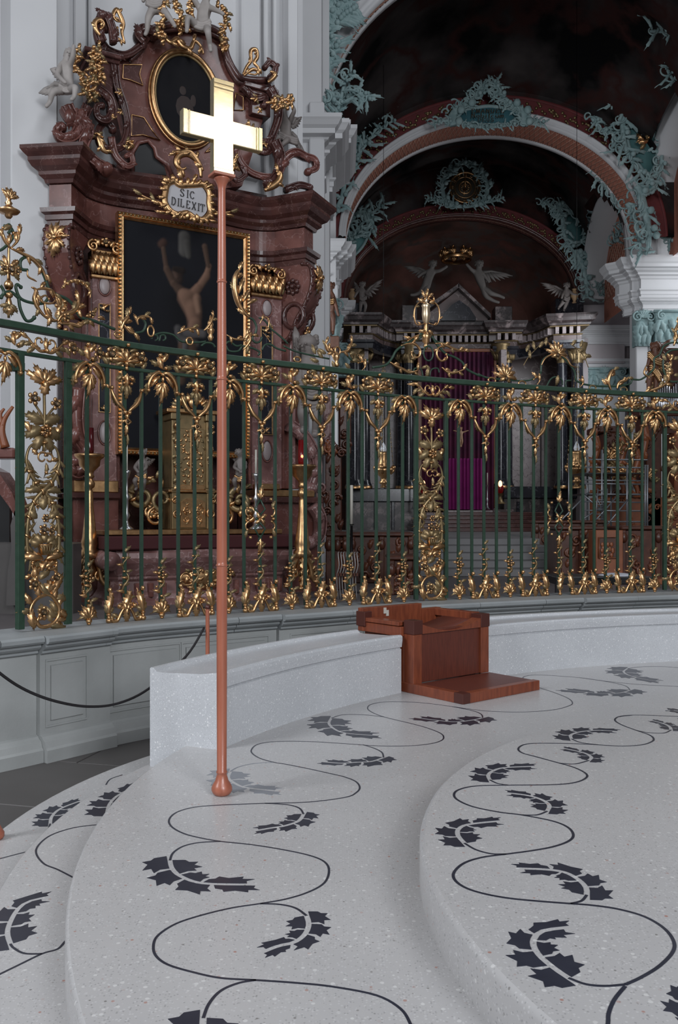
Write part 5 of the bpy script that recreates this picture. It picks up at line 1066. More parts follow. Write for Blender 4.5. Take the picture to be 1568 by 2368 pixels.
ab('mensa', MPINK, lambda mb: mb.sweep(mp_, [(-.3, .47), (.02, .47), (.02, .53), (-.03, .56), (-.10, .66), (-.11, .80), (-.07, .84), (-.07, .87), (-.05, .89), (.0, .98), (.06, 1.06), (.09, 1.13), (.08, 1.20), (.03, 1.24), (-.6, 1.24)], smooth=False))
for x in (mL + .02, mR - .02):
    mb = MB(); mb.M = AM; mb.tube([(x, -1.42, 1.10), (x, -.8, 1.10)], .13, 16); mb.tube([(x, -1.43, 1.10), (x, -1.38, 1.10)], .09, 14); mb.obj('mensa_scroll', MPINK, alt)
for i in range(14):
    if 4 <= i <= 8: continue
    x = mL + .25 + (mR - mL - .5) * i / 13
    ab('mensa_flute', MRED, lambda mb: mb.bbox(x - .03, x + .03, -1.27 - .08 * math.sin(PI * i / 13), -1.0, .58, .78, .01))
mc = (mL + mR) / 2 - .02
ab('relief_field', MRED, lambda mb: mb.ell((mc, -1.18, .84), (.50, .12, .27), 20, 8)); 
mb = MB(); mb.M = AM; mb.ell((mc, -1.22, .84), (.40, .12, .20), 20, 8)
mb.M = AM @ TR(mc, -1.33, .84) @ RX(PI / 2)
for k_ in range(42):
    a = k_ * 2.4; r = .36 * math.sqrt(k_ / 42); lf(mb, r * math.cos(a), r * .5 * math.sin(a) - .02, a * 1.7, .12, .07, .8, .3, k_ % 4 == 3, 3, .0)
for s in (1, -1): swirl(mb, (s * .3, .0), .13, .03, 0, s * 1.2, .02, .012, 0, .0, 16)
mb.obj('gilded_relief', GM, alt)
ab('altar_cloth', CRIM, lambda mb: mb.bbox(mL - .05, mR + .02, -1.40, -.5, 1.245, 1.435, .02))
gold_rail = ab('gilded_gradine', GOLD, lambda mb: mb.bbox(mL + .0, al(652, 1230, 1.2).x, -1.22, -.5, 1.445, 1.515, .01))
# ---- tabernacle
tb0, tb1 = al(398, 1200, .9).x, al(497, 1200, .9).x; tc = (tb0 + tb1) / 2
TGM = [GOLD, GOLD2, GOLDD]
tab = thing('tabernacle', 'richly carved gilded tabernacle with double doors standing on the red marble altar', 'tabernacle', AM @ V((tc, -.9, 1.515)))
def tb(name, m, fn): mb = MB(); mb.M = AM; fn(mb); return mb.obj(name, m, tab)
Z0 = 1.517
tb('case', GOLD2, lambda mb: (mb.bbox(tb0, tb1, -.85, -.35, Z0, 2.05, .01), mb.bbox(tb0 + .03, tb1 - .03, -.80, -.35, 2.05, 3.25, .01)))
for s in (0, 1):
    xm = tc + (s - 1) * .20
    d = tb('lower_door', GOLD, lambda mb: mb.prism([(xm + .008, Z0 + .03), (xm + .192, Z0 + .03), (xm + .192, Z0 + (.40 if s else .46)), (xm + .10, Z0 + (.45 if s else .45)), (xm + .008, Z0 + (.46 if s else .40))], -.875, -.84))
    mb = MB(); mb.M = AM @ TR(xm + .10, -.88, Z0 + .22) @ RX(PI / 2); q = 1 if s else -1
    swirl(mb, (0, .08), .055, .012, 0, q * 1.3, .010, .006, 0, 0, 14); swirl(mb, (0, -.07), .05, .012, PI, -q * 1.3, .010, .006, 0, 0, 14)
    for k_ in range(7): lf(mb, .05 * math.cos(k_ * 2.), .17 * math.sin(k_ * 1.3), k_ * 1.7, .07, .035, .6, .2, k_ % 3 == 1, 3, .0)
    mb.obj('door_relief', TGM, tab)
    d = tb('upper_door', GOLD2, lambda mb: mb.bbox(xm + .008, xm + .192, -.83, -.79, 2.16, 3.0, .006))
    mb = MB(); mb.M = AM @ TR(xm + .10, -.835, 2.58) @ RX(PI / 2)
    for k_ in range(30): lf(mb, .06 * math.cos(k_ * 2.4), -.38 + .026 * k_, k_ * 1.9, .075, .04, .7, .3, k_ % 3 == 0, 3, .0)
    mb.obj('door_relief', TGM, tab)
    tb('door_edge', GOLD, lambda mb: (mb.bbox(xm + (.17 if s == 0 else .008), xm + (.192 if s == 0 else .03), -.845, -.80, 2.16, 3.0, .004), mb.bbox(xm + .008, xm + .192, -.845, -.80, 2.10, 2.17, .006)))
for s in (1, -1):
    x = tc + s * .27
    tb('corner_pier', GOLD2, lambda mb: (mb.bbox(x - .06, x + .06, -.9, -.5, Z0, 2.05, .01), mb.bbox(x - .05, x + .05, -.86, -.5, 2.12, 3.12, .01), mb.bbox(x - .075, x + .075, -.9, -.5, 3.12, 3.22, .01), mb.bbox(x - .07, x + .07, -.9, -.5, 2.05, 2.12, .01)))
    mb = MB(); mb.M = AM @ TR(x, -.9, 2.55) @ RX(PI / 2)
    for k_ in range(16): lf(mb, .02 * math.sin(k_ * 2.), -.45 + .058 * k_, PI * (k_ % 2) + math.sin(k_) * .5, .10, .06, .7, .2, k_ % 3 == 0, 3, 0)
    swirl(mb, (0, -.80), .075, .015, PI / 2, s * 1.5, .02, .01, 0, .02, 16); swirl(mb, (s * .03, -.60), .05, .015, PI / 2, s * 1.5, .016, .01, 0, .02, 16)
    mb.ell((0, .48, .02), (.045, .055, .045)); mb.ell((0, .47, .06), .02); mb.obj('carved_figure_pier', TGM, tab)
    mb = MB(); mb.M = AM @ TR(tc + s * .42, -.8, 1.95) @ RX(PI / 2)
    swirl(mb, (s * .02, .0), .17, .03, -PI / 2, s * 1.1, .035, .02, 1, 0, 20); swirl(mb, (s * .12, -.25), .14, .03, PI / 2, -s * 1.2, .03, .02, 0, 0, 20)
    for k_ in range(10): lf(mb, s * (.05 + .1 * math.sin(k_)), -.3 + .08 * k_, s * (.5 + k_), .13, .07, .8, .3, k_ % 2, 4, 0)
    mb.obj('side_scroll', TGM, tab)
mb = MB(); mb.M = AM @ TR(tc, -.85, 3.28) @ RX(PI / 2)
for k_ in range(13): a = -1.6 + k_ * .27; lf(mb, .18 * math.sin(a), .02 + .08 * math.cos(a), a, .17, .08, .8, .1, k_ % 3 == 1, 4, 0)
mb.ell((0, .1, .03), (.08, .10, .05)); mb.obj('crest', TGM, tab)
tb('cornice', GOLD, lambda mb: (mb.bbox(tb0 - .08, tb1 + .08, -.92, -.4, 3.22, 3.28, .01), mb.bbox(tb0 - .05, tb1 + .05, -.9, -.4, 2.06, 2.10, .01)))
# ---- candlesticks with lamps
def gcandle(px, ytop, ybot, Y, lab, lit, glass=True):
    k = Y / F; x = (px - HX) * k; zt = CZ - (ytop - HY) * k; zb = max(.47, CZ - (ybot - HY) * k); H = zt - zb
    t = thing('gilded_candelabrum', lab, 'candlestick', (x, Y, zb), 'tall gilded candelabra flanking the side altar')
    def q(name, prof, m=GOLD): mb = MB(); mb.lathe(prof, 14, (x, Y, zb)); return mb.obj(name, m, t)
    q('bowl', [(0, H - .02), (.16, H - .02), (.20, H), (.21, H - .02), (.19, H - .05), (.15, H - .08), (.14, H - .16), (.06, H - .24), (.05, H - .28), (.07, H - .31), (.04, H - .34)])
    q('stem', [(.04, H - .34), (.075, H - .40), (.07, H - .45), (.035, H - .48), (.05, H - .52), (.055, H * .62), (.10, H * .40), (.12, H * .36), (.10, H * .32), (.13, H * .30), (.14, H * .26), (.05, H * .24)])
    mb = MB(); mb.M = TR(x, Y, zb)
    for a in (0, 2.09, 4.19):
        o = mb.M; mb.M = o @ RZ(a - PI / 2) @ RX(PI / 2); P = cr([(0.03, .27 * H, 0), (.12, .20 * H, 0), (.16, .10 * H, 0), (.24, .05 * H, 0), (.27, .015 * H + .03, 0)], 5)
        mb.tube(P, [.06, .03], 7); mb.ell((.27, .03, 0), (.06, .035, .05)); swirl(mb, (.14, .12 * H), .09, .02, 0, 1.3, .03, .015, 0, 0, 14)
        for k_ in range(5): lf(mb, .08 + .03 * k_, (.24 - .045 * k_) * H, .8, .12, .06, .7, .2, k_ % 2, 4, .03)
        mb.M = o
    mb.lathe([(.04, 0.12 * H), (.09, .16 * H), (.05, .24 * H)], 10); mb.obj('tripod_foot', GM, t)
    if glass:
        mb = MB(); mb.lathe([(0, H), (.055, H), (.062, H + .06), (.058, H + .36), (.054, H + .36)], 14, (x, Y, zb)); g = mb.obj('red_lamp_glass', GLASSR if lit else GLASSD, t)
        if lit: mb = MB(); mb.ell((x - .0, Y - .066, zb + H + .12), (.018, .01, .022)); mb.obj('flame', FLAME, g)
gcandle(207, 1050, 1372, 12.2, 'gilded candelabrum left of the altar table with unlit dark red glass', False)
gcandle(699, 1075, 1362, 12.9, 'gilded candelabrum right of the altar table with glowing red lamp', True)
for px, yt, yb, Y, ym, lab in ((293, 1027, 1205, 12.45, 1088, 'white candle on a silver stick, left of the tabernacle'), (592, 1040, 1205, 13.0, 1095, 'white candle on a silver stick, right of the tabernacle')):
    k = Y / F; x = (px - HX) * k; zf = lambda y: CZ - (y - HY) * k; zb = 1.517
    t = thing('altar_candlestick', lab, 'candlestick', (x, Y, zb), 'candlesticks on the side altar')
    mb = MB(); mb.tube([(x, Y, zf(ym)), (x, Y, zf(yt))], .016, 8); mb.obj('candle', CANDLE, t)
    z = zf(ym); H = z - zb; mb = MB(); mb.lathe([(0, 0), (.10, 0), (.10, .02), (.04, .06), (.02, .14), (.05, .2), (.025, .26), (.03, H * .5), (.05, H * .55), (.02, H * .62), (.02, H * .85), (.05, H - .04), (.06, H), (0, H)], 12, (x, Y, zb)); mb.obj('stick', SILV, t)
# ================================================================ figures grown over a skeleton
def figure(name, label, cat, Y, J, E, m=STAT, group=None, sub=2, extra=None, rs=1.):
    """J: joint -> (picture x, picture y, depth offset m, radius px); E: bones"""
    k = Y / F; ks = list(J); P = {a: at(J[a][0], J[a][1], Y) + V((0, J[a][2], 0)) for a in ks}
    base = min(P.values(), key=lambda p: p.z); t = thing(name, label, cat, base, group)
    me = bpy.data.meshes.new('body'); me.from_pydata([P[a] - base for a in ks], [(ks.index(a), ks.index(b)) for a, b in E], [])
    o = bpy.data.objects.new('body', me); COL.objects.link(o); o.parent = t
    md = o.modifiers.new('skin', 'SKIN'); md.use_smooth_shade = True
    for i, a in enumerate(ks):
        sv = me.skin_vertices[0].data[i]; r = J[a][3] * k * rs; sv.radius = (r, r)
    me.skin_vertices[0].data[ks.index('hip')].use_root = True
    sb = o.modifiers.new('sub', 'SUBSURF'); sb.levels = sb.render_levels = sub; me.materials.append(m)
    h = P['head']; r = J['head'][3] * k
    mb = MB(); mb.ell(h + V((0, .02, .25 * r)), (r * 1.06, r * 1.08, r * .92), 10, 8)
    for q in range(14): a = q * 2.4; mb.ell(h + V((r * .9 * math.cos(a), .25 * r + r * .5 * math.sin(a), r * (.35 + .6 * math.sin(q)))), r * .33, 6, 4)
    mb.obj('hair', m, t)
    mb = MB(); f = extra.get('face', (0, -1)) if extra else (0, -1); fd = V((f[0], f[1], -.1)).normalized(); sd = V((-fd.y, fd.x, 0))
    mb.ell(h + fd * r * 1.05 - V((0, 0, r * .15)), r * .16, 6, 4)
    for s in (1, -1): mb.ell(h + fd * r * .93 + sd * s * r * .36 + V((0, 0, r * .08)), r * .13, 6, 4)
    mb.ell(h + fd * r * .95 - V((0, 0, r * .5)), (r * .22, r * .14, r * .08), 6, 4); mb.obj('face', m, t)
    if extra:
        for wg in extra.get('wings', []):           # feathered wing: root, tip, spread
            a, b, dn = V(at(*wg[0], Y)) + V((0, .12, 0)), V(at(*wg[1], Y)) + V((0, .2, 0)), V((0, 0, -1)); mb = MB(); n = 8
            for i in range(n):
                q = a.lerp(b, i / n); d = ((b - a).normalized() * (.25 + i / n) + dn * (1.1 - i / n)).normalized(); L = (b - a).length * (.45 + .25 * i / n)
                mb.tube([q, q + d * L * .5, q + d * L], [.05 * wg[2], .045 * wg[2], .01], 6, .3, True, (0, 1, 0))
            mb.tube([a, a.lerp(b, .5) + V((0, 0, .06)), b], [.05 * wg[2], .02], 6); mb.obj('wing', m, t)
        for dr in extra.get('drape', []):
            mb = MB(); 
            for off in (-.5, 0, .5): mb.tube([p + V((0, -.03, off * dr[1] * k * 1.2)) for p in cr([at(x, y, Y) + V((0, -.05 - dr[1] * k * .5, 0)) for x, y in dr[0]], 4)], dr[1] * k * .55, 7)
            mb.obj('drapery', dr[2] if len(dr) > 2 else m, t)
    return t
BONES = [('hip', 'belly'), ('belly', 'chest'), ('chest', 'neck'), ('neck', 'head'), ('head', 'crown'), ('chest', 'sl'), ('sl', 'el'), ('el', 'wl'), ('wl', 'hl'), ('chest', 'sr'), ('sr', 'er'), ('er', 'wr'), ('wr', 'hr'), ('hip', 'tl'), ('tl', 'kl'), ('kl', 'al'), ('al', 'fl'), ('hip', 'tr'), ('tr', 'kr'), ('kr', 'ar'), ('ar', 'fr')]
def skel(hip, belly, chest, neck, head, L, R, LL, RL, s=1.):
    """arms and legs are lists of (x, y, dy); s scales the putto thickness"""
    J = {'hip': (*hip, 13 * s), 'belly': (*belly, 13.5 * s), 'chest': (*chest, 13.5 * s), 'neck': (*neck, 6.5 * s), 'head': (*head, 12.5 * s)}
    hx, hy, hz = head; nx, ny, nz = neck; J['crown'] = (hx + (hx - nx) * .45, hy + (hy - ny) * .45, hz, 6 * s)
    for q, A in (('l', L), ('r', R)):
        for a, p, r in zip(('s', 'e', 'w', 'h'), A, (7.5, 6, 4.6, 4.6)): J[a + q] = (*p, r * s)
    for q, A in (('l', LL), ('r', RL)):
        for a, p, r in zip(('t', 'k', 'a', 'f'), A, (11, 8.2, 5.4, 4.6)): J[a + q] = (*p, r * s)
    return J
PG = 'white stucco cherubs on the altar gable'
figure('cherub_statue', 'white stucco cherub with gold garland seated on the marble scroll at the altar\'s left shoulder', 'statue', 12.2,
       skel((156, 208, 0), (153, 185, 0), (152, 160, 0), (152, 142, 0), (160, 126, 0), [(142, 158, -.05), (140, 185, -.15), (158, 205, -.2), (165, 210, -.2)], [(164, 156, -.05), (176, 145, -.15), (180, 128, -.2), (181, 120, -.2)], [(147, 213, -.05), (132, 228, -.2), (124, 248, -.15), (116, 264, -.2)], [(165, 213, -.05), (186, 218, -.22), (182, 240, -.2), (176, 252, -.25)]), BONES, STAT, PG, 2,
       {'wings': [((143, 165), (118, 145), 1.0), ((140, 190), (98, 190), 1.0)], 'drape': [([(142, 208), (158, 216), (175, 212)], 7)], 'face': (.3, -1)})
figure('cherub_statue', 'white stucco cherub standing on top of the altar gable, cut by the picture\'s upper edge', 'statue', 13.4,
       skel((362, 20, 0), (362, -2, 0), (366, -25, 0), (370, -42, 0), (374, -58, 0), [(352, -25, 0), (340, -10, -.1), (335, 8, -.1), (334, 15, -.1)], [(380, -25, 0), (392, -10, -.1), (396, 10, -.1), (398, 18, -.1)], [(354, 28, -.05), (346, 52, -.12), (343, 78, -.08), (340, 94, -.15)], [(374, 26, -.05), (388, 42, -.15), (402, 60, -.1), (410, 76, -.15)]), BONES, STAT, PG, 2, {'drape': [([(342, 12), (360, 20), (382, 14)], 9)]})
figure('cherub_statue', 'white stucco cherub sitting on the gable\'s peak with one leg hanging over the oval painting', 'statue', 13.5,
       skel((470, 62, 0), (470, 42, 0), (472, 18, 0), (476, 0, 0), (482, -14, 0), [(460, 18, 0), (450, 5, -.1), (448, -10, -.1), (448, -18, -.1)], [(486, 18, 0), (502, 32, -.1), (515, 42, -.15), (522, 48, -.15)], [(458, 66, -.05), (440, 58, -.25), (438, 80, -.2), (438, 96, -.25)], [(480, 70, -.05), (486, 92, -.25), (488, 114, -.1), (491, 132, -.15)]), BONES, STAT, PG, 2, {'drape': [([(452, 64), (470, 70), (490, 62)], 9)]})
figure('cherub_statue', 'white stucco cherub with gold garland on its head at the altar\'s right shoulder', 'statue', 14.6,
       skel((660, 322, 0), (660, 302, 0), (660, 282, 0), (658, 266, 0), (654, 250, 0), [(650, 280, 0), (640, 268, -.1), (638, 252, -.1), (640, 246, -.1)], [(670, 280, 0), (682, 262, -.1), (676, 250, -.1), (672, 244, -.1)], [(652, 326, -.05), (636, 332, -.2), (636, 346, -.2), (640, 354, -.22)], [(668, 326, -.05), (664, 338, -.2), (652, 350, -.2), (646, 356, -.22)], .86), BONES, STATD, PG, 2,
       {'wings': [((672, 300), (694, 330), .8), ((675, 280), (688, 262), .6)], 'drape': [([(645, 318), (662, 326), (690, 335)], 8)]})
mb = MB(); mb.M = AM
for k_ in range(26):
    a = k_ * .6; q = al(652 + 22 * math.sin(a * 1.3), 232 + k_ * 1.1 - 14 * abs(math.sin(a)), .75); mb.ell(q, .035, 6, 4); o = mb.M; mb.M = AM @ TR(*q) @ RX(PI / 2); lf(mb, 0, 0, a * 2, .12, .06, .6, .2, k_ % 3 == 1, 3, 0); mb.M = o
mb.obj('gilded_garland', GM, alt)
figure('angel_statue', 'grey stone angel head and shoulders looking over the iron rail right of the altar', 'statue', 12.6,
       skel((718, 905, 0), (716, 880, 0), (714, 850, 0), (712, 826, -.02), (712, 800, -.05), [(700, 850, 0), (690, 880, -.1), (700, 905, -.2), (706, 912, -.2)], [(734, 850, 0), (748, 885, -.1), (752, 920, -.1), (755, 930, -.1)], [(708, 925, 0), (700, 960, -.1), (705, 990, 0), (700, 1000, -.1)], [(728, 925, 0), (735, 960, -.1), (730, 1000, 0), (728, 1010, -.1)], 1.75), BONES, STATD, None, 2,
       {'wings': [((690, 830), (684, 775), 1.2)], 'face': (-.5, -.8), 'drape': [([(700, 905), (722, 915), (745, 905)], 12), ([(700, 935), (722, 945), (748, 940)], 13)]})
for (x, lab, s) in ((328, 'grey cherub with gilded drape sitting left of the tabernacle', 1), (556, 'grey cherub with gilded drape sitting right of the tabernacle', -1)):
    figure('small_cherub_statue', lab, 'statue', 12.9 if s > 0 else 13.2,
           skel((x, 1098, 0), (x, 1085, 0), (x, 1070, 0), (x + 1, 1059, 0), (x + 3 * s, 1048, -.03), [(x - 9, 1070, 0), (x - 13, 1082, -.1), (x - 4 * s, 1092, -.15), (x, 1095, -.15)], [(x + 9, 1070, 0), (x + 14, 1082, -.1), (x + 5, 1092, -.15), (x + 3, 1096, -.15)], [(x - 6, 1102, 0), (x - 12, 1112, -.15), (x - 10, 1128, -.05), (x - 12, 1134, -.1)], [(x + 6, 1102, 0), (x + 10, 1116, -.15), (x + 5, 1134, -.05), (x + 3, 1142, -.1)], .72), BONES, STATD, 'cherubs beside the tabernacle', 2,
           {'drape': [([(x - 12, 1104), (x, 1110), (x + 14, 1100)], 6, GOLD)], 'wings': [((x, 1072), (x + 14 * s, 1062), .5)]})
for x, Y, y in ((328, 13.15, 1148), (556, 13.45, 1158)):      # scroll blocks that carry them
    mb = MB(); c = at(x, y, Y); mb.M = TR(*c) @ RX(PI / 2); swirl(mb, (0, .0), .20, .04, PI / 2, 1.3, .06, .03, 1, 0, 24); swirl(mb, (.12, -.22), .12, .03, PI / 2, -1.3, .04, .02, 0, 0, 20)
    for k_ in range(8): lf(mb, .1 * math.sin(k_), -.25 + k_ * .06, k_, .15, .08, .8, .2, k_ % 2, 4, .04)
    mb.obj('side_scroll', TGM, alt)
# ================================================================ walls, piers, arches and vaults of the nave
def struct(name, mb, m): o = mb.obj(name, m); o['kind'] = 'structure'; return o
def spart(name, mb, m, par): return mb.obj(name, m, par)
XC = 5.15; ZSP = 11.0
def sweepz(mb, path, prof): mb.sweep(path, prof)
# wall behind the side altar (same thirty degree angle) with its light pilaster
ul = lambda px, v: al(px, 900, v).x
mb = MB(); mb.M = AM; mb.box(-7.5, ul(700, -.75), .75, 1.1, 0, 19); wl = struct('wall_left', mb, WHITE)
mb = MB(); mb.M = AM; a, b = ul(25, .1), ul(134, .1); mb.bbox(a, b, -.1, .8, 0, 19, .02); spart('pilaster', mb, WHITE, wl)
mb = MB(); mb.M = AM; mb.bbox(ul(560, -.6), ul(604, -.6), .6, .8, 7.5, 19, .03); mb.obj('wall_fillet', WHITE, wl)
for a, b, v in ((612, 622, -.6), (634, 642, -.62), (668, 690, -.5), (172, 200, -.65), (206, 212, -.6)):
    mb = MB(); mb.M = AM; mb.bbox(ul(a, v), ul(b, v), -v, .8, 0, 19, .02); spart('wall_moulding', mb, WHITE, wl)
# far wall strip seen left of the pilaster with teal capital and cornice
mb = MB(); mb.box(-9, -6.2, 17.0, 17.4, 0, 19); wf = struct('wall_back', mb, WHITE)
for z0, z1, o in ((8.6, 8.75, .12), (8.75, 8.95, .2), (9.9, 10.1, .15), (6.2, 6.35, .12)): mb = MB(); mb.bbox(-9, -6.15, 17.0 - o, 17.1, z0, z1, .02); spart('cornice', mb, WHITE, wf)
# ---- entablature used on every nave pier
ENT = [(-.5, 0), (.0, 0), (.0, .10), (.03, .12), (.03, .22), (.08, .26), (.08, .30), (.0, .32), (.0, .62), (.05, .66), (.07, .72), (.16, .76), (.16, .82), (.28, .88), (.30, .92), (.42, .95), (.42, 1.05), (.48, 1.10), (.53, 1.18), (.56, 1.22), (.56, 1.30), (-.5, 1.32)]
def ent(path, z, par, m=WHITE, s=1.): mb = MB(); mb.sweep(path, [(o * s, z + h * s) for o, h in ENT]); return mb.obj('entablature', m, par)
LFP = None
def tealleaf(mb, x, y, z, a, L, W, m=0, dirn=(0, -1)):
    o = mb.M; d = V((dirn[0], dirn[1], 0)); u = V((-d.y, d.x, 0))
    mb.M = MX(((u.x, 0, d.x, x), (u.y, 0, d.y, y), (0, 1, 0, z), (0, 0, 0, 1))) @ RZ(-a); mb.m = m; mb.leaf(L, W, .7, 3, .4, .45 * math.sin(x * 9 + z * 7)); mb.m = 0; mb.M = o
def capital(x0, x1, y, z0, z1, par, dirn=(0, -1), dep=.35):
    """teal corinthian capital on the face between x0 and x1 (front plane y)"""
    mb = MB(); H = z1 - z0; n = max(3, int((x1 - x0) / .28)); d = V((dirn[0], dirn[1], 0)); u = V((-d.y, d.x, 0))
    if dirn == (0, -1): mb.box(x0, x1, y - .03, y + dep, z0, z1); pos = lambda t, out: (x0 + (x1 - x0) * t, y - out)
    else: mb.box(x0, x0 + .1, y, y + (x1 - x0), z0, z1); pos = lambda t, out: (x0 - out, y + (x1 - x0) * t)
    for r, (h, L) in enumerate(((0, .5), (.28, .5))):
        for i in range(n + r):
            t = (i + .5 - r * .5) / n
            if -.01 <= t <= 1.01: X, Y = pos(min(1, max(0, t)), .05); tealleaf(mb, X, Y - .04 * r, z0 + h * H, .15 * math.sin(i * 5), L * H * 1.1, .22 * H + .06, 0, dirn)
    for t, s in ((.08, 1), (.92, -1)):
        X, Y = pos(t, .10); o = mb.M; mb.M = MX(((u.x, 0, d.x, X), (u.y, 0, d.y, Y), (0, 1, 0, z1 - .17 * H), (0, 0, 0, 1))); swirl(mb, (0, 0), .15 * H, .03, PI / 2, s * 1.4, .035, .02, 0, .02, 18); mb.M = o
    X, Y = pos(.5, .1); 
    for k in range(7): tealleaf(mb, X, Y, z1 - .2 * H, -1.2 + .4 * k, .3 * H, .12, 0, dirn)
    X0, Y0 = pos(-.03, .08); X1, Y1 = pos(1.03, .08); mb.tube([(X0, Y0, z1 - .03), (X1, Y1, z1 - .03)], .05, 6)
    return mb.obj('teal_capital', TEAL, par)
# left piers seen edge-on beside the altar
mb = MB(); mb.box(-4.0, -.36, 18.2, 19.6, 0, ZSP + 8); p1 = struct('wall_pier', mb, WHITE); p1.name = 'wall_left.001'
for x0, x1, yy in ((-.62, -.30, 18.1), (-1.25, -.95, 18.0)): mb = MB(); mb.bbox(x0, x1, yy, 19.0, 0, 10.2, .03); spart('pilaster_strip', mb, WHITE, p1)
ent([(-1.6, 18.4), (-.50, 18.4), (-.50, 18.65), (-.35, 18.65), (-.35, 19.4)], 8.55, p1, WHITE, 1.0)
mb = MB(); mb.box(-3.0, -.22, 20.0, 22.4, 0, ZSP + 8); p1b = struct('wall_left.002', mb, WHITE)
ent([(-1.2, 19.95), (-.5, 19.95), (-.5, 20.15), (-.30, 20.15), (-.30, 20.4), (-.15, 20.4), (-.15, 22.4)], 9.2, p1b)
mb = MB(); mb.box(-3.0, -.1, 28.6, 31.2, 0, ZSP + 5); p2 = struct('wall_left.003', mb, WHITE)
ent([(-1.2, 28.6), (-.35, 28.6), (-.35, 28.9), (-.15, 28.9), (-.15, 29.2), (.0, 29.2), (.0, 31.2)], 9.25, p2)
capital(-.55, .02, 28.4, 7.5, 8.7, p2); mb = MB(); mb.bbox(-.6, -.02, 28.45, 29.4, .5, 9.2, .03); spart('pilaster', mb, WHITE, p2)
mb = MB(); mb.box(-3.0, -.05, 35.0, 37.5, 0, ZSP + 5); p3 = struct('wall_left.004', mb, WHITE)
ent([(-1.2, 35.2), (-.2, 35.2), (-.2, 35.5), (.1, 35.5), (.1, 37.5)], 9.0, p3); capital(-.4, .3, 35.0, 7.3, 8.6, p3)
# right pier and wall
mb = MB(); mb.box(10.15, 15, 30.4, 30.95, 0, 10.45); r1 = struct('wall_right', mb, WHITE)
ent([(9.72, 31.2), (9.72, 30.75), (10.0, 30.5), (10.0, 30.25), (10.22, 30.25), (10.22, 30.0), (15, 30.0)], 9.15, r1); ent([(9.92, 31.0), (9.92, 30.85), (10.12, 30.6), (10.12, 30.35), (10.32, 30.35), (10.32, 30.1), (15, 30.1)], 8.72, r1, WHITE, .35)
mb = MB(); mb.bbox(10.14, 10.55, 30.25, 30.9, 0, 8.8, .03); spart('pilaster', mb, WHITE, r1); mb = MB(); mb.bbox(10.72, 14.1, 30.1, 30.9, 0, 8.8, .03); spart('pilaster', mb, WHITE, r1)
capital(10.08, 10.6, 30.15, 7.55, 8.72, r1); capital(10.70, 13.0, 30.0, 7.65, 8.72, r1)
mb = MB(); mb.bbox(10.2, 15, 30.2, 30.9, 10.45, 11.2, .03); spart('attic_block', mb, WHITE, r1); mb = MB(); mb.bbox(10.8, 15, 30.1, 30.9, 10.45, 11.7, .03); spart('attic_block', mb, WHITE, r1)
# right wall of the second bay with its lattice arch and paired capitals
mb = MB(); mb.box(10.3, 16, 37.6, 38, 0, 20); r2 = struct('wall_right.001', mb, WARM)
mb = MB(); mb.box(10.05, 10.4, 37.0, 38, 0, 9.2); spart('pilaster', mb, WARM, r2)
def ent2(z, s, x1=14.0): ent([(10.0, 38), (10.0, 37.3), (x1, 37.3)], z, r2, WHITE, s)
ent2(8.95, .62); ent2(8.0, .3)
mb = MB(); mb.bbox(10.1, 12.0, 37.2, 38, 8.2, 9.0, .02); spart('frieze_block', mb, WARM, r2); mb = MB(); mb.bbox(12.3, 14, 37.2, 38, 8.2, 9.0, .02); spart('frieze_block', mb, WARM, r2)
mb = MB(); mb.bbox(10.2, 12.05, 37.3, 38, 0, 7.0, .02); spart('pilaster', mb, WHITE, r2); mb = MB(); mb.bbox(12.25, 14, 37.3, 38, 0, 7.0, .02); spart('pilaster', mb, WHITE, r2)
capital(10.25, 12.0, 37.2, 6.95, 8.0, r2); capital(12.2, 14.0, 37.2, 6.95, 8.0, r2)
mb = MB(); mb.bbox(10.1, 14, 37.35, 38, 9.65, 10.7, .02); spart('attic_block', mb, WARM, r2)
# curved side arch
def ring(mb, fn, n, cross, closed=False):
    """loft quads: fn(i) -> list of points of one section"""
    vs = []; 
    for i in range(n + 1): vs += fn(i / n)
    m = cross; mb.add(vs, [(i * m + j, (i + 1) * m + j, (i + 1) * m + j + 1, i * m + j + 1) for i in range(n) for j in range(m - 1)])
def sidearch(X, y0, y1, z, rise, par, w=.55, zf=None):
    yc, a = (y0 + y1) / 2, (y1 - y0) / 2
    def f(o, x): return lambda t: V((x, yc - (a + o) * math.cos(PI * t), z + (rise + o) * math.sin(PI * t)))
    mb = MB(); ring(mb, lambda t: [f(w, X - .15)(t), f(w, X - .25)(t), f(w * .75, X - .25)(t), f(w * .7, X - .15)(t), f(0, X - .15)(t), f(0, X + .9)(t)], 24, 6); spart('side_arch', mb, WHITE, par)
    mb = MB(); ring(mb, lambda t: [f(.0, X + .6)(t), V((X + .6, yc - a * math.cos(PI * t), z - 1))], 24, 2); spart('lattice_wall', mb, LATT, par)
sidearch(10.35, 31.6, 36.6, 10.75, 2.9, r2); sidearch(10.5, 23.5, 29.8, 11.4, 2.8, r1, .5)
mb = MB()                                      # diagonal lattice strips on the salmon field
for k in range(-14, 15):
    for s in (1, -1):
        y0 = 34.1 + k * .34; pts = [(10.93, y0 + s * t * .5, 10.6 + t * .5) for t in range(0, 7)]
        pts = [p for p in pts if abs(p[1] - 34.1) < 2.4 and p[2] < 10.75 + 2.8 * math.sqrt(max(0, 1 - ((p[1] - 34.1) / 2.5) ** 2))]
        if len(pts) > 1: mb.tube(pts, .03, 4)
o = mb.obj('lattice_ribs', mat('pale_salmon', (.50, .27, .20), .75), r2); o['kind'] = 'stuff'
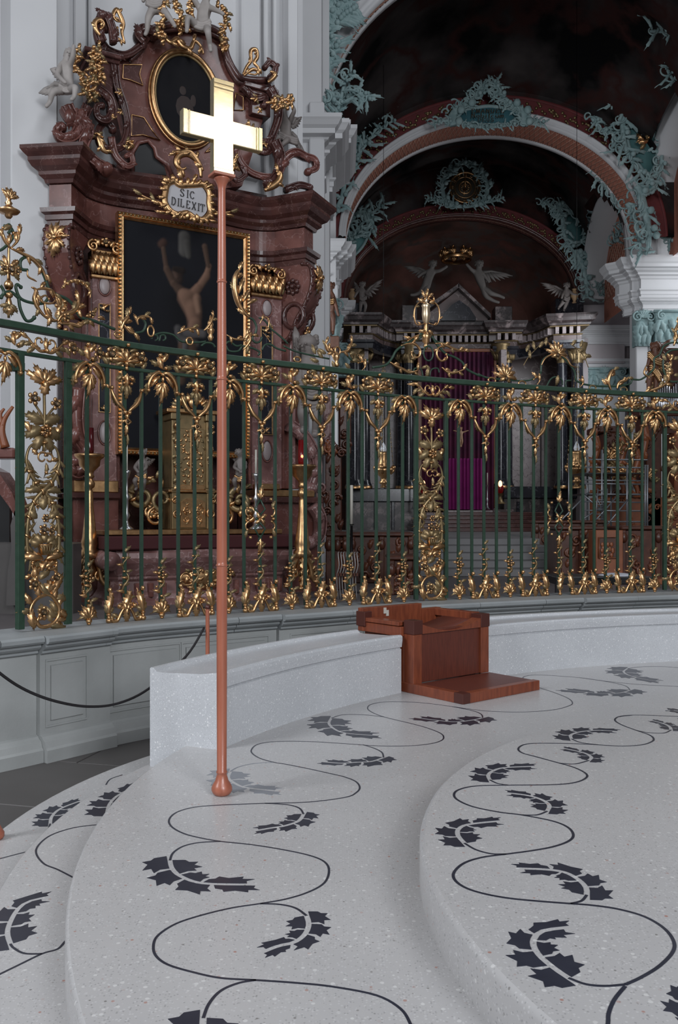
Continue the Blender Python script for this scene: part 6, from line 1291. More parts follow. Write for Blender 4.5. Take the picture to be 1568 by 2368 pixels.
# ---- the three great arches
def arch(name, Y, a, b, z, rim, deep, par_m=WHITE, red=.7, thick=.30, n=56):
    def e(o, y, t): return V((XC - (a + o) * math.cos(PI * t), y, z + (b + o) * math.sin(PI * t)))
    mb = MB(); ring(mb, lambda t: [e(rim + .02, Y + .1, t), e(rim, Y - .12, t), e(rim * .8, Y - .16, t), e(rim * .55, Y - .06, t), e(rim * .5, Y, t), e(.10, Y, t), e(.06, Y - .05, t), e(0, Y - .03, t), e(0, Y + .16, t)], n, 9)
    s = struct(name, mb, par_m)
    mb = MB(); ring(mb, lambda t: [e(0.03, Y + .16, t), e(.03, Y + deep - .2, t)], n, 2); mb.obj('lattice_soffit', LATT, s)
    mb = MB(); ring(mb, lambda t: [e(0.03, Y + deep - .2, t), e(-.02, Y + deep - .16, t), e(-.02, Y + deep, t), e(.3, Y + deep, t)], n, 4); mb.obj('rear_rim', par_m, s)
    mb = MB(); ring(mb, lambda t: [e(rim + .01, Y + .02, t), e(rim + red, Y + .02, t)], n, 2); mb.obj('crimson_border', RIBRED, s)
    mb = MB(); ring(mb, lambda t: [e(rim + red - .02, Y + .0, t), e(rim + red + .05, Y - .04, t), e(rim + red + .08, Y + .04, t)], n, 3); mb.obj('border_fillet', RIBRED, s)
    mb = MB()
    for k in range(3, 120):
        t = .12 + .76 * (k - 3) / 117; p = e(rim + red * (.5 + .22 * math.sin(k * 1.7)), Y - .01, t); mb.ell(p, (.06, .03, .06), 5, 3)
        if k % 3 == 0: tealleaf(mb, p.x, p.y, p.z, k, .22, .10)
    o = mb.obj('gilded_sprigs', GOLD2, s); o['kind'] = 'stuff'
    mb = MB()                                   # lattice lines on the soffit
    for k in range(0, 90):
        for q in (0, 1):
            t0 = .02 + .96 * k / 90; pts = [e(.02, Y + .18 + (deep - .4) * (j / 3 if q else 1 - j / 3), t0 + .018 * j / 3) for j in range(4)]; mb.tube(pts, .018, 3)
    o = mb.obj('lattice_ribs', bpy.data.materials['pale_salmon'], s); o['kind'] = 'stuff'
    return s, e
AR1, e1 = arch('ceiling_arch', 20.6, 5.45, 4.25, ZSP, .34, .55, WHITE, .55); AR1.name = 'trim_1'
AR2, e2 = arch('ceiling_arch2', 29.3, 4.92, 3.88, ZSP, .24, 1.5, WHITE, .5); AR2.name = 'trim_2'
AR3, e3 = arch('ceiling_arch3', 37.2, 4.85, 3.45, ZSP - .1, .10, .5, MDRED, .42); AR3.name = 'trim_3'
# spandrel fields and vaults
def vault(name, y0, y1, a0, b0, a1, b1, bul, m=FRES, n=60, hole=None):
    mb = MB(); vs = []; K = 30
    for j in range(K + 1):
        s = j / K; y = y0 + (y1 - y0) * s; a = a0 + (a1 - a0) * s; b = b0 + (b1 - b0) * s + bul * math.sin(PI * s)
        vs += [V((XC - a * math.cos(PI * i / n), y, ZSP + b * math.sin(PI * i / n))) for i in range(n + 1)]
    def keep(i, j):
        if not hole: return True
        p = vs[j * (n + 1) + i]; yc, hw, zb, rs = hole; q = (p.y - yc) / hw
        return not (p.x > 8 and abs(q) < 1 and p.z < zb + rs * math.sqrt(1 - q * q))
    mb.add(vs, [(j * (n + 1) + i, j * (n + 1) + i + 1, (j + 1) * (n + 1) + i + 1, (j + 1) * (n + 1) + i) for j in range(K) for i in range(n) if keep(i, j)])
    return struct(name, mb, m)
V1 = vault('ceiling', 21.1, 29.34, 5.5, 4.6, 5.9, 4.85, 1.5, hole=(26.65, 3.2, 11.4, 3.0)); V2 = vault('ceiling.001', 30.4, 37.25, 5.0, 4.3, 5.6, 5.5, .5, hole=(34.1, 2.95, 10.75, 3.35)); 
def lunette(y, a, b, a2, b2, name, m=FRES):
    mb = MB(); ring(mb, lambda t: [V((XC - a * math.cos(PI * t), y, ZSP + b * math.sin(PI * t))), V((XC - a2 * math.cos(PI * t), y, ZSP + b2 * math.sin(PI * t)))], 40, 2); return struct(name, mb, m)
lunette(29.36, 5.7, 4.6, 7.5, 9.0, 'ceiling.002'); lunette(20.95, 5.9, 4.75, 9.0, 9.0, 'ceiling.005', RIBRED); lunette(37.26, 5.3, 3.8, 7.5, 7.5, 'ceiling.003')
# soft painted clouds and figures on the vault
PC = [mat('fresco_cloud', (.030, .026, .026), .95, spec=.1), mat('fresco_red', (.040, .008, .007), .95, spec=.1), mat('fresco_blue', (.010, .014, .020), .95, spec=.1), mat('fresco_ochre', (.040, .020, .010), .95, spec=.1)]
# apse: lunette painting, half dome
mb = MB(); vs = []; n = 36
for j in range(9):
    s = j / 8; a = 4.85 * math.cos(s * 1.1); y = 37.6 + 4.6 * math.sin(s * 1.4)
    vs += [V((XC - 4.9 * math.cos(PI * i / n) * (1 - .25 * s * s), y, ZSP - .2 + 3.6 * math.sin(PI * i / n) * (1 - .45 * s * s))) for i in range(n + 1)]
mb.add(vs, [(j * (n + 1) + i, j * (n + 1) + i + 1, (j + 1) * (n + 1) + i + 1, (j + 1) * (n + 1) + i) for j in range(8) for i in range(n)])
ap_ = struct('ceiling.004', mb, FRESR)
mb = MB(); mb.box(-1, 11, 42.0, 42.3, 0, 15.5); struct('wall_apse', mb, FRESR).name = 'wall_back.001'
# ---- teal rocaille: clusters of scrolls and leaves traced along curves
def rocaille(par, pts, Y, r, seed, n=14, L=.55, core=True, dirn=(0, -1), name='teal_rocaille'):
    """a run of scrolls and leaves along picture points at depth Y"""
    rnd = random.Random(seed); P = cr([at(x, y, Y) for x, y in pts], 6); mb = MB()
    if core: mb.tube(P, [r, r * .45], 7, .7, True, (0, 1, 0))
    for k in range(n):
        i = min(len(P) - 2, int((k + .5) / n * len(P))); p = P[i]; d = P[i + 1] - p; a = math.atan2(d.x, d.z); s = 1 if k % 2 else -1
        tealleaf(mb, p.x, p.y - .05, p.z, a + s * (.6 + rnd.random() * .7), L * (.5 + .6 * rnd.random()), L * .22)
        if k % 2 == 0:
            o = mb.M; mb.M = TR(p.x, p.y - .08, p.z) @ RX(PI / 2); swirl(mb, (s * r * 1.6, 0), L * (.25 + .2 * rnd.random()), .04, rnd.random() * 6, s * .8, .034, .016, 0, 0, 14); mb.M = o
        if k % 4 == 1: mb.ell(p + V((s * r, -.1, 0)), r * .8, 6, 4)
    return mb.obj(name, TEAL, par)
def field(par, pts, Y, m=TEALD, rim=.06, name='teal_cartouche'):
    P = cr([at(x, y, Y) for x, y in pts], 4, True); n = len(P); c = sum(P, V()) / n; mb = MB()
    mb.add([c + V((0, -.12, 0))] + [p for p in P] + [p + V((0, .15, 0)) for p in P], [(0, 1 + (i + 1) % n, 1 + i) for i in range(n)] + [(1 + i, 1 + (i + 1) % n, 1 + n + (i + 1) % n, 1 + n + i) for i in range(n)]); o = mb.obj(name, m, par)
    mb = MB(); mb.tube(P + P[:1], rim, 6, 1, False); mb.obj('cartouche_rim', TEAL, par); return o
# arch 2, left spandrel
rocaille(AR2, [(770, 500), (790, 460), (800, 410), (820, 370), (850, 330)], 29.0, .10, 1, 18, .7); rocaille(AR2, [(800, 350), (810, 300), (840, 265), (868, 240), (885, 215)], 29.0, .09, 2, 18, .7)
rocaille(AR2, [(840, 330), (870, 310), (890, 290), (910, 280)], 29.0, .07, 3, 10, .5); field(AR2, [(800, 340), (812, 300), (835, 290), (840, 330), (815, 400), (795, 420)], 29.1)
rocaille(AR1, [(775, 300), (780, 260), (790, 220), (800, 180), (815, 170)], 21.0, .06, 4, 14, .45)
# arch 2, right spandrel with the big cartouche
field(AR2, [(1470, 265), (1500, 280), (1515, 320), (1518, 370), (1500, 405), (1480, 385), (1458, 350), (1450, 300)], 28.9)
rocaille(AR2, [(1430, 215), (1445, 250), (1440, 300), (1450, 350), (1480, 400), (1500, 430)], 28.8, .12, 5, 22, .75); rocaille(AR2, [(1430, 235), (1450, 215), (1480, 240), (1500, 270), (1530, 270), (1545, 250)], 28.8, .12, 6, 20, .75)
rocaille(AR2, [(1520, 280), (1530, 330), (1528, 390), (1515, 440)], 28.8, .10, 7, 16, .6); rocaille(AR2, [(1370, 270), (1390, 300), (1420, 310), (1425, 350)], 28.9, .09, 8, 14, .55)
rocaille(AR2, [(1475, 430), (1490, 480), (1500, 530), (1505, 548)], 28.8, .16, 9, 14, .65); field(AR2, [(1500, 415), (1512, 425), (1510, 445), (1498, 440)], 28.8); inst('leaf_cluster', BUD, MX(((1, 0, 0, at(1485, 325, 28.6).x), (0, 0, -1, 28.6), (0, 1, 0, at(1485, 325, 28.6).z), (0, 0, 0, 1))) @ RZ(1.5) @ SCL(4), AR2)
rocaille(AR2, [(1380, 400), (1400, 430), (1420, 450), (1450, 480)], 30.7, .10, 10, 14, .6); rocaille(AR2, [(1340, 350), (1370, 375), (1395, 400)], 30.7, .05, 11, 8, .4); rocaille(AR2, [(1290, 330), (1320, 345), (1345, 365)], 30.7, .05, 12, 6, .4)
rocaille(AR2, [(1450, 470), (1470, 510), (1478, 560), (1485, 590)], 29.2, .10, 13, 14, .55); rocaille(r1, [(1540, 500), (1560, 540), (1545, 560)], 29.6, .09, 14, 10, .6); rocaille(r1, [(1568, 540), (1550, 500), (1560, 470)], 29.6, .09, 15, 10, .6)
rocaille(V1, [(1568, 20), (1540, 45), (1560, 70), (1500, 72)], 25.0, .10, 16, 12, .6); rocaille(V1, [(1568, 150), (1545, 160), (1560, 190)], 26.0, .08, 17, 8, .5)
# keystone cartouche with the inscription
kc = field(AR2, [(1060, 268), (1075, 254), (1100, 250), (1130, 246), (1165, 250), (1192, 256), (1200, 272), (1188, 286), (1130, 289), (1075, 286)], 28.75, mat('blue_green_field', (.05, .16, .19), .7), .07)
for s in (1, -1):
    rocaille(AR2, [(1130 + s * 80, 290), (1130 + s * 82, 265), (1130 + s * 62, 245), (1130 + s * 45, 240)], 28.7, .17, 20 + s, 12, .45); rocaille(AR2, [(1130 + s * 45, 245), (1130 + s * 32, 225), (1130 + s * 20, 205), (1130 + s * 8, 200)], 28.7, .10, 30 + s, 12, .45)
    rocaille(AR2, [(1130 + s * 85, 288), (1130 + s * 105, 278), (1130 + s * 118, 282), (1130 + s * 130, 290)], 28.7, .08, 40 + s, 8, .35)
rocaille(AR2, [(1110, 225), (1125, 198), (1150, 190), (1155, 215), (1140, 225)], 28.7, .08, 50, 14, .45); rocaille(AR2, [(1070, 288), (1130, 294), (1190, 288)], 28.7, .08, 51, 14, .3)
for txt, x, y, h in (('EMANUEL', 1090, 261, 9), ('Nobifcum', 1090, 272, 9.5), ('DEUS.', 1105, 281, 7.5)):
    k = 28.6 / F; p = at(x, y, 28.55); mb = MB(); mb.M = TR(*p) @ RX(PI / 2); word(mb, txt, 0, 0, h * k, {'EMANUEL': 1.25, 'Nobifcum': 1.12, 'DEUS.': 1.35}[txt], .10, .95); mb.obj('lettering', GOLDD, kc)
# arch 3: clock and flanking rocaille
ck = at(1075, 435, 36.6); clock = thing('gilded_clock', 'round clock with gold numerals in a teal rocaille frame above the high altar arch', 'clock', ck)
kk = 36.6 / F; mb = MB(); mb.M = TR(*ck) @ RX(PI / 2); mb.tube([(0, 0, -.1), (0, 0, .05)], 36 * kk, 32); mb.obj('dial', mat('olive_dial', (.045, .04, .028), .6), clock)
mb = MB(); mb.M = TR(*ck) @ RX(PI / 2)
for R, r in ((35, .05), (14, .03), (24, .02)): mb.tube([(R * kk * math.cos(a), R * kk * math.sin(a), .07) for a in [2 * PI * i / 32 for i in range(33)]], r, 5, 1, False, (0, 0, 1))
mb.obj('gilded_rings', GOLD, clock)
mb = MB(); mb.M = TR(*ck) @ RX(PI / 2)
for h in range(12):
    a = h * PI / 6; c, s = math.cos(a), math.sin(a)
    for q in ((-.03, .03) if h % 3 else (-.05, 0, .05)): mb.tube([(26 * kk * c - q * s, 26 * kk * s + q * c, .07), (32 * kk * c - q * s, 32 * kk * s + q * c, .07)], .014, 4)
    mb.tube([(5 * kk * c, 5 * kk * s, .07), (12 * kk * c, 12 * kk * s, .07)], [.03, .005], 4)
mb.obj('numerals', GOLD, clock)
mb = MB(); mb.M = TR(*ck) @ RX(PI / 2); mb.tube([(0, 0, .09), (0, 30 * kk, .09)], [.04, .012], 4); mb.tube([(0, 0, .09), (-3 * kk, -20 * kk, .09)], [.04, .012], 4); mb.obj('hands', GOLD, clock)
for s in (1, -1):
    rocaille(clock, [(1075 + s * 20, 475), (1075 + s * 45, 462), (1075 + s * 52, 430), (1075 + s * 42, 405), (1075 + s * 30, 392)], 36.5, .13, 60 + s, 18, .5, name='rocaille_frame'); rocaille(clock, [(1075 + s * 40, 468), (1075 + s * 65, 465), (1075 + s * 85, 458)], 36.5, .08, 70 + s, 10, .4, name='rocaille_frame')
rocaille(clock, [(1045, 398), (1060, 380), (1078, 376), (1095, 382), (1108, 400)], 36.5, .12, 80, 14, .45, name='rocaille_frame'); rocaille(clock, [(1030, 474), (1075, 478), (1120, 472)], 36.5, .10, 81, 12, .3, name='rocaille_frame')
# arch 3 spandrels
field(AR3, [(1310, 495), (1335, 500), (1350, 530), (1345, 560), (1322, 570), (1308, 540)], 36.6); rocaille(AR3, [(1285, 470), (1300, 500), (1305, 545), (1325, 580), (1345, 600)], 36.5, .12, 90, 20, .7); rocaille(AR3, [(1290, 470), (1320, 480), (1350, 500), (1370, 530), (1365, 560)], 36.5, .12, 91, 20, .7)
rocaille(AR3, [(1330, 580), (1345, 610), (1355, 650), (1358, 690)], 36.5, .16, 92, 16, .6); field(AR3, [(1342, 580), (1355, 590), (1358, 610), (1346, 605)], 36.6); rocaille(AR3, [(1250, 470), (1275, 475), (1290, 500)], 36.5, .08, 93, 10, .5)
rocaille(AR3, [(800, 590), (815, 550), (835, 520), (865, 490), (890, 470)], 36.5, .10, 94, 20, .7); rocaille(AR3, [(795, 540), (820, 500), (850, 490), (862, 520), (850, 550)], 36.5, .12, 95, 20, .7); field(AR3, [(812, 540), (835, 530), (850, 545), (835, 575), (810, 595), (803, 570)], 36.6)
rocaille(r2, [(1380, 660), (1400, 670), (1420, 690), (1440, 672), (1465, 665)], 36.6, .11, 96, 20, .55); rocaille(r2, [(1420, 560), (1432, 540), (1440, 520)], 33, .10, 97, 10, .5)
# big teal ornaments left of the first arch and hanging down its face
for i, pts in enumerate(([(690, 0), (700, 30), (695, 60), (690, 95), (700, 120)], [(730, 0), (740, 20), (760, 30), (780, 10), (800, 0)], [(725, 60), (732, 100), (728, 150), (735, 200), (740, 245)], [(745, 130), (742, 160), (755, 150), (765, 120), (775, 100)], [(690, -20), (715, -10), (750, 0)], [(770, 60), (785, 40), (800, 30), (815, 20)], [(708, 40), (715, 60), (705, 90)])):
    rocaille(AR1, pts, 20.2, .09, 100 + i, 26, .6)
for i, pts in enumerate(([(700, 60), (712, 110), (708, 170), (716, 225)], [(750, 60), (760, 90), (750, 130)], [(790, 250), (800, 225), (830, 215), (850, 235)], [(690, 120), (700, 150), (695, 190)])): rocaille(AR1, pts, 20.15 if i != 2 else 21.3, .07, 130 + i, 18, .5)
rocaille(AR1, [(690, 215), (685, 235), (690, 246)], 19.8, .06, 110, 6, .3); rocaille(AR1, [(735, 235), (760, 240), (768, 225)], 20.0, .08, 111, 8, .4)
field(AR1, [(735, 0), (760, -10), (800, -5), (790, 30), (760, 60), (740, 40)], 20.4)
mb = MB(); mb.bbox(-1.6, -.28, 20.25, 20.6, 10.45, 11.5, .03); spart('attic_block', mb, WHITE, AR1); mb = MB(); mb.bbox(-.62, -.34, 20.1, 20.7, 11.5, 13.3, .03); spart('attic_strip', mb, WHITE, AR1)
# teal bits on the far left
mb = MB(); capital(-7.4, -6.62, 16.7, 6.9, 8.5, wf); rocaille(wf, [(12, 610), (14, 680), (10, 760)], 16.6, .06, 120, 10, .35)
# ================================================================ choir behind the screen
mb = MB(); mb.slab([(-12, 10.6), (-4.2, 7.6), (-1.2, 8.0), (.3, 8.9), (2.6, 9.9), (5.6, 10.6), (16, 11), (16, 44), (-12, 44)], .3, .47); cf = mb.obj('floor', CHOIR); cf['kind'] = 'structure'
# broad grey steps
for i in range(5):
    mb = MB(); x0, x1 = 2.0, at(1292 - i * 7, 1300, 19).x + .25; mb.bbox(x0 - 1, 5.1 - i * .13, 18.4 + i * .45, 26, .47 + i * .15, .62 + i * .15, .015)
    tag(mb.obj('choir_step', STEPS), ('lowest', 'second', 'third', 'fourth', 'topmost')[i] + ' of the broad grey stone steps rising to the high altar', 'step', 'grey choir steps')
mb = MB(); mb.box(5.0, 12, 20.2, 36, .47, 1.22); mb.box(-1, 5, 25.9, 36, .47, 1.22); ch2 = mb.obj('floor', STEPS); ch2['kind'] = 'structure'
for i in range(5):
    mb = MB(); mb.bbox(2.8 + i * .1, 7.9 - i * .1, 31.0 + i * .4, 36.5, 1.22 + i * .14, 1.36 + i * .14, .015); tag(mb.obj('altar_step', MDRED), ('lowest', 'second', 'third', 'fourth', 'topmost')[i] + ' dark red marble step in front of the high altar', 'step', 'red altar steps')
# ---- high altar
HA = thing('high_altar', 'monumental dark high altar with columns, broken pediment and purple veil', 'altar', (XC, 36.8, 1.2))
def hx(px, Y): return (px - HX) / F * Y
def hz(py, Y): return CZ - (py - HY) / F * Y
def hb(name, m, x0, x1, y0, y1, Y, d=.6, b=.02): mb = MB(); mb.bbox(hx(x0, Y), hx(x1, Y), Y, Y + d, hz(y1, Y), hz(y0, Y), b); return mb.obj(name, m, HA)
Y = 37.6
hb('back_wall', MBROWN, 800, 1362, 760, 1250, 39.5, .5)
for x0, x1, m in ((825, 880, MGREY), (890, 945, MGREY), (1180, 1250, MGREY), (1252, 1296, MGREY), (1310, 1345, MBLK)): hb('marble_panel', m, x0, x1, 900, 1130, 39.2, .4)
hb('plinth_band', MBLK, 800, 960, 1130, 1160, 37.4, 1.2); hb('plinth_band', MBLK, 1165, 1362, 1125, 1152, 37.4, 1.2); hb('plinth_wall', MVAR, 800, 960, 1160, 1235, 37.6, 1); hb('plinth_wall', MVAR, 1165, 1350, 1152, 1250, 37.6, 1); 
for x in (865, 905, 1195, 1230, 1280): hb('plinth_joint', MBLK, x, x + 8, 1160, 1235, 37.5, .3)
for x, r, YY in ((820, 16, 36.6), (842, 14, 37.4), (945, 13, 37.6), (1158, 14, 37.6), (1172, 13, 37.9), (1300, 14, 37.2), (1335, 15, 36.6), (928, 10, 38.2)):
    k = YY / F; mb = MB(); zb, zt = hz(1130, YY), hz(838, YY); X = hx(x, YY)
    mb.lathe([(r * k * 1.3, zb), (r * k * 1.3, zb + .15), (r * k * 1.1, zb + .25), (r * k, zb + .4), (r * k * 1.02, zb + 1.5), (r * k * .86, zt)], 14, (X, YY, 0)); mb.obj('column', MBLK, HA)
    mb = MB(); mb.lathe([(r * k * .9, zt - .05), (r * k * .95, zt + .1), (r * k * 1.5, zt + .65), (r * k * 1.6, zt + .7), (r * k * 1.6, zt + .78), (0, zt + .8)], 12, (X, YY, 0))
    for q in range(8): tealleaf(mb, X + r * k * math.cos(q), YY - r * k * .8, zt + .05, 0, .5, .25)
    mb.obj('capital', GOLD2, HA); mb = MB(); mb.lathe([(r * k * 1.38, zb), (r * k * 1.4, zb + .1), (r * k * 1.2, zb + .14)], 12, (X, YY, 0)); mb.obj('gilded_base', GOLD, HA)
for x0, x1, y in ((800, 862, 0), (1150, 1182, 8), (1300, 1362, 0)): hb('impost_block', MGREY, x0 + 8, x1 - 10, 800 + y, 838 + y, 36.8, .6)
path = [(hx(808, 36), 38.5), (hx(808, 36), 36.0), (hx(862, 36), 36.0), (hx(880, 37), 37.0), (hx(925, 38), 38.2), (hx(928, 37.6), 37.4), (hx(980, 37.4), 37.4), (hx(984, 38), 37.9), (hx(1140, 38), 37.9), (hx(1144, 37.4), 37.4), (hx(1195, 37.4), 37.4), (hx(1200, 38.2), 38.2), (hx(1250, 37.3), 37.3), (hx(1280, 36.2), 36.2), (hx(1345, 36), 36.0), (hx(1345, 36), 38.5)]
mb = MB(); mb.sweep(path, [(-.3, 8.62), (.0, 8.62), (.03, 8.8), (.08, 8.85), (.08, 8.95), (-.3, 8.95)]); mb.obj('architrave', MBLK, HA)
mb = MB(); mb.sweep(path, [(-.3, 8.95), (.0, 8.95), (.0, 9.15), (-.3, 9.15)]); mb.obj('frieze', MBROWN, HA)
mb = MB(); mb.sweep(path, [(-.3, 9.5), (.28, 9.52), (.3, 9.6), (.42, 9.68), (.46, 9.8), (.5, 9.86), (.5, 9.95), (-.3, 10.0)]); mb.obj('cornice', MVAR, HA)
mb = MB()
for a, b in zip(path[1:-1], path[2:-1]):                # dentils
    a, b = V((*a, 0)), V((*b, 0)); L = (b - a).length; t = (b - a).normalized(); nn = V((t.y, -t.x, 0)); n = int(L / .26)
    for i in range(n):
        p = a + t * (i + .5) * L / n; mb.M = MX(((t.x, -nn.x, 0, p.x), (t.y, -nn.y, 0, p.y), (0, 0, 1, 0), (0, 0, 0, 1))); mb.box(-.07, .07, -.22, .1, 9.2, 9.46)
mb.M = MX.Identity(4); o = mb.obj('dentils', MGREY, HA); o['kind'] = 'stuff'
mb = MB(); mb.sweep(path, [(-.3, 9.16), (.02, 9.16), (.05, 9.2), (-.3, 9.2)]); mb.sweep(path, [(-.3, 9.47), (.24, 9.47), (.24, 9.5), (-.3, 9.5)]); mb.obj('gilded_moulding', GOLD2, HA)
for x0, x1, y0, y1, m in ((955, 1160, 742, 762, MVAR), (930, 965, 705, 745, MVAR), (1145, 1185, 708, 760, MVAR), (840, 880, 730, 745, MVAR), (1270, 1330, 725, 745, MVAR), (800, 846, 700, 760, MBLK), (1285, 1350, 690, 745, MBLK)): hb('attic_block', m, x0, x1, y0, y1, 37.6 if 900 < x0 < 1200 else 36.4, .8)
for nm, m, pts, y0 in (('pediment_gable', MBROWN, [(985, 730), (1062, 668), (1128, 735), (1128, 742), (985, 742)], 37.5), ('pediment_niche', MBLK, [(1020, 733), (1045, 705), (1062, 695), (1085, 712), (1100, 735), (1100, 742), (1020, 742)], 37.42)):
    mb = MB(); mb.prism([(hx(x, 37.5), hz(y, 37.5)) for x, y in pts][::-1], y0, y0 + .5); mb.obj(nm, m, HA)
for a, b in (((1060, 664), (1135, 735)), ((1062, 664), (980, 722))):
    mb = MB(); A, B = at(*a, 37.1), at(*b, 37.1); d = V((0, 0, .17)); mb.add([A, B, B + d, A + d, A + V((0, .6, 0)), B + V((0, .6, 0)), B + d + V((0, .6, 0)), A + d + V((0, .6, 0))], [(0, 1, 2, 3), (4, 7, 6, 5), (0, 4, 5, 1), (3, 2, 6, 7), (1, 5, 6, 2), (0, 3, 7, 4)], False); mb.obj('raking_cornice', MVAR, HA)
hb('altar_frame', WOODL, 966, 976, 812, 1175, 37.5, .4); hb('altar_frame', WOODL, 1142, 1150, 812, 1175, 37.5, .4); hb('altar_frame', WOODL, 966, 1150, 806, 814, 37.5, .4)
def curtain(name, m, px0, px1, py0, py1, YY, fold, amp):
    mb = MB(); vs = []; n = int((px1 - px0) / fold * 6); x0, x1 = hx(px0, YY), hx(px1, YY)
    for i in range(n + 1):
        t = i / n; w = amp * math.sin(t * n / 6 * 2 * PI + .8 * math.sin(t * 9)); vs += [(x0 + (x1 - x0) * t, YY + w, hz(py0, YY)), (x0 + (x1 - x0) * t, YY + w * 1.3, hz(py1, YY))]
    mb.add(vs, [(2 * i, 2 * i + 2, 2 * i + 3, 2 * i + 1) for i in range(n)]); return mb.obj(name, m, HA)
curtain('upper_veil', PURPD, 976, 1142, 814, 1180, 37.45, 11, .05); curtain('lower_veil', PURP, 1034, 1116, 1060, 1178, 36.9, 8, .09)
hb('altar_table', MGREY, 1030, 1140, 1180, 1192, 36.6, .8); hb('altar_front', MGREY, 1036, 1134, 1192, 1216, 36.7, .8); hb('side_table', MBROWN, 1140, 1188, 1178, 1220, 36.8, .6)
mb = MB(); c = at(1072, 1198, 36.6); mb.M = TR(*c) @ RX(PI / 2)
for k in range(8): lf(mb, 0, 0, k * PI / 4, .22, .1, .6, .1)
mb.obj('gilded_star', GM, HA)
# crucifix
figure('crucifix_corpus', 'small pale carved Christ figure hanging before the dark purple veil', 'crucifix', 36.6,
       skel((1066, 1012, 0), (1066, 1006, 0), (1066, 1000, 0), (1066, 996, 0), (1065, 992, -.02), [(1062, 1000, 0), (1057, 998, 0), (1051, 996, 0), (1048, 996, 0)], [(1070, 1000, 0), (1076, 998, 0), (1081, 996, 0), (1084, 996, 0)], [(1064, 1016, 0), (1064, 1022, -.03), (1065, 1030, 0), (1065, 1034, -.03)], [(1068, 1016, 0), (1069, 1022, -.03), (1067, 1030, 0), (1067, 1034, -.03)], .30), BONES, mat('ivory_wood', (.38, .22, .13), .5), None, 1)
# side vases, lamps, candles of the high altar
def hang_lamp(px, ytop, ybot, Y, lab):
    k = Y / F; X = (px - HX) * k; zt = CZ - (ytop - HY) * k; zb = CZ - (ybot - HY) * k; H = zt - zb
    t = thing('hanging_lamp', lab, 'lamp', (X, Y, zb), 'gilded sanctuary lamps on chains'); mb = MB()
    mb.lathe([(0, 0), (.08, .0), (.10, .02 * H), (.06, .08 * H), (.13, .12 * H), (.14, .16 * H), (.08, .2 * H), (.09, .28 * H), (.14, .33 * H), (.28, .45 * H), (.30, .5 * H), (.26, .55 * H), (.16, .60 * H), (.19, .64 * H), (.16, .7 * H), (.13, .8 * H), (.17, .93 * H), (.17, H), (0, H)], 16, (X, Y, zb)); mb.obj('lamp_body', GOLD, t)
    mb = MB(); mb.lathe([(.07, H), (.10, H + .08), (.06, H + .2), (0, H + .3)], 10, (X, Y, zb)); mb.obj('glass_flame', BULB, t)
    for a in (.3, 2.4, 4.5):
        mb = MB(); p = V((X + .32 * math.cos(a), Y + .32 * math.sin(a), zb + H * .52)); mb.tube([V((X + .22 * math.cos(a), Y + .22 * math.sin(a), zb + H * .4)), p + V((0, 0, -.05)), p + V((0, 0, .05))], .05, 6); mb.ell(p + V((0, 0, .05)), .08); mb.obj('lamp_arm', GOLD, t)
        mb = MB(); q = V((X, Y, zb + H + 3.0)); m_ = 26; cb = MB(); cb.tube([q, V((X, Y, 17.0))], .007, 4); cb.obj('cable', BLACK, t)
        for j in range(m_): r = p.lerp(q, j / m_); mb.ell(r, (.018, .018, .045), 5, 3)
        mb.tube([p, q], .008, 4); mb.obj('chain', GOLD2, t)
hang_lamp(887, 1045, 1128, 27, 'gilded hanging lamp on chains in front of the grey marble at the high altar\'s left'); hang_lamp(1334, 1043, 1125, 26, 'gilded hanging lamp on chains beside the scaffold on the right')
for x, lab, m in ((1157, 'eternal light in a red glass right of the high altar', None), (979, 'small burning lamp left of the high altar behind the flower pilaster', None)):
    t = thing('sanctuary_light', lab, 'lamp', at(x, 1140, 36.0)); mb = MB(); mb.ell(at(x, 1130, 36.0), (.14, .14, .22), 10, 8); mb.obj('red_glass', GLASSR, t)
    mb = MB(); mb.ell(at(x, 1119, 35.9), (.08, .05, .14), 8, 6); mb.obj('flame', FLAMEW, t); mb = MB(); mb.lathe([(.25, 0), (.12, .1), (.06, .3), (.12, .38), (.16, .42)], 10, at(x, 1165, 36.0)); mb.obj('foot', GOLD2, t)
for x, lab in ((1127, 'tall slender silver altar candlestick right of the purple cloth'), (957, 'tall slender silver altar candlestick left of the purple cloth')):
    t = thing('altar_candlestick', lab, 'candlestick', at(x, 1178, 36.4)); b = parent_loc(t); mb = MB(); mb.lathe([(.14, 0), (.05, .1), (.03, .3), (.06, .4), (.03, .5), (.03, .9), (.06, 1.0)], 8, b); mb.obj('stick', SILV, t); mb = MB(); mb.tube([b + V((0, 0, 1.0)), b + V((0, 0, 1.5))], .025, 6); mb.obj('candle', CANDLE, t)
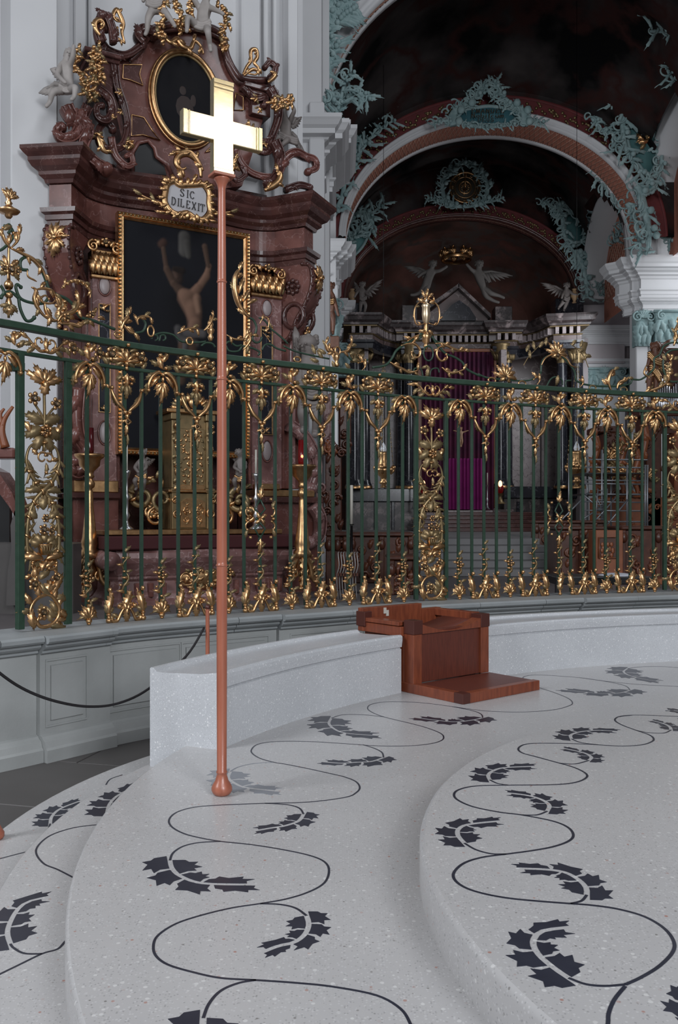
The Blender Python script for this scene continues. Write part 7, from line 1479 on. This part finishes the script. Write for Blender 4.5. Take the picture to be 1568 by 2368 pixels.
# crown and its angels
cw = at(1055, 598, 37.0); crown = thing('gilded_coronet', 'large gilded crown held aloft by two flying angels', 'crown', cw); kk = 37.0 / F
mb = MB(); mb.lathe([(35 * kk, -.08), (36 * kk, .0), (35 * kk, .08), (33 * kk, .1), (33 * kk, -.08)], 24, cw); mb.obj('crown_band', GOLD, crown)
for k_ in range(9):
    a = 2 * PI * k_ / 9 + .2; mb = MB(); X, Yy = cw.x + 34 * kk * math.cos(a), cw.y + 34 * kk * math.sin(a)
    for q in (-.5, 0, .5): tealleaf(mb, X, Yy - .05, cw.z + .05, q, .34, .18, 0, (0, -1))
    mb.ell((X, Yy, cw.z + .36), .05); mb.obj('crown_leaf', GOLD, crown)
AG = 'pale flying angels holding the crown'
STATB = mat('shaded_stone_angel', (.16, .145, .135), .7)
figure('crown_angel', 'pale winged angel flying left of the crown and reaching up to it', 'angel statue', 36.9,
       skel((985, 655, 0), (990, 645, 0), (996, 632, 0), (999, 622, 0), (1001, 612, 0), [(988, 628, 0), (975, 634, 0), (968, 640, 0), (965, 642, 0)], [(1004, 628, 0), (1016, 628, -.1), (1028, 622, -.15), (1034, 617, -.15)], [(981, 662, 0), (972, 678, 0), (958, 682, 0), (948, 682, 0)], [(988, 664, 0), (980, 680, -.1), (970, 694, 0), (962, 700, 0)], .72), BONES, STATB, AG, 2, {'wings': [((988, 628), (955, 615), 1.4)]})
figure('crown_angel', 'pale winged angel flying right of the crown with legs trailing', 'angel statue', 36.9,
       skel((1114, 662, 0), (1110, 648, 0), (1106, 634, 0), (1107, 622, 0), (1108, 612, 0), [(1098, 630, 0), (1088, 624, -.1), (1080, 616, -.15), (1076, 612, -.15)], [(1114, 630, 0), (1122, 640, 0), (1130, 650, 0), (1132, 654, 0)], [(1116, 668, 0), (1124, 686, 0), (1142, 696, 0), (1156, 700, 0)], [(1120, 666, 0), (1134, 680, -.1), (1155, 684, 0), (1168, 690, 0)], .74), BONES, STATB, AG, 2, {'wings': [((1112, 628), (1162, 628), 1.5)]})
figure('cornice_angel', 'pale winged angel standing beside a vase on the high altar\'s left cornice', 'angel statue', 36.0,
       skel((838, 690, 0), (838, 682, 0), (836, 672, 0), (837, 665, 0), (838, 659, 0), [(830, 672, 0), (824, 680, -.1), (820, 688, -.1), (818, 690, -.1)], [(843, 674, 0), (850, 682, -.1), (856, 686, -.15), (860, 684, -.15)], [(836, 697, 0), (834, 708, -.05), (833, 720, 0), (832, 724, -.1)], [(841, 697, 0), (846, 708, -.05), (843, 722, 0), (844, 726, -.1)], .55), BONES, STATD, None, 2, {'wings': [((845, 676), (870, 652), 1.3), ((832, 672), (824, 655), 1.)], 'drape': [([(832, 690), (838, 694), (846, 690)], 4)]})
figure('cornice_angel', 'pale winged angel leaning with a vase on the high altar\'s right cornice', 'angel statue', 36.0,
       skel((1308, 690, 0), (1310, 682, 0), (1312, 674, 0), (1310, 667, 0), (1311, 661, 0), [(1305, 674, 0), (1300, 682, -.1), (1298, 690, -.1), (1296, 692, -.1)], [(1317, 674, 0), (1324, 682, -.1), (1330, 684, -.15), (1334, 682, -.15)], [(1305, 696, 0), (1298, 704, -.05), (1292, 712, 0), (1290, 716, -.1)], [(1311, 697, 0), (1308, 706, -.05), (1304, 716, 0), (1303, 720, -.1)], .55), BONES, STATD, None, 2, {'wings': [((1304, 672), (1272, 655), 1.3)], 'drape': [([(1303, 690), (1309, 694), (1316, 690)], 4)]})
for x, lab in ((815, 'small stone vase beside the left cornice angel'), (1328, 'small stone vase beside the right cornice angel')):
    mb = MB(); mb.lathe([(.1, 0), (.05, .06), (.16, .25), (.15, .38), (.07, .48), (.1, .55)], 10, at(x, 700, 36.0)); tag(mb.obj('stone_vase', mat('amber_stone', (.30, .19, .10), .6)), lab, 'vase')
# ---- carved stalls, benches, desks behind the screen
def carved(mb, x0, x1, z0, z1, y, rnd, dens=9):
    n = int((x1 - x0) * (z1 - z0) * dens) + 3
    for k in range(n):
        x = rnd.uniform(x0, x1); z = rnd.uniform(z0, z1); o = mb.M; mb.M = o @ TR(x, y - .02, z) @ RX(PI / 2); mb.m = 0; mb.leaf(.22, .12, .8, 3, .3, .3) if k % 2 else swirl(mb, (0, 0), .10, .03, k, 1.1, .03, .02, 0, 0, 10); mb.M = o
def stall(px0, px1, py0, py1, Y, d, lab, m=WOOD, group=None, rot=0.):
    x0, x1 = hx(px0, Y), hx(px1, Y); z1 = hz(py0, Y); z0 = .47 if Y < 18 else .95; t = thing('choir_stall', lab, 'choir stall', ((x0 + x1) / 2, Y, z0), group); rnd = random.Random(px0)
    mb = MB(); mb.bbox(x0, x1, Y, Y + d, z0, z1, .02); mb.obj('stall_body', m, t); mb = MB(); mb.bbox(x0 - .05, x1 + .05, Y - .08, Y + d + .05, z1, z1 + .07, .02); mb.obj('top_board', m, t)
    n = max(2, int((x1 - x0) / .55)); 
    for i in range(n + 1):
        x = x0 + (x1 - x0) * i / n; mb = MB(); mb.bbox(x - .05, x + .05, Y - .06, Y + .1, z0, z1, .015); mb.ell((x, Y - .08, z1 - .15), (.07, .05, .1)); mb.obj('stile', m, t)
        if i < n:
            mb = MB(); carved(mb, x + .08, x + (x1 - x0) / n - .08, z0 + .1, z1 - .1, Y - .01, rnd, 16); o = mb.obj('carved_panel', mat('panel_carving', (.13, .045, .024), .35) if 'panel_carving' not in bpy.data.materials else bpy.data.materials['panel_carving'], t)
    return t
stall(760, 800, 1240, 1345, 15.0, 1.0, 'dark carved walnut stall just right of the right candelabrum'); stall(815, 950, 1240, 1330, 16.5, 1.2, 'long dark carved stall beneath the left hanging lamp'); stall(905, 962, 1295, 1340, 14.0, .8, 'low dark kneeler left of the second flower pilaster')
stall(1292, 1395, 1225, 1308, 17.5, 1.0, 'dark carved stall left of the orange walnut desk'); stall(1440, 1600, 1225, 1318, 16.8, 1.0, 'dark carved stall right of the orange walnut desk'); stall(1240, 1400, 1210, 1250, 21.5, .6, 'dark carved balustrade in front of the scaffold', WOOD)
mb = MB(); Yd = 16.2; mb.bbox(hx(1290, Yd), hx(1600, Yd), Yd, Yd + 1.5, .47, .57, .01); tag(mb.obj('stall_platform', WOODL), 'orange wooden platform under the right-hand choir stalls', 'platform')
dk = thing('wooden_desk', 'orange walnut desk front with inlaid lattice picture panel', 'desk', (hx(1410, 16.4), 16.4, .5)); x0, x1 = hx(1378, 16.4), hx(1441, 16.4)
mb = MB(); mb.bbox(x0, x1, 16.4, 16.9, .57, hz(1226, 16.4), .01); mb.obj('desk_body', WOODL, dk)
mb = MB(); q0, q1, w0, w1 = hx(1384, 16.4), hx(1426, 16.4), hz(1290, 16.4), hz(1243, 16.4); mb.bbox(q0, q1, 16.37, 16.42, w0, w1, .01); mb.obj('inlay_panel', WOOD, dk)
mb = MB(); mb.tube([(q0, 16.36, w0), (q1, 16.36, w0), (q1, 16.36, w1), (q0, 16.36, w1), (q0, 16.36, w0)], .014, 4); mb.obj('panel_frame', WOODL, dk)
mb = MB(); 
for k in range(12): mb.ell(((q0 + q1) / 2 + .11 * math.sin(k * 2.2), 16.365, (w0 + w1) / 2 - .04 + .10 * math.cos(k * 1.6)), (.035, .01, .045), 6, 4)
mb.obj('inlaid_figures', WOODL, dk)
cl = thing('credence_table', 'black table draped with folded white cloths behind the screen at right', 'table', (hx(1400, 11.6), 11.6, .47)); mb = MB(); xa, xb = hx(1285, 11.6), hx(1510, 11.6)
mb.bbox(xa, xb, 11.6, 12.3, hz(1352, 11.6), hz(1334, 11.6), .01); mb.obj('table_top', BLACK, cl)
for x in (xa, xb - .05):
    for y in (11.6, 12.25): mb = MB(); mb.bbox(x, x + .05, y, y + .05, .47, hz(1350, 11.6), .005); mb.obj('leg', BLACK, cl)
mb = MB(); mb.ell(at(1425, 1333, 11.9), (.26, .22, .05), 14, 6); tag(mb.obj('folded_cloth', TCLOTH), 'folded white cloth heaped on the black table', 'cloth'); mb = MB(); p = at(1400, 1336, 11.9); mb.bbox(p.x - .28, p.x + .42, 11.65, 12.2, p.z - .01, p.z + .02, .008); tag(mb.obj('white_cloth', TCLOTH), 'flat white cloth lying on the black table', 'cloth')
# stacked folding chairs, music stand, candle pole
SG = 'stack of folded chairs'
for i in range(8):
    Yc = 13.2; x = hx(782 + i * 6.2, Yc); t = thing('folded_chair', ('first', 'second', 'third', 'fourth', 'fifth', 'sixth', 'seventh', 'eighth')[i] + ' from the left in the row of folded chairs behind the screen', 'chair', (x, Yc, .47), SG)
    k = Yc / F; z0, z1 = hz(1335, Yc), hz(1280, Yc)
    mb = MB(); mb.tube(cr([(x, Yc, .47), (x - .02, Yc - .03, z0), (x + .015, Yc - .05, (z0 + z1) / 2), (x, Yc, z1), (x + .02, Yc + .1, z1 + .01)], 4), .010, 5); mb.obj('frame', CHAIRM, t)
    mb = MB(); mb.bbox(x - .006, x + .008, Yc, Yc + .3, z0 + .1, z1 - .05, .003); mb.obj('back', WOODL, t)
    mb = MB(); mb.bbox(x - .012, x + .016, Yc - .1, Yc + .2, z0 + .02, z0 + .07, .004); mb.obj('seat', WOOD, t)
cp = thing('tall_white_candle', 'tall plain white candle on a stand between the iron bars, left of the hanging lamp', 'candle', (hx(813, 14.4), 14.4, .47)); mb = MB(); mb.tube([(hx(813, 14.4), 14.4, hz(1215, 14.4)), (hx(813, 14.4), 14.4, hz(1122, 14.4))], .024, 8); mb.obj('candle', CANDLE, cp); mb = MB(); mb.lathe([(.16, 0), (.03, .05), (.02, hz(1215, 14.4) - .47), (.05, hz(1215, 14.4) - .45)], 10, (hx(813, 14.4), 14.4, .47)); mb.obj('stand', BLACK, cp)
# ---- scaffolding tower
sf = thing('scaffold_tower', 'grey steel scaffold tower with diagonal braces in front of the organ', 'scaffold', (hx(1420, 24), 24, 1.22))
cols = (1347, 1392, 1430, 1450, 1492, 1497)
for x in cols:
    for dy in (0, 1.4):
        mb = MB(); mb.tube([(hx(x, 24), 24 + dy, 1.22), (hx(x, 24), 24 + dy, hz(1040 if x < 1440 else 1075, 24))], .028, 6); mb.obj('standard', STEEL, sf)
for y in (1062, 1080, 1110, 1118, 1142, 1160, 1180, 1205):
    mb = MB(); mb.tube([(hx(1347, 24), 24, hz(y, 24)), (hx(1497, 24), 24, hz(y + 2, 24))], .022, 6); mb.obj('ledger', STEEL, sf)
for y in (1094, 1142): mb = MB(); mb.bbox(hx(1347, 24), hx(1497, 24), 24, 25.4, hz(y + 2, 24), hz(y - 1, 24), .005); mb.obj('deck', BLACK, sf)
for a, b in (((1270, 1232), (1362, 1138)), ((1300, 1232), (1395, 1170)), ((1358, 1225), (1425, 1150)), ((1395, 1225), (1452, 1155)), ((1347, 1142), (1392, 1180)), ((1375, 1140), (1395, 1185))):
    mb = MB(); mb.tube([at(*a, 23.95), at(*b, 23.95)], .024, 6); mb.obj('brace', STEEL, sf)
for x in (1377, 1399): mb = MB(); mb.tube([at(x, 1210, 23.9), at(x + 6, 1130, 23.9)], .016, 5); mb.obj('ladder_rail', STEEL, sf)
for k in range(7): mb = MB(); mb.tube([at(1378 + k * .7, 1200 - k * 11, 23.9), at(1400 + k * .7, 1200 - k * 11, 23.9)], .012, 5); mb.obj('ladder_rung', STEEL, sf)
# ---- pulpit / organ case of carved walnut at the right
og = thing('organ_case', 'carved walnut organ case with gilded ornament and tin pipes at the right edge', 'organ', (hx(1480, 27), 27, 1.2)); rnd = random.Random(5)
Yo = 26.5
for x0, x1, y0, y1, m, d in ((1385, 1600, 1150, 1240, WOODL, 1.0), (1398, 1432, 1000, 1150, WOOD, .8), (1494, 1530, 960, 1240, WOOD, 1.0), (1380, 1440, 985, 1000, WOOD, 1.1), (1480, 1600, 940, 962, WOOD, 1.2), (1560, 1600, 1000, 1150, WOODL, .8), (1380, 1450, 1085, 1100, WOOD, .9)):
    mb = MB(); mb.bbox(hx(x0, Yo), hx(x1, Yo), Yo, Yo + d, hz(y1, Yo), hz(y0, Yo), .03); mb.obj('case_section', m, og)
    mb = MB(); carved(mb, hx(x0, Yo), hx(x1, Yo), hz(y1, Yo), hz(y0, Yo), Yo - .03, rnd, 8); mb.obj('carving', m, og)
for x, y0, y1 in ((1437, 1010, 1150), (1488, 980, 1150), (1376, 1010, 1140), (1470, 1040, 1150)):
    mb = MB(); P = cr([at(x + 6 * math.sin(k * 1.4), y0 + (y1 - y0) * k / 6, Yo - .1) for k in range(7)], 4); mb.tube(P, [.12, .06], 7)
    for i, p in enumerate(P): 
        if i % 3 == 0: tealleaf(mb, p.x, p.y - .08, p.z, i, .3, .16)
    mb.obj('carved_scroll', WOODL, og)
for x, y in ((1395, 1105), (1435, 1085), (1445, 1105), (1478, 1030), (1495, 1110), (1400, 1060), (1440, 1050), (1520, 860), (1528, 880)): 
    c = at(x, y, Yo - .3); inst('leaf_spray', SPRAY, TR(*c) @ RX(PI / 2) @ RZ(x) @ SCL(2.2), og)
for k in range(12):
    x = 1520 + k * 5.2; mb = MB(); mb.tube([at(x, 985, Yo + .1), at(x, 900 - 6 * abs(6 - k), Yo + .1)], .045, 8); mb.obj('organ_pipe', PIPE, og)
mb = MB(); mb.bbox(hx(1518, Yo), hx(1600, Yo), Yo + .3, Yo + .5, hz(1000, Yo), hz(800, Yo), .01); mb.obj('case_back', WOOD, og)
mb = MB(); mb.bbox(hx(1442, Yo), hx(1490, Yo), Yo + .6, Yo + .7, hz(1150, Yo), hz(1000, Yo), .01); mb.obj('white_panel', WHITE, og)
# carved figures against the pilasters
WB = mat('brown_wood_figure', (.20, .085, .05), .45, c2=(.12, .05, .03), sc=5)
figure('carved_wooden_angel', 'brown and gilded carved angel raising its arm on the organ case at the right edge', 'statue', 25.5,
       skel((1510, 850, 0), (1512, 838, 0), (1515, 822, 0), (1516, 812, 0), (1517, 803, 0), [(1508, 820, 0), (1500, 830, -.1), (1496, 845, -.1), (1494, 850, -.1)], [(1522, 818, 0), (1530, 808, -.1), (1538, 798, -.1), (1545, 796, -.1)], [(1506, 860, 0), (1502, 880, 0), (1500, 900, 0), (1498, 906, -.1)], [(1514, 860, 0), (1518, 880, 0), (1516, 900, 0), (1515, 906, -.1)], .9), BONES, WB, None, 2, {'drape': [([(1496, 820), (1510, 835), (1528, 842)], 8, GOLD), ([(1500, 850), (1512, 862), (1524, 880)], 8, GOLD)], 'wings': [((1520, 815), (1545, 790), 1.0)]})
figure('carved_wooden_figure', 'brown wooden figure with gilded mantle in front of the white pilaster right of the altar', 'statue', 28.0,
       skel((766, 712, 0), (766, 698, 0), (764, 682, 0), (763, 672, 0), (764, 663, 0), [(758, 682, 0), (754, 700, -.1), (756, 715, -.1), (756, 720, -.1)], [(770, 684, 0), (776, 705, -.1), (782, 728, -.1), (784, 734, -.1)], [(762, 722, 0), (762, 745, 0), (762, 768, 0), (762, 774, -.1)], [(769, 722, 0), (771, 745, 0), (770, 768, 0), (770, 774, -.1)], .75), BONES, WB, None, 2, {'drape': [([(757, 690), (765, 700), (772, 698)], 7, GOLD), ([(758, 775), (766, 790), (775, 805)], 7, GOLD), ([(760, 800), (768, 815), (775, 830)], 6, GOLD)]})
mb = MB(); q = at(767, 778, 28.0); mb.bbox(q.x - .35, q.x + .25, 27.8, 28.62, q.z - .4, q.z - .02, .03); tag(mb.obj('wall_bracket', WB), 'brown wooden wall bracket carrying the wooden figure on the white pilaster', 'bracket')
# carved pink marble pulpit side behind the bars right of the altar
pp = thing('confessional_case', 'carved dark wooden confessional with pale marble scrolls behind the bars', 'confessional', (hx(765, 17.5), 17.5, .47)); rnd = random.Random(9)
for x0, x1, y0, y1, m in ((752, 790, 1045, 1240, WOOD), (745, 800, 1035, 1050, WOODL), (748, 765, 920, 1035, MPINK), (785, 812, 930, 1050, WOOD), (730, 748, 1120, 1245, MPINK)):
    mb = MB(); mb.bbox(hx(x0, 17.5), hx(x1, 17.5), 17.5, 17.95, hz(y1, 17.5), hz(y0, 17.5), .02); mb.obj('case_section', m, pp); mb = MB(); carved(mb, hx(x0, 17.5), hx(x1, 17.5), hz(y1, 17.5), hz(y0, 17.5), 17.46, rnd, 22); mb.obj('carving', m, pp)
# lower left corner: dark arch and marble balustrade behind the screen
lb = thing('side_stair_balustrade', 'brown marble sloping balustrade with dark opening at the picture\'s left edge', 'balustrade', (hx(10, 11), 11, .47))
mb = MB(); mb.prism([(hx(x, 11), hz(y, 11)) for x, y in ((-60, 1060), (-5, 1090), (28, 1140), (44, 1185), (44, 1210), (20, 1170), (-10, 1130), (-60, 1110))][::-1], 11, 11.4); mb.obj('handrail', MRED, lb)
mb = MB(); mb.prism([(hx(x, 11), hz(y, 11)) for x, y in ((14, 1400), (18, 1320), (26, 1270), (24, 1215), (34, 1180), (46, 1215), (44, 1300), (50, 1400))][::-1], 11, 11.4); mb.obj('newel', SLATE, lb)
mb = MB(); mb.box(hx(-80, 11.5), hx(22, 11.5), 11.5, 11.6, .4, hz(1120, 11.5)); mb.obj('opening_shade_panel', BLACK, lb)  # black panel stands in for the shade inside the stair opening
mb = MB(); mb.bbox(hx(-60, 11.2), hx(168, 11.2), 11.2, 11.6, .40, hz(1255, 11.2), .02); mb.obj('base_wall', SLATE, lb)  # dark slate colour puts the shadow behind the flower pilaster into this wall
fg = thing('carved_red_bracket', 'carved reddish wooden bracket behind the screen at the picture\'s left edge', 'bracket', (hx(8, 11), 11, 1.5)); mb = MB(); mb.bbox(hx(-20, 11), hx(32, 11), 11, 11.3, hz(1060, 11), hz(1035, 11), .02); mb.obj('ledge', MRED, fg)
mb = MB(); mb.tube(cr([at(12, 1035, 11), at(4, 1000, 11), at(10, 970, 11), at(30, 940, 11)], 4), [.06, .02], 6); mb.tube(cr([at(6, 985, 11), at(0, 960, 11), at(10, 945, 11)], 4), [.04, .015], 6); mb.obj('carved_branch', WOODL, fg)
